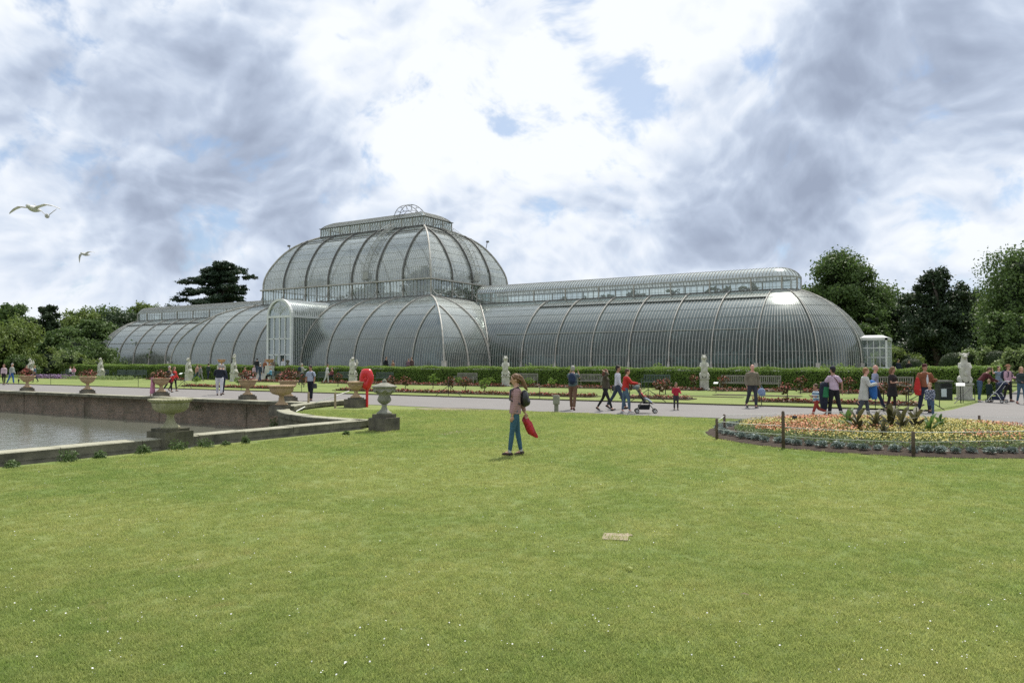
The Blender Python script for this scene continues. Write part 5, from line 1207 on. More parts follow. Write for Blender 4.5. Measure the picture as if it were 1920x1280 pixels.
# two stakes with white rope by the curved wall
for px, lb in ((579, 'wooden stake by the large plain urn, left of its twin'), (629, 'wooden stake further right behind the curved pond wall')):
    u, v = at(px, 765); mb = MB(); mb.tube([(0, 0, -.1), (0, 0, .60), (0, 0, .66)], [.045, .043, .03], 8); o = mb.build('wooden_stake', mat('pale_stake', (.34, .27, .18), .9, var=.3), loc=P(u, v, 0)); tag(o, lb, 'stake', 'stakes with rope behind the curved wall')
a = P(*at(556, 776), .10); b_ = P(*at(579, 765), .14); c_ = P(*at(629, 765), .50); d_ = P(*at(655, 762), .66); mb = MB(); o0 = a.copy(); mb.tube([p - o0 for p in (a, b_, c_, d_)], .018, 6); tag(mb.build('rope', m_rope, loc=o0), 'white rope slanting from the curved pond wall up past two stakes', 'rope')
# stone slab in the lawn, leaf litter, feathers
u, v = at(1153, 1005); mb = MB(); mb.box((0, 0, .004), (.27, .30, .02)); mb.box((.10, .12, .004), (.12, .12, .018), rz=.5); o = mb.build('paving_slab', mat('pinkish_slab', (.36, .29, .22), .9, col2=(.25, .22, .14), vscale=9, bump=.004), loc=P(u, v, 0), rz=.35); tag(o, 'small pinkish paving slab lying flush in the lawn', 'slab')
r = np.random.default_rng(3)
def lawn_pts(n, d0, d1, r, pw=1.0):
    out = []
    while len(out) < n:
        d = d0 + (d1 - d0) * r.random() ** pw; px = r.uniform(-60, 1980); u, v = dist(px, d)
        if v < VC + .3 or (u < 49.9 and v > VC + .2 and not (math.hypot(u - UC, v - VC) < RN - .5)) or math.hypot(u - RBU, v - RBV) < RBR + .1: continue
        out.append((u, v, d))
    return out
c = np.array([[u, -v, .045] for u, v, d in lawn_pts(1300, 4.5, 26, r, 1.1)]); o = quads_obj('daisies', leaf_quads(c, np.tile([0, 0, 1.], (len(c), 1)), .0115, r, .3, .95), m_parchment, kind='stuff'); tag(o, 'scatter of tiny white daisies in the lawn', 'daisies')
for px, py, cc, lb in ((1178, 1067, (.20, .23, .05), 'yellow-green fallen leaf on the lawn below the slab'), (652, 1245, (.75, .75, .72), 'white feather lying on the lawn near the bottom'), (943, 836, (.75, .75, .72), 'white feather on the lawn left of the woman'), (1554, 903, (.05, .09, .02), 'dark tuft of weed sticking out of the lawn on the right'), (1392, 1117, (.10, .07, .03), 'brown dead leaf on the lawn at the right')):
    u, v = at(px, py); mb = MB(); s = .032 if cc[0] < .5 else .018; mb.grid([[(-s, -s * .3, .022), (0, -s * .5, .03), (s, -s * .1, .022)], [(-s, s * .4, .022), (0, s * .5, .03), (s * 1.2, s * .2, .022)]]); o = mb.build('fallen_leaf' if cc[0] < .7 else 'feather', mat('scrap_%d' % px, cc, .7), loc=P(u, v, .01), rz=px); tag(o, lb, 'leaf' if cc[0] < .7 else 'feather')
# weeds at the wall foot
def weed(u, v, w, h, label, seed, m=None, z0=0):
    t = empty('wall_weed', P(u, v, z0), label=label, cat='weed', group='weeds along the pond walls'); r = np.random.default_rng(seed); d_, q = in_shell(260, .3, 1, r); d_[:, 2] = np.abs(d_[:, 2])
    quads_obj('leaves', leaf_quads(d_ * q * [w / 2, w / 3.2, h], d_ + [0, 0, .5], .06, r, .9, .45), m or m_lowleaf, t)
    mb = MB(); 
    for k in range(6): a = k * 1.1; mb.tube([(0, 0, 0), (.12 * w * math.cos(a), .12 * w * math.sin(a), h * .5), (.35 * w * math.cos(a), .25 * w * math.sin(a), h * (.6 + .07 * k))], .004, 4)
    mb.build('stems', m_lowleaf, t)
for i, (px, py, w, h, lb) in enumerate([(118, 862, .62, .26, 'largest clump of weed against the wall on the left'), (185, 857, .40, .16, 'low weed between the largest clump and the foreground urn'), (262, 848, .45, .20, 'weed just left of the foreground urn block'), (335, 842, .7, .24, 'brownish weeds at the foot of the foreground urn'), (385, 838, .6, .22, 'weed right of the foreground urn'), (462, 831, .30, .20, 'upright weed on the wall between the urns'), (5, 872, .4, .14, 'weed at the left edge of the picture'), (650, 815, .25, .12, 'small weed near the corner urn'), (425, 835, .28, .12, 'small weed in the wall foot')]):
    u, v = at(px, py); weed(max(u, 49.75), v, w, h, lb, 500 + i)
weed(44.0 - .5, 54.3, .5, .35, 'green weed growing out of the curved wall below the plain urn', 520, z0=-.35); weed(onv(372, 47.45), 47.5, 1.2, .55, 'ivy-like weed hanging on the far pond wall behind the big urn', 521, z0=-.6)
# gulls
m_gull = mat('gull_white', (.74, .74, .74), .7, col2=(.60, .60, .60), vscale=8, trans=.25); m_gulld = mat('gull_shadow_grey', (.16, .16, .17), .7)
def gull(px, py, d, span, label, wings, roll, hd):
    a = (px - 960) / F * d; u, v = dist(px, d); z = CH + (HY - py) / F * d
    t = empty('gull', P(u, v, z), label=label, cat='gull', group='gulls flying over the pond'); t.rotation_euler = (0, roll, hd)
    b = MB(); b.ball((0, 0, 0), (.07, .19, .065), 10, 8); b.ball((0, -.19, .02), (.04, .055, .04), 8, 6); b.tube([(0, -.22, .015), (0, -.28, .005)], [.014, .004], 5); b.tube([(0, .15, 0), (0, .28, .01)], [.045, .012], 6); fuse(b, 'body', m_gull, t, .012, 2)
    for s, w in zip((-1, 1), wings):
        L = span / 2; rows = []; n = len(w)
        for k, (x, y, z_) in enumerate(w):
            ch = (.11, .12, .11, .09, .055, .012)[k]; rows.append([(s * x * L, y * L - ch * .55, z_ * L), (s * x * L, y * L - ch * .2, z_ * L + .012), (s * x * L, y * L + ch * .6, z_ * L)])
        mb = MB(); mb.grid(rows); mb.grid([[(x, y, z_ - .008) for x, y, z_ in r_] for r_ in rows]); mb.build('wing', m_gull, t, smooth=True)
flat = [(0, 0, 0), (.25, -.05, .06), (.5, -.06, .10), (.72, 0, .04), (.9, .06, -.05), (1.0, .10, -.12)]; upw = [(0, 0, 0), (.2, -.04, .12), (.45, -.03, .3), (.7, 0, .5), (.88, .03, .62), (1, .05, .7)]; down = [(0, 0, 0), (.25, -.04, .12), (.5, -.04, .12), (.72, .02, -.08), (.85, .08, -.35), (.92, .10, -.60)]
gull(58, 390, 15.5, 1.02, 'large gull with wide spread wings nearest the left edge', (flat, [(x, y, z + .06 * x) for x, y, z in flat]), R(-4), R(35))
gull(84, 404, 24, .85, 'small gull with raised wings just below the large gull', (upw, [(x * .5, y, z) for x, y, z in upw]), R(10), R(60)); gull(157, 476, 30, .80, 'dark gull with drooping wings lower down on the left', (down, flat), R(-15), R(20))

# ================================================================== PEOPLE
SKIN = {'fair': mat('skin_fair', (.52, .31, .22), .5, var=.06, spec=.4), 'tan': mat('skin_tan', (.38, .21, .14), .5, var=.06, spec=.4), 'pink': mat('skin_pink', (.56, .30, .23), .5, var=.06)}
def cloth(name, c, c2=None, vs=5): return mat('cloth_' + name, c, .85, col2=c2 or tuple(k * .72 for k in c), vscale=vs, bump=.006, bscale=18)
def hairm(name, c): return mat('hair_' + name, c, .6, col2=tuple(k * .55 for k in c), vscale=30, bump=.006, bscale=60)
H_BROWN = hairm('brown', (.10, .055, .03)); H_DARK = hairm('dark', (.022, .016, .013)); H_BLOND = hairm('blond', (.42, .30, .15)); H_GREY = hairm('grey', (.42, .40, .37)); H_GING = hairm('ginger_fair', (.32, .17, .075)); H_RED = hairm('auburn', (.15, .05, .028)); H_LONGB = hairm('light_brown', (.21, .115, .055))
def stripes(name, c1, c2, scale, axis=2, sharp=True):
    m, N = shader(name); tc = N.n('ShaderNodeTexCoord').outputs['Object']; s = N.n('ShaderNodeSeparateXYZ', ins={0: tc}).outputs[axis]
    f = N.math('FRACT', N.math('MULTIPLY', s, scale)); f = N.math('GREATER_THAN', f, .5) if sharp else f
    b = N.n('ShaderNodeBsdfPrincipled', ins={'Base Color': N.mix(f, c1, c2), 'Roughness': .85}); N.link(b.outputs[0], N.n('ShaderNodeOutputMaterial').inputs[0]); return m
def checks(name, c1, c2, scale):
    m, N = shader(name); tc = N.n('ShaderNodeTexCoord').outputs['Object']; b = N.n('ShaderNodeBsdfPrincipled', ins={'Base Color': N.n('ShaderNodeTexChecker', ins={'Vector': tc, 'Scale': scale, 'Color1': c1 + (1,), 'Color2': c2 + (1,)}).outputs[0], 'Roughness': .85}); N.link(b.outputs[0], N.n('ShaderNodeOutputMaterial').inputs[0]); return m
SHOE_D = cloth('dark_shoe', (.02, .02, .022)); SHOE_B = cloth('brown_shoe', (.14, .05, .035)); SHOE_W = cloth('white_shoe', (.55, .55, .54)); SHOE_G = cloth('grey_shoe', (.10, .10, .105))

def rot2(a, x, z): return x * math.cos(a) + z * math.sin(a), -x * math.sin(a) + z * math.cos(a)
def rings(b, pts, seg=12):
    """pts: (centre, half depth (x), half width (y)) stacked, tilted with the spine"""
    rows = []
    n = len(pts)
    for i, (c, a, w) in enumerate(pts):
        d = (Vector(pts[min(i + 1, n - 1)][0]) - Vector(pts[max(i - 1, 0)][0])).normalized(); y = Vector((0, 1, 0)); x = y.cross(d).normalized(); y = d.cross(x)
        rows.append([Vector(c) + x * (a * math.cos(2 * PI * k / seg)) + y * (w * math.sin(2 * PI * k / seg)) for k in range(seg)])
    o = len(b.v); b.v += [tuple(p) for r_ in rows for p in r_]
    fs = [(o + i * seg + k, o + i * seg + (k + 1) % seg, o + (i + 1) * seg + (k + 1) % seg, o + (i + 1) * seg + k) for i in range(n - 1) for k in range(seg)] + [tuple(o + k for k in reversed(range(seg))), tuple(o + (n - 1) * seg + k for k in range(seg))]
    b.f += fs; b.m += [0] * len(fs)

def person(px, py, h, face, label, top=None, bottom=None, skin='fair', hair=H_BROWN, hairlen=0, legs=((12, 5), (-14, 12)), arms=((8, 15, 6), (-8, 15, 6)), lean=0, nod=0, shoes=SHOE_D,
           sleeve=1.0, coat=None, skirt=None, shorts=False, hat=None, bag=None, build=1.0, child=False, seat=False, uv=None, z0=.012, vox=.022, group=None, turn=0, toplen=.0, hands=False, bald=False, girl=False, under=None, coatlen=.0, sleevem=None, view=False):
    """face: 0 = towards the camera, 90 = to the right of the picture, 180 = away. legs: (swing forward, knee bend) left, right; arms: (swing, elbow, spread)"""
    u, v = uv or at(px, py, z0); s = h / 1.75; a = R(face)
    fwd = Vector((-FW[0] * math.cos(a) + RT[0] * math.sin(a), (FW[1] * math.cos(a) - RT[1] * math.sin(a)), 0)); rz = math.atan2(fwd.y, fwd.x)
    t = empty('person', P(u, v, z0), rz=rz, label=label, cat='person', group=group)
    hs = 1.22 if child else 1.0; ls = .92 if child else 1.0
    sk = SKIN[skin]; W = build
    # skeleton, x forward, y left
    TH_, SH_ = .44 * s * ls, .43 * s * ls; hipw = .092 * s * W
    def leg(side, sw, kn):
        hip = Vector((0, side * hipw, 0)); k = hip + Vector((math.sin(R(sw)) * TH_, side * .005, -math.cos(R(sw)) * TH_)); an = k + Vector((math.sin(R(sw - kn)) * SH_, 0, -math.cos(R(sw - kn)) * SH_)); return hip, k, an
    Lg = [leg(1, *legs[0]), leg(-1, *legs[1])]
    fa = [R(max(-50, min(20, legs[i][0] - legs[i][1])) * .9) if not seat else 0 for i in (0, 1)]
    if seat: fa = [R(10), R(10)]
    low = min(l[2].z for l in Lg); base = -low + .075 * s
    up_ = Vector((0, 0, base)); Lg = [[p + up_ for p in l] for l in Lg]; pel = Vector((0, 0, base))
    # spine
    le = R(lean)
    def sp(d, x=0.0): xx, zz_ = rot2(le, x, d); return pel + Vector((xx, 0, zz_)) * 1.0
    TL = .50 * s * (1.0 if not child else .97)
    shw = .185 * s * W * (1.0 if not girl else .93)
    body = MB()
    hw = (.165 if not girl else .172) * s * W
    body_r = [(sp(-.07 * s), .085 * s * W, hw * .80), (sp(.02 * s), .11 * s * W, hw), (sp(.14 * s), .098 * s * W, hw * .92), (sp(.24 * s), .092 * s * W, hw * .86), (sp(.36 * s), .108 * s * W, shw * .92), (sp(.45 * s), .098 * s * W, shw * .98), (sp(.50 * s), .06 * s, shw * .62), (sp(.53 * s), .052 * s, .06 * s)]
    def torso(b, g=0.0, i0=0, i1=8): rings(b, [(c, x + g, y + g) for c, x, y in body_r[i0:i1]])
    torso(body)
    if girl: 
        for sd_ in (1, -1): body.ball(sp(.36 * s, .075 * s) + Vector((0, sd_ * .06 * s, 0)), .062 * s, 8, 6)
    neck0 = sp(.50 * s); nk = le * .5 + R(nod) * .3; hd_c = neck0 + Vector((math.sin(nk) * .172 * s + .018 * s, 0, math.cos(nk) * .172 * s)) * (1.0 if not child else 1.05)
    body.tube([neck0, hd_c - Vector((0, 0, .05 * s))], [.056 * s, .05 * s], 8)
    HR = .105 * s * hs; rotH = Euler((0, R(nod), R(turn))).to_matrix()
    def hp(x, y, z): return hd_c + rotH @ Vector((x, y, z)) * (HR / .105)
    body.ball(hp(0, 0, .02), (.095 * HR / .105, .076 * HR / .105, .112 * HR / .105), 14, 10, rot=rotH); body.ball(hp(.030, 0, -.055), (.058 * HR / .105, .052 * HR / .105, .058 * HR / .105), 10, 8, rot=rotH)
    body.tube([hp(.088, 0, .015), hp(.112, 0, -.022), hp(.09, 0, -.035)], [.012 * s * hs, .016 * s * hs, .010 * s * hs], 6)
    for sd_ in (1, -1): body.ball(hp(-.005, sd_ * .078, -.01), (.02 * s * hs, .012 * s * hs, .03 * s * hs), 6, 5)
    # legs
    for l in Lg: body.tube([l[0] + Vector((0, 0, .03)), l[0].lerp(l[1], .35), l[1], l[1].lerp(l[2], .35), l[2]], [.083 * s * W, .078 * s * W, .052 * s * W, .054 * s * W, .036 * s], 9)
    # arms
    shz = sp(.455 * s); AR = []
    for sd_, (sw, el, ab) in zip((1, -1), arms):
        S = shz + Vector((0, sd_ * shw * .93, 0)); ua, fa_ = .295 * s, .26 * s
        d1 = Vector((math.sin(R(sw)) * math.cos(R(ab)), sd_ * math.sin(R(ab)), -math.cos(R(sw)) * math.cos(R(ab)))); E_ = S + d1 * ua
        inw = max(0, -ab) if ab < 0 else 0
        d2 = Vector((math.sin(R(sw + el)), -sd_ * .35 * math.sin(R(el)) * (1 if el > 40 else .3) + sd_ * math.sin(R(ab)) * .4, -math.cos(R(sw + el)))).normalized(); Wr = E_ + d2 * fa_
        AR.append((S, E_, Wr, d2)); body.tube([S - Vector((0, sd_ * .03 * s, 0)), S.lerp(E_, .4), E_, E_.lerp(Wr, .4), Wr], [.052 * s * W, .047 * s * W, .037 * s, .036 * s, .026 * s], 8)
        # hand: palm, four unequal curled fingers, thumb
        pn = Vector((0, sd_, 0)); pn = (pn - d2 * pn.dot(d2)).normalized(); fwd_ = d2.cross(pn) * sd_
        body.ball(Wr + d2 * .045 * s, (.022 * s, .018 * s, .045 * s), 8, 6, rot=d2.to_track_quat('Z', 'Y').to_matrix())
        if hands:
            for q in range(4):
                o_f = fwd_ * ((q - 1.5) * .017 * s); ln = (.052, .064, .060, .046)[q] * s; k1 = Wr + d2 * .075 * s + o_f; k2 = k1 + d2 * ln * .5 - pn * .010 * s; k3 = k2 + d2 * ln * .4 - pn * .028 * s; body.tube([Wr + d2 * .03 * s + o_f * .6, k1, k2, k3], [.0095 * s, .009 * s, .0085 * s, .007 * s], 6)
            body.tube([Wr + d2 * .015 * s + fwd_ * .018 * s * -1, Wr + d2 * .045 * s - fwd_ * .040 * s - pn * .01, Wr + d2 * .078 * s - fwd_ * .046 * s - pn * .02], [.012 * s, .010 * s, .008 * s], 6)
        else:
            body.tube([Wr + d2 * .07 * s, Wr + d2 * .12 * s - pn * .012 * s], [.024 * s, .014 * s], 6); body.tube([Wr + d2 * .02 * s, Wr + d2 * .07 * s - fwd_ * .035 * s], [.012 * s, .009 * s], 5)
    for i, l in enumerate(Lg):
        tx = Vector((math.cos(fa[i]), 0, math.sin(fa[i]))); body.tube([l[2] - tx * .03 * s, l[2] + tx * .10 * s - Vector((0, 0, .03 * s))], [.034 * s, .026 * s], 7)
    fuse(body, 'body', sk, t, vox if not hands else vox * .7, 1 if hands else 2)
    g = .014 * s
    # shoes
    for i, l in enumerate(Lg):
        tx = Vector((math.cos(fa[i]), 0, math.sin(fa[i]))); b = MB(); c0 = l[2] - Vector((0, 0, .04 * s)); q = tx.to_track_quat('X', 'Z').to_matrix() if False else Matrix.Rotation(-fa[i], 3, 'Y')
        b.ball(c0 - tx * .02 * s, (.058 * s, .044 * s, .042 * s), 10, 7, rot=q); b.ball(c0 + tx * .085 * s - Vector((0, 0, .008 * s)), (.085 * s, .045 * s, .032 * s), 10, 7, rot=q); b.box(c0 + tx * .055 * s - q @ Vector((0, 0, .030 * s)), (.23 * s, .075 * s, .018 * s), tilt=Euler((0, -fa[i], 0)))
        fuse(b, 'shoe', shoes, t, max(.012, vox * .6), 1)
    # trousers
    if bottom is not None:
        b = MB(); torso(b, g * .8, 0, 3)
        for l in Lg:
            if shorts: b.tube([l[0] + Vector((0, 0, .03)), l[0].lerp(l[1], .4), l[0].lerp(l[1], .85)], [.095 * s * W, .095 * s * W, .085 * s * W], 9)
            else: b.tube([l[0] + Vector((0, 0, .03)), l[0].lerp(l[1], .35), l[1], l[1].lerp(l[2], .35), l[1].lerp(l[2], .93)], [.094 * s * W, (.091 if not girl else .086) * s * W, (.068 if not girl else .060) * s * W, (.064 if not girl else .058) * s * W, (.060 if not girl else .043) * s], 9)
        fuse(b, 'trousers' if not shorts else 'shorts', bottom, t, vox, 1)
    if skirt is not None:
        b = MB(); m_, ln = skirt; rings(b, [(pel + Vector((0, 0, -ln)), .19 * s, .24 * s), (pel + Vector((0, 0, -ln * .5)), .16 * s, .21 * s), (pel + Vector((0, 0, .02)), .13 * s, .18 * s), (pel + Vector((0, 0, .16 * s)), .112 * s, .155 * s)]); fuse(b, 'skirt', m_, t, vox, 1)
    # top
    def shirt(m_, g2, ln, slv, nm, long_=0.0):
        b = MB(); torso(b, g2, 1, 7)
        rings(b, [(sp(.06 * s - ln), .115 * s * W + g2 * 1.3 + long_ * .06, hw + g2 + long_ * .04), (sp(.12 * s), .108 * s * W + g2, hw * .97 + g2), (sp(.30 * s), .10 * s * W + g2, hw * .9 + g2)])
        if girl:
            for sd_ in (1, -1): b.ball(sp(.36 * s, .08 * s) + Vector((0, sd_ * .06 * s, 0)), .062 * s + g2, 8, 6)
        for (S, E_, Wr, d2), sd_ in zip(AR, (1, -1)):
            S0 = S - Vector((0, sd_ * .03 * s, 0)); r0 = .052 * s * W + g2
            if slv > .6: b.tube([S0, S.lerp(E_, .4), E_, E_.lerp(Wr, .5), E_.lerp(Wr, max(.2, min(1, (slv - .5) * 2) * .96))], [r0 * 1.05, r0, .046 * s * W + g2 * .8, .042 * s + g2 * .8, .034 * s + g2 * .8], 9)
            elif slv > 0: b.tube([S0, S.lerp(E_, slv), S.lerp(E_, slv + .25)], [r0 * 1.05, r0, r0 * .98], 9)
        fuse(b, nm, m_, t, vox, 1)
    if under is not None: shirt(under, g * .7, 0.02, 0, 'undershirt')
    if top is not None: shirt(top, g, .06 * s + toplen * s, sleeve, 'shirt')
    if coat is not None:
        m_, ln = coat; shirt(m_, g * 2.0, .08 * s + ln * s, 1.0, 'coat', ln)
    # hair
    if not bald and hair is not None:
        b = MB(); b.ball(hp(-.014, 0, .04), tuple(k * HR / .105 for k in (.098, .087, .10)), 14, 10, rot=rotH); b.ball(hp(-.045, 0, -.02), tuple(k * HR / .105 for k in (.062, .075, .07)), 10, 8, rot=rotH)
        if hairlen > .05:
            bk = Vector((-1, 0, 0)); q0 = hp(-.07, 0, .0); b.tube([hp(-.04, 0, .06), q0, q0 + Vector((-.03 * s, 0, -hairlen * .45 * s)), q0 + Vector((-.02 * s, 0, -hairlen * s))], [.07 * s, .075 * s, .075 * s, .035 * s], 9)
            for sd_ in (1, -1): b.tube([hp(.0, sd_ * .07, .05), hp(-.01, sd_ * .085, -.04), hp(-.02, sd_ * .085, -.05) + Vector((-.02, 0, -hairlen * .6 * s))], [.03 * s, .035 * s, .02 * s], 7)
        hb = fuse(b, 'hair', hair, t, vox * .8, 1)
    if bald and hair is not None:
        b = MB(); b.tube([hp(-.02, .078, -.0), hp(-.07, .055, -.01), hp(-.092, 0, -.01), hp(-.07, -.055, -.01), hp(-.02, -.078, 0)], [.016 * s, .026 * s, .03 * s, .026 * s, .016 * s], 7); fuse(b, 'hair', hair, t, .012, 1)
    if hat is not None:
        m_, kind = hat; b = MB(); k = HR / .105; b.ball(hp(-.01, 0, .075), (.106 * k, .092 * k, .075 * k), 12, 8, rot=rotH)
        if kind == 'cap': b.ball(hp(.10, 0, .065), (.07 * k, .065 * k, .010), 10, 6, rot=rotH)
        if kind == 'brim': b.ball(hp(-.01, 0, .065), (.19 * k, .17 * k, .012), 16, 6, rot=rotH)
        if kind == 'knit': b.ball(hp(-.01, 0, .16), .03 * k, 8, 6)
        fuse(b, 'hat', m_, t, .013, 1)
    def strap_pts(sd_): return [sp(.30 * s, -.12 * s) + Vector((0, sd_ * .08 * s, 0)), sp(.50 * s, -.03 * s) + Vector((0, sd_ * .10 * s, .02)), sp(.44 * s, .125 * s) + Vector((0, sd_ * .115 * s, 0)), sp(.24 * s, .13 * s) + Vector((0, sd_ * .13 * s, 0)), sp(.16 * s, -.10 * s) + Vector((0, sd_ * .15 * s, 0))]
    wrist = [(p + up_ * 0) for p in (AR[0][2], AR[1][2])]
    return dict(t=t, sp=sp, wr=[AR[0][2] + AR[0][3] * .09 * s, AR[1][2] + AR[1][3] * .09 * s], s=s, strap=strap_pts, hp=hp, pel=pel, AR=AR, Lg=Lg, rz=rz)

def world_of(P_, loc): return P_['t'].location + Matrix.Rotation(P_['rz'], 3, 'Z') @ Vector(loc)
def backpack(P_, m, label, size=(.13, .15, .23), straps=True, x=-.20, z=.30):
    s = P_['s']; t = empty('backpack', world_of(P_, (0, 0, 0)), rz=P_['rz'], label=label, cat='backpack'); b = MB(); c = P_['sp'](z * s, x * s)
    b.ball(c, (size[0] * s, size[1] * s, size[2] * s), 12, 10); b.ball(c + Vector((-.05 * s, 0, -.07 * s)), (size[0] * .8 * s, size[1] * .8 * s, size[2] * .5 * s), 10, 8); fuse(b, 'pouch', m, t, .016, 1)
    if straps:
        for sd_ in (1, -1): mb = MB(); mb.tube(P_['strap'](sd_), .018 * s, 6); mb.build('strap', m, t)
    return t
def handbag(P_, side, m, label, size=(.05, .16, .18), drop=.30, offset=(0, 0, 0), rot=0.0, name='bag', strap=True):
    w = Vector(P_['wr'][side]) + Vector(offset); t = empty(name, world_of(P_, w), rz=P_['rz'] + rot, label=label, cat=name)
    b = MB(); b.box((0, 0, -drop), (size[0] * 2, size[1] * 2, size[2] * 2), taper=.85); b.ball((0, 0, -drop - size[2] * .5), (size[0] * 1.2, size[1], size[2] * .5), 8, 6); fuse(b, 'pouch', m, t, .02, 3)
    if strap:
        for d in (-1, 1): mb = MB(); mb.tube([(0, d * size[1] * .6, -drop + size[2] * .9), (0, d * .02, -.02), (0, 0, .01)], .008, 5); mb.build('handle', m, t)
    return t

C = cloth
denim = C('denim', (.075, .125, .20), (.045, .08, .14), 9); dark = C('black', (.018, .018, .021)); navy = C('navy', (.022, .03, .055)); white = C('white', (.66, .67, .69)); grey = C('grey', (.20, .20, .21)); khaki = C('khaki', (.22, .20, .15)); red = C('red', (.50, .03, .025)); pink = C('pink', (.55, .35, .42)); brownj = C('tan_leather', (.24, .085, .04)); charcoal = C('charcoal', (.05, .05, .055)); creamw = C('cream', (.55, .55, .50)); ltblue = C('light_blue', (.40, .46, .56))

# --- the woman on the lawn, nearest figure
G = person(966, 852, 1.63, -88, 'young woman in pink knit jacket and jeans standing alone on the lawn', stripes('pink_knit', (.40, .24, .24), (.29, .17, .18), 30), C('teal_denim', (.055, .135, .195), (.035, .09, .14), 6), 'fair', H_LONGB, 0,
           legs=((9, 2), (-7, 3)), arms=((6, 8, 5), (-24, 6, 12)), lean=-3, nod=10, shoes=cloth('brown_sneaker', (.045, .03, .028)), sleeve=.93, vox=.011, girl=True, build=.97, hands=True, toplen=.05)
b = MB(); hp = G['hp']; b.tube([hp(-.07, 0, .09), hp(-.12, -.0, .03), hp(-.16, 0, -.08), hp(-.19, .0, -.20), hp(-.22, 0, -.28)], [.035, .042, .045, .036, .010], 10); b.tube([hp(.05, .03, .11), hp(.02, .075, .06), hp(-.06, .075, .02), hp(-.13, .04, -.05)], [.016, .018, .02, .016], 7); b.tube([hp(.05, -.03, .11), hp(.02, -.075, .06), hp(-.06, -.075, .02), hp(-.13, -.04, -.05)], [.016, .018, .02, .016], 7)
fuse(b, 'ponytail', H_LONGB, G['t'], .010, 1)
for s_ in (1, -1):
    mb = MB(); mb.ball(hp(.080, s_ * .032, .012), (.008, .012, .006), 6, 4); mb.build('eye', H_DARK, G['t']); mb = MB(); mb.beam(hp(.088, s_ * .018, .032), hp(.076, s_ * .05, .03), .006); mb.build('eyebrow', H_LONGB, G['t'])
mb = MB(); mb.ball(hp(.086, 0, -.058), (.008, .020, .007), 8, 4); mb.build('lips', mat('lips', (.42, .12, .10), .5), G['t'])
for i in (0, 1): mb = MB(); an = G['Lg'][i][2]; mb.tube([an + Vector((0, 0, -.01)), an + Vector((.0, 0, .045))], .037, 8); mb.build('sock', SHOE_W, G['t'])
m_leather = mat('black_leather', (.014, .015, .018), .35, var=.3, spec=.6, bump=.004); backpack(G, m_leather, 'shiny black leather backpack worn by the woman on the lawn', (.10, .14, .19), x=-.185, z=.28)
m_redbag = mat('red_satin', (.42, .008, .022), .30, var=.35, vscale=7, spec=.6, bump=.02, bscale=9)
w = G['wr'][1]; t = empty('shopping_bag', world_of(G, w), rz=G['rz'], label='glossy dark red bag swinging from the right hand of the woman on the lawn', cat='bag'); mb = MB(); rows = []
for k, (x0, x1, z, th_) in enumerate(((-.03, .03, .02, .008), (-.05, .075, -.05, .02), (-.115, .09, -.10, .03), (-.145, .05, -.18, .035), (-.19, .01, -.29, .04), (-.24, -.04, -.38, .035), (-.24, -.12, -.42, .012))):
    r_ = .012 * math.sin(k * 2.3); rows.append([(x0, 0, z), (x0 * .7 + x1 * .3, th_ + r_, z - .004), (x0 * .4 + x1 * .6, th_ * .6 - r_, z + .01), (x1, 0, z + .035), (x0 * .4 + x1 * .6, -th_ * .8, z + .01), (x0 * .7 + x1 * .3, -th_ + r_, z), (x0, 0, z)])
mb.grid(rows); mb.build('pouch', m_redbag, t, smooth=True); mb = MB(); mb.tube([(-.07, 0, -.07), (-.02, .0, .01), (.04, 0, -.01), (.06, 0, -.04)], .007, 5); mb.build('handle', m_redbag, t)

# --- people on the main path
p = person(1074, 768, 1.76, 165, 'man in brown trousers with navy backpack, back turned, arms raised to his face', C('teal_shirt', (.10, .14, .15)), C('brown_trousers', (.17, .095, .06)), 'fair', H_GREY, 0, legs=((16, 4), (-16, 10)), arms=((60, 110, 10), (60, 115, 10)), shoes=SHOE_B, sleeve=.4); backpack(p, C('backpack_navy', (.02, .035, .08)), 'navy backpack on the man in brown trousers')
p = person(1135, 769, 1.66, 60, 'walking woman with long auburn hair, olive top and black trousers, hand on her head', C('olive', (.085, .078, .048), (.05, .04, .03), 9), dark, 'fair', H_RED, .22, legs=((-22, 12), (24, 4)), arms=((10, 12, 5), (120, 120, 20)), girl=True, sleeve=.9); handbag(p, 0, m_leather, 'small black shoulder bag at the auburn-haired woman\'s hip', (.04, .11, .10), drop=-.12, offset=(.08, .0, .05), strap=False)
person(1158, 766, 1.80, 78, 'man in white sweater and sunglasses walking behind the woman in the red jacket', C('sweater_white', (.60, .60, .66)), C('dark_denim', (.045, .065, .10)), 'tan', H_DARK, 0, legs=((-24, 10), (22, 4)), arms=((-15, 20, 8), (10, 25, 8)), shoes=SHOE_D)
RJ = person(1172, 773, 1.64, 82, 'woman in bright red jacket and jeans pushing the pushchair on the path', red, C('jeans_blue', (.10, .16, .24)), 'pink', H_BROWN, .03, legs=((-6, 4), (18, 14)), arms=((42, 42, 6), (42, 42, 6)), lean=7, shoes=SHOE_W, build=1.12, girl=True, toplen=.08)
person(1267, 768, 1.10, 5, 'small girl in red cardigan and dark leggings standing on the path beside the flower beds', C('cardigan_red', (.42, .025, .05)), charcoal, 'tan', H_BROWN, 0, legs=((2, 2), (-2, 2)), arms=((15, 70, 18), (15, 70, 18)), child=True)
person(1410, 764, 1.78, 8, 'bald man in olive jacket facing the camera with crossed legs on the path edge', C('black_pullover', (.014, .014, .018)), C('slate_trousers', (.045, .048, .06)), 'pink', H_GREY, 0, legs=((10, 6), (-12, 22)), arms=((-10, 35, 16), (-6, 35, 16)), bald=True, coat=(C('olive_jacket', (.20, .175, .125)), .02), build=1.1, shoes=SHOE_G)
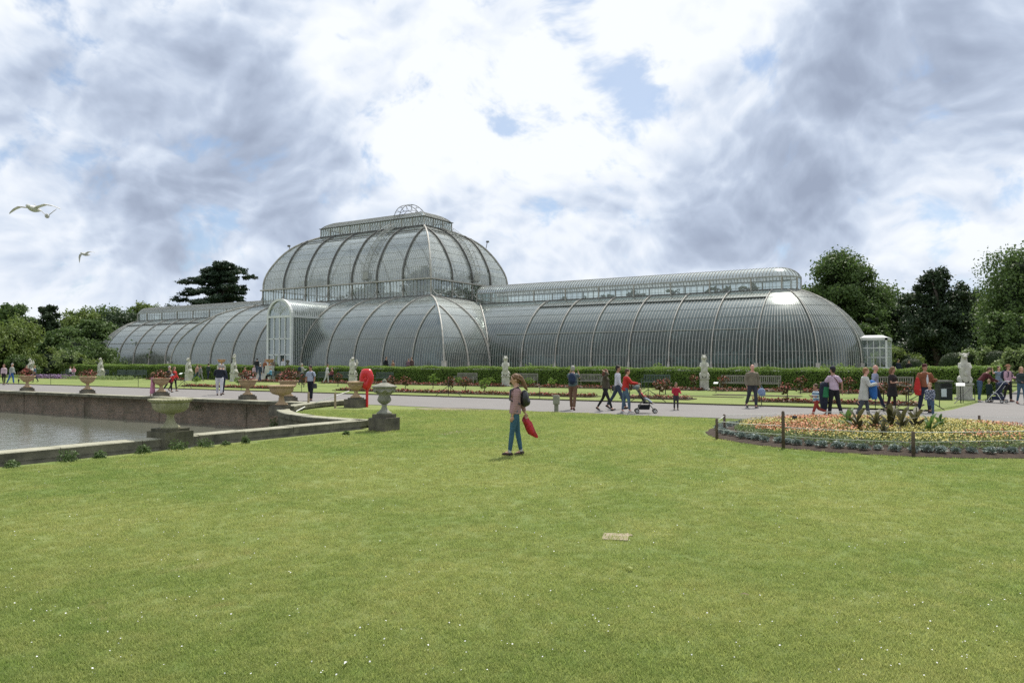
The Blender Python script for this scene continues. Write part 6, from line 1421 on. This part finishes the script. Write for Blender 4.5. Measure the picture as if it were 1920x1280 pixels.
person(1529, 785, 1.22, -82, 'boy in blue and white striped shirt and red trousers striding left on the path', stripes('blue_white_stripe', (.52, .58, .62), (.06, .16, .26), 10.5), C('brick_red', (.32, .045, .03)), 'tan', H_BROWN, 0, legs=((22, 2), (-28, 45)), arms=((25, 95, 8), (15, 110, 5)), child=True, shoes=SHOE_G, sleeve=.45)
p = person(1563, 784, 1.74, -160, 'man in pale pink shirt and dark cap, back turned, navy coat over his arm', C('shirt_pale_pink', (.58, .44, .55)), C('black_trousers', (.015, .015, .02)), 'tan', H_DARK, 0, legs=((10, 4), (-12, 10)), arms=((30, 70, 10), (-20, 25, 22)), hat=(C('cap_dark', (.03, .03, .045)), 'cap'), sleeve=.5, lean=4, shoes=SHOE_G)
t = empty('coat', world_of(p, (.20, .22, 1.12)), rz=p['rz'], label='navy coat hanging over the arm of the man in the pink shirt', cat='coat'); b = MB(); b.ball((0, 0, 0), (.16, .12, .10), 10, 8); b.tube([(0, 0, 0), (.02, .02, -.3), (-.01, .03, -.62), (.0, .03, -.86)], [.14, .15, .13, .09], 9); fuse(b, 'cloth', C('coat_navy', (.018, .024, .042)), t, .022, 2)
t = empty('bag', world_of(p, (.12, .20, .92)), rz=p['rz'], label='green shopping bag held by the man in the pink shirt', cat='bag'); b = MB(); b.box((0, .02, -.05), (.14, .28, .36), taper=.7); fuse(b, 'pouch', C('bag_green', (.03, .20, .08)), t, .02, 3)
mb = MB(); mb.tube([p['sp'](.50 * p['s'], -.06) + Vector((0, .12, 0)), p['sp'](.34 * p['s'], -.135), p['sp'](.10 * p['s'], -.14) + Vector((0, -.14, 0))], .014, 5); mb.build('strap', SHOE_B, p['t'])
p = person(1619, 783, 1.70, 70, 'grey-bearded person in long cream cardigan carrying a blue jacket on the path', C('grey_top', (.24, .22, .24)), C('grey_trousers', (.075, .085, .10)), 'pink', H_GING, 0, legs=((12, 4), (-10, 14)), arms=((20, 75, 8), (25, 80, 12)), coat=(creamw, .30), lean=5)
t = empty('jacket', world_of(p, (.24, .0, 1.15)), rz=p['rz'], label='bright blue jacket over the arm of the person in the cream cardigan', cat='jacket'); b = MB(); b.ball((0, 0, 0), (.13, .16, .12), 10, 8); b.tube([(0, 0, 0), (.03, 0, -.25), (.08, 0, -.52)], [.14, .14, .09], 9); fuse(b, 'cloth', C('jacket_blue', (.03, .14, .42)), t, .02, 2)
person(1640, 770, 1.82, 70, 'tall balding man in checked grey-blue shirt walking beside the person in the cream cardigan', checks('grey_blue_check', (.20, .23, .33), (.33, .33, .42), 26.0), C('dark_blue_trousers', (.02, .03, .06)), 'pink', H_GREY, 0, legs=((24, 4), (-30, 30)), arms=((12, 30, 8), (-20, 20, 8)), bald=True, sleeve=.5)
person(1672, 772, 1.70, 30, 'woman with long wavy hair in black top and black skirt looking down at her phone', C('black_top', (.028, .02, .02)), C('tights_dark', (.03, .02, .02)), 'tan', H_LONGB, .24, legs=((4, 4), (-8, 8)), arms=((15, 80, 5), (18, 80, 5)), girl=True, skirt=(C('skirt_black', (.014, .013, .014)), .34), sleeve=.45, nod=18)
p = person(1733, 773, 1.80, 10, 'man in tan leather jacket over white shirt with sunglasses on the path', white, C('navy_jeans', (.022, .03, .055)), 'tan', H_RED, 0, legs=((8, 4), (-8, 8)), arms=((20, 85, 12), (0, 30, 20)), coat=(brownj, .0), build=1.16, hat=(C('cap_maroon', (.06, .012, .014)), 'cap'))
b = MB(); rings(b, [(p['sp'](.02), .145, .055), (p['sp'](.25), .150, .075), (p['sp'](.44), .128, .055)]); b.v = [(x + .032, y, z) for x, y, z in b.v]; fuse(b, 'shirt_front', white, p['t'], .016, 1)
t = empty('bag', world_of(p, (.05, -.34, .95)), rz=p['rz'], label='bright red soft bag hanging at the side of the man in the tan jacket', cat='bag'); b = MB(); b.tube([(0, 0, .35), (0, .0, .15), (0, 0, -.1), (0, .02, -.30)], [.05, .10, .13, .10], 9); fuse(b, 'pouch', red, t, .02, 2)
person(1743, 781, 1.20, -40, 'boy in navy and white checked shirt and jeans running past the bin', checks('navy_white_check', (.30, .32, .38), (.022, .035, .075), 20.0), denim, 'fair', H_GING, 0, legs=((-5, 5), (-45, 55)), arms=((10, 40, 6), (-20, 40, 8)), child=True, lean=8)
# group at the corner of the cross path
person(1836, 753, 1.76, 80, 'man in maroon jumper and jeans bending forward over the pushchair group', C('maroon', (.085, .018, .022)), denim, 'fair', H_BROWN, 0, legs=((2, 2), (-4, 4)), arms=((35, 30, 4), (38, 30, 4)), lean=38, nod=30, shoes=SHOE_W)
person(1853, 754, 1.10, 110, 'child in dark green coat standing beside the navy pushchair', C('dark_green', (.012, .03, .028)), navy, 'fair', H_BLOND, 0, legs=((2, 2), (-2, 2)), arms=((5, 15, 6), (5, 15, 6)), child=True, coat=(C('coat_green', (.012, .028, .028)), .28))
person(1872, 747, 1.68, 0, 'woman in grey-blue top shading her eyes with both hands behind the pushchair', C('grey_blue', (.18, .23, .30)), navy, 'fair', H_BROWN, 0, legs=((2, 2), (-2, 2)), arms=((70, 120, 55), (70, 120, 55)), girl=True, sleeve=.35)
p = person(1889, 752, 1.76, 20, 'man in pink shirt and brown brimmed hat with backpack straps by the pushchair', pink, C('dark_trousers', (.02, .018, .02)), 'fair', H_BROWN, 0, legs=((6, 4), (-8, 6)), arms=((20, 70, 6), (5, 30, 10)), hat=(C('hat_brown', (.22, .10, .05)), 'brim'), shoes=SHOE_B); backpack(p, navy, 'dark backpack of the man in the brown hat')
person(1914, 757, 1.68, -5, 'long-haired blonde woman in dark green jacket and jeans at the right edge', C('forest_jacket', (.035, .05, .05)), C('jeans_mid', (.07, .13, .19)), 'pink', H_BLOND, .22, legs=((8, 4), (-8, 10)), arms=((12, 60, 8), (12, 60, 8)), girl=True, shoes=SHOE_B)
# left part of the path
person(287, 743, 1.35, 100, 'girl in long pink dress with fair hair standing beside a planted urn', C('dress_pink', (.58, .25, .36)), None, 'fair', H_GING, .25, legs=((4, 4), (-4, 6)), arms=((5, 10, 6), (5, 10, 6)), child=True, skirt=(C('dress_pink', (.58, .25, .36)), .52), shoes=SHOE_B)
p = person(318, 735, 1.66, 60, 'woman in dark red dress carrying a toddler behind the planted urn', dark, C('leggings', (.03, .02, .025)), 'fair', H_GREY, 0, legs=((10, 4), (-16, 30)), arms=((30, 80, 8), (30, 80, 8)), girl=True, skirt=(C('wine', (.14, .012, .03)), .30))
q_ = world_of(p, (.22, -.05, .0)); person(0, 0, .85, 80, 'toddler in pale top carried on the arm of the woman in the dark red dress', C('toddler_pale', (.45, .52, .60)), red, 'fair', H_BLOND, 0, legs=((50, 60), (50, 60)), arms=((30, 60, 8), (30, 60, 8)), child=True, seat=True, uv=(q_.x, -q_.y), z0=.62)
person(327, 733, 1.60, 75, 'person with long fair hair in red walking just behind the woman with the toddler', red, dark, 'fair', H_LONGB, .22, legs=((10, 4), (-14, 20)), arms=((10, 30, 8), (10, 30, 8)), girl=True)
person(412, 741, 1.80, -165, 'stout man in navy sweater and white trousers, back turned, on the path', C('sweater_navy', (.014, .018, .03)), C('trousers_white', (.62, .62, .66)), 'pink', H_GREY, 0, legs=((10, 3), (-10, 5)), arms=((22, 60, 14), (22, 60, 14)), build=1.18, lean=8)
person(418, 739, 1.76, 170, 'person in navy walking just beyond the man in white trousers', navy, navy, 'fair', H_GREY, 0, legs=((4, 4), (-6, 6)), arms=((5, 20, 8), (5, 20, 8)))
p = person(583, 751, 1.74, -12, 'young man in pale blue T-shirt and navy trousers looking down beside the plain urn', ltblue, C('trousers_navy', (.014, .017, .028)), 'tan', H_DARK, 0, legs=((10, 4), (-8, 10)), arms=((4, 16, 8), (4, 16, 10)), nod=25, sleeve=.5); handbag(p, 0, m_leather, 'black camera bag at the hip of the young man in the pale blue T-shirt', (.06, .11, .12), drop=.06, offset=(.0, .06, .02), strap=False)
mb = MB(); mb.tube([p['sp'](.50) + Vector((0, .12, .02)), p['sp'](.40, .12) + Vector((0, .13, 0)), p['sp'](.1, .05) + Vector((0, .22, 0))], .016, 5); mb.build('strap', m_leather, p['t'])
FARK = dict(vox=.034)
def far(px, py, h, face, label, top, bot, **k): return person(px, py, h, face, label, top, bot, z0=BL, **{**FARK, **k})
far(8, 721, 1.68, 20, 'woman in pale pink top and black trousers at the far left edge', C('pale_pink', (.55, .42, .46)), dark, hair=H_RED, hairlen=.2, girl=True)
far(22, 720, 1.76, 90, 'man in grey-green shirt and bright blue trousers near the far left edge', C('sage', (.32, .35, .33)), C('bright_blue', (.05, .14, .38)), hair=H_GREY, lean=6)
far(50, 716, 1.6, 60, 'person in dark red behind the leftmost planted urn', C('dark_red', (.14, .03, .03)), dark, hair=H_DARK); far(66, 716, 1.55, -60, 'person in blue jeans jacket behind the leftmost planted urn', denim, navy, hair=H_BLOND); far(36, 721, .62, 0, 'toddler in dark green at the far left beside the urn', C('moss', (.03, .06, .045)), dark, child=True)
def seated(px, label, top, bot, face=10, hair=H_BROWN, v=21.9, **k):
    u = onv(px, v); person(0, 0, 1.70, face, label, top, bot, hair=hair, legs=((82, 82), (78, 78)), arms=((25, 50, 6), (25, 50, 6)), seat=True, uv=(u, v), z0=BL, vox=.03, **k)
seated(132, 'person in white shirt sitting on the bench left of the beast statue', white, navy, 100); seated(139, 'small person in pink sitting beside the person in white', C('rose_pink', (.6, .3, .36)), grey, 20); seated(192, 'person sitting in front of the left beast statue in dark clothes', dark, C('slate', (.10, .11, .14)), 90, H_DARK)
seated(508, 'white-haired person in light blue jacket on the bench between the planted urns', C('sky_blue', (.16, .40, .55)), dark, -80, H_GREY); seated(623, 'person in dark red sitting on the bench beside the person in white', C('wine_top', (.18, .05, .05)), dark, -50, H_LONGB)
seated(460, 'person in red sitting behind the planted urn', C('tomato', (.3, .06, .05)), dark, 0, H_BROWN)
far(370, 714, 1.68, 80, 'person in pink and denim walking right of the crowned beast statue', C('peach', (.5, .28, .22)), denim, hair=H_BROWN, legs=((20, 4), (-24, 20))); far(376, 714, 1.6, 80, 'person in grey walking right beside the one in pink', grey, grey, hair=H_DARK, legs=((20, 4), (-24, 20)))
far(391, 712, 1.74, 170, 'person in dark green standing at the foot of the steps', C('bottle_green', (.03, .05, .045)), navy, hair=H_DARK)
far(419, 705, 1.70, 170, 'person in black climbing the steps between the beast statues', dark, dark, hair=H_DARK, uv=(-.4, 19.6)) if False else person(0, 0, 1.72, 175, 'person in dark clothes climbing the steps between the two beast statues', dark, C('denim_far', (.05, .07, .11)), hair=H_DARK, uv=(.6, 19.9), z0=.62, vox=.03)
far(477, 712, 1.55, 0, 'child in pale pink standing between the planted urns', C('pale_pink_b', (.6, .45, .48)), dark, hair=H_GREY); far(488, 716, 1.78, 150, 'tall person in dark blue standing left of the seated person in light blue', C('ink_blue', (.03, .045, .07)), C('denim_c', (.05, .075, .12)), hair=H_GREY)
p = far(566, 721, 1.76, 130, 'white-haired person with navy backpack standing by the hedge behind the young man', C('stone_top', (.36, .36, .35)), C('trousers_slate', (.05, .055, .07)), hair=H_GREY, arms=((30, 90, 6), (30, 90, 6))); backpack(p, navy, 'navy backpack of the white-haired person by the hedge')
far(613, 719, 1.68, 100, 'person all in white walking along the hedge right of the young man', C('off_white', (.58, .55, .57)), C('white_trs', (.5, .5, .52)), hair=H_BROWN, lean=6)
# people on the terrace behind the hedge and in the porch
def terr(px, v, h, face, label, top, bot=None, **k): return person(0, 0, h, face, label, top, bot or dark, uv=(onv(px, v), v), z0=.70, vox=.03, **k)
terr(531, 17.6, 1.60, 10, 'person in white standing in the open doorway of the tall porch', white, grey, hair=H_BROWN); terr(512, 18.6, 1.55, 60, 'person in brown top at the left foot of the porch', C('fawn', (.24, .18, .14)), hair=H_BROWN)
terr(724, 16.7, 1.76, 60, 'bearded man in black behind the hedge left of the curved centre ribs', C('blk2', (.018, .018, .02)), hair=H_DARK); terr(737, 16.7, 1.40, -30, 'child in tan behind the hedge beside the man in black', C('tan_top', (.35, .19, .11)), hair=H_LONGB)
terr(766, 16.7, 1.58, 30, 'person in dark floral top behind the hedge', C('floral', (.28, .16, .18), (.06, .05, .07), 20), hair=H_DARK); terr(772, 16.5, 1.70, -20, 'person in brown just behind the one in the floral top', C('umber', (.12, .07, .06)), hair=H_BROWN)
terr(497, 18.4, 1.45, 30, 'child with orange-brown hair behind the hedge near the porch', C('rust', (.35, .14, .07)), hair=H_GING)
person(0, 0, 1.74, 20, 'person in navy in the distance left of the small topiary mound', navy, navy, hair=H_DARK, uv=dist(1684, 66), z0=.45, vox=.034); person(0, 0, 1.66, -20, 'person in black top and pale trousers in front of the small topiary mound', dark, C('pale_trs', (.45, .45, .48)), hair=H_DARK, uv=dist(1704, 66), z0=.45, vox=.034)

# ================================================================== PUSHCHAIRS
m_rub = mat('rubber', (.02, .02, .02), .8); m_alu = mat('aluminium', (.45, .45, .46), .35, metal=.8); m_fab = cloth('pushchair_fabric', (.016, .017, .022))
def wheel(t, x, y, r_):
    mb = MB(); mb.tube([(x + r_ * .85 * math.cos(a), y, r_ + r_ * .85 * math.sin(a)) for a in np.linspace(0, 2 * PI, 17)], r_ * .16, 6, cap=False); w_ = mb.build('wheel', m_rub, t, smooth=True)
    mb = MB(); mb.tube([(x, y - .012, r_), (x, y + .012, r_)], r_ * .6, 12); mb.build('hub', m_alu, w_)
def buggy(t, fab, al, hood=True):
    for x in (-.28, .34):
        for y in (-.20, .20): wheel(t, x + (.0 if x < 0 else .03), y, .085)
    mb = MB()
    for y in (-.20, .20):
        mb.tube([(.34, y, .12), (.16, y, .34), (-.12, y, .62), (-.34, y, .92), (-.42, y, 1.00)], .012, 6); mb.tube([(-.28, y, .10), (-.10, y, .42), (.10, y, .52)], .012, 6)
    mb.tube([(-.28, -.2, .10), (-.28, .2, .10)], .01, 5); mb.tube([(.34, -.2, .12), (.34, .2, .12)], .01, 5); mb.tube([(-.42, -.2, 1.0), (-.44, 0, 1.01), (-.42, .2, 1.0)], .016, 6); mb.build('frame', al, t)
    b = MB(); rings(b, [((-.24, 0, .84), .03, .17), ((-.13, 0, .62), .04, .18), ((.0, 0, .42), .05, .18)]); b.box((.10, 0, .38), (.34, .34, .06)); fuse(b, 'seat', fab, t, .018, 1)
    b = MB(); b.box((-.02, 0, .22), (.38, .32, .17), taper=1.15); fuse(b, 'basket', fab, t, .02, 1)
    if hood:
        mb = MB(); mb.grid([[Vector((-.22, 0, .74)) + Vector((.30 * math.cos(a) * math.cos(b_) * .9, .20 * math.sin(b_), .26 * math.sin(a) * math.cos(b_) + .02)) for b_ in np.linspace(-PI / 2, PI / 2, 9)] for a in np.linspace(R(35), R(150), 8)]); mb.build('hood', fab, t, smooth=True)
def place_buggy(px, py, face, label, fab, al, hood=True):
    u, v = at(px, py, .012); a = R(face); fwd = Vector((-FW[0] * math.cos(a) + RT[0] * math.sin(a), (FW[1] * math.cos(a) - RT[1] * math.sin(a)), 0)); t = empty('pushchair', P(u, v, .012), rz=math.atan2(fwd.y, fwd.x), label=label, cat='pushchair'); buggy(t, fab, al, hood); return t
bt = place_buggy(1208, 774, 84, 'black lightweight pushchair with a baby, pushed by the woman in the red jacket', m_fab, m_iron, False)
rotb = Matrix.Rotation(bt.rotation_euler.z, 3, 'Z'); q_ = bt.location + rotb @ Vector((-.02, 0, 0)); person(0, 0, .80, 84, 'baby in red and pale blue lying back in the black pushchair', C('baby_red', (.5, .12, .12)), C('baby_blue', (.45, .50, .60)), 'fair', H_BLOND, 0, legs=((70, 20), (66, 20)), arms=((40, 40, 6), (40, 40, 6)), child=True, seat=True, uv=(q_.x, -q_.y), z0=.33, lean=-32, vox=.014, shoes=SHOE_W)
for s_ in (1,): 
    mb = MB(); mb.grid([[Vector((-.26, 0, .84)) + Vector((.20 * math.cos(a) * math.cos(b_), .19 * math.sin(b_), .20 * math.sin(a) * math.cos(b_))) for b_ in np.linspace(-PI / 2, PI / 2, 9)] for a in np.linspace(R(60), R(160), 6)]); mb.build('hood', C('hood_grey', (.10, .13, .13)), bt, smooth=True)
place_buggy(1869, 755, -150, 'navy pushchair with white frame and closed hood at the cross path corner', C('pushchair_navy', (.022, .032, .07)), m_parchment)
bake_fused()

# ================================================================== GRASS NEAR THE CAMERA
def tuft(seed, nb, rad, h, w):
    r = random.Random(seed); v = []; f = []
    for k in range(nb):
        a = r.uniform(0, 2 * PI); q = rad * math.sqrt(r.random()); x, y = q * math.cos(a), q * math.sin(a); ta = r.uniform(0, 2 * PI); hh = h * r.uniform(.5, 1.2); lx, ly = (r.uniform(-1, 1) * hh * .7 for _ in range(2)); ww = w * r.uniform(.7, 1.3); dx, dy = math.cos(ta) * ww / 2, math.sin(ta) * ww / 2; o = len(v)
        v += [(x - dx, y - dy, 0), (x + dx, y + dy, 0), (x + lx * .4 + dx * .7, y + ly * .4 + dy * .7, hh * .6), (x + lx * .4 - dx * .7, y + ly * .4 - dy * .7, hh * .6), (x + lx, y + ly, hh)]; f += [(o, o + 1, o + 2, o + 3), (o + 3, o + 2, o + 4)]
    me = bpy.data.meshes.new('grass_tuft'); me.from_pydata(v, [], f); me.materials.append(m_blade); o = bpy.data.objects.new('grass_tuft', me); return o
tc_ = bpy.data.collections.new('grass_tufts')
for k in range(5): tc_.objects.link(tuft(k, 30, .08, .017 + .004 * k, .0055))
pts = lawn_pts(52000, 3.6, 30.0, np.random.default_rng(11), 1.35)
me = bpy.data.meshes.new('lawn_grass'); me.from_pydata([tuple(P(u, v, .0)) for u, v, d in pts], [], [])
at_ = me.attributes.new('size', 'FLOAT', 'POINT'); at_.data.foreach_set('value', np.array([(.75 + .35 * random.random()) * (1 + .05 * max(0, d - 8)) for u, v, d in pts], dtype=np.float32))
go = bpy.data.objects.new('lawn_grass', me); scene.collection.objects.link(go); tag(go, 'short mown grass blades of the foreground lawn', 'grass', kind='stuff')
ng = bpy.data.node_groups.new('scatter', 'GeometryNodeTree'); ng.interface.new_socket('Geometry', in_out='INPUT', socket_type='NodeSocketGeometry'); ng.interface.new_socket('Geometry', in_out='OUTPUT', socket_type='NodeSocketGeometry')
G_ = NT(ng); gi = G_.n('NodeGroupInput'); go_ = G_.n('NodeGroupOutput'); ci = G_.n('GeometryNodeCollectionInfo'); ci.inputs['Collection'].default_value = tc_; ci.inputs['Separate Children'].default_value = True; ci.inputs['Reset Children'].default_value = True
rv = G_.n('FunctionNodeRandomValue', data_type='FLOAT_VECTOR'); rv.inputs[0].default_value = (-.12, -.12, 0); rv.inputs[1].default_value = (.12, .12, 6.28)
na = G_.n('GeometryNodeInputNamedAttribute', data_type='FLOAT'); na.inputs['Name'].default_value = 'size'
ip = G_.n('GeometryNodeInstanceOnPoints'); G_.link(gi.outputs[0], ip.inputs['Points']); G_.link(ci.outputs[0], ip.inputs['Instance']); ip.inputs['Pick Instance'].default_value = True; G_.link(rv.outputs[0], ip.inputs['Rotation']); G_.link(na.outputs[0], ip.inputs['Scale']); G_.link(ip.outputs[0], go_.inputs[0])
go.modifiers.new('scatter', 'NODES').node_group = ng
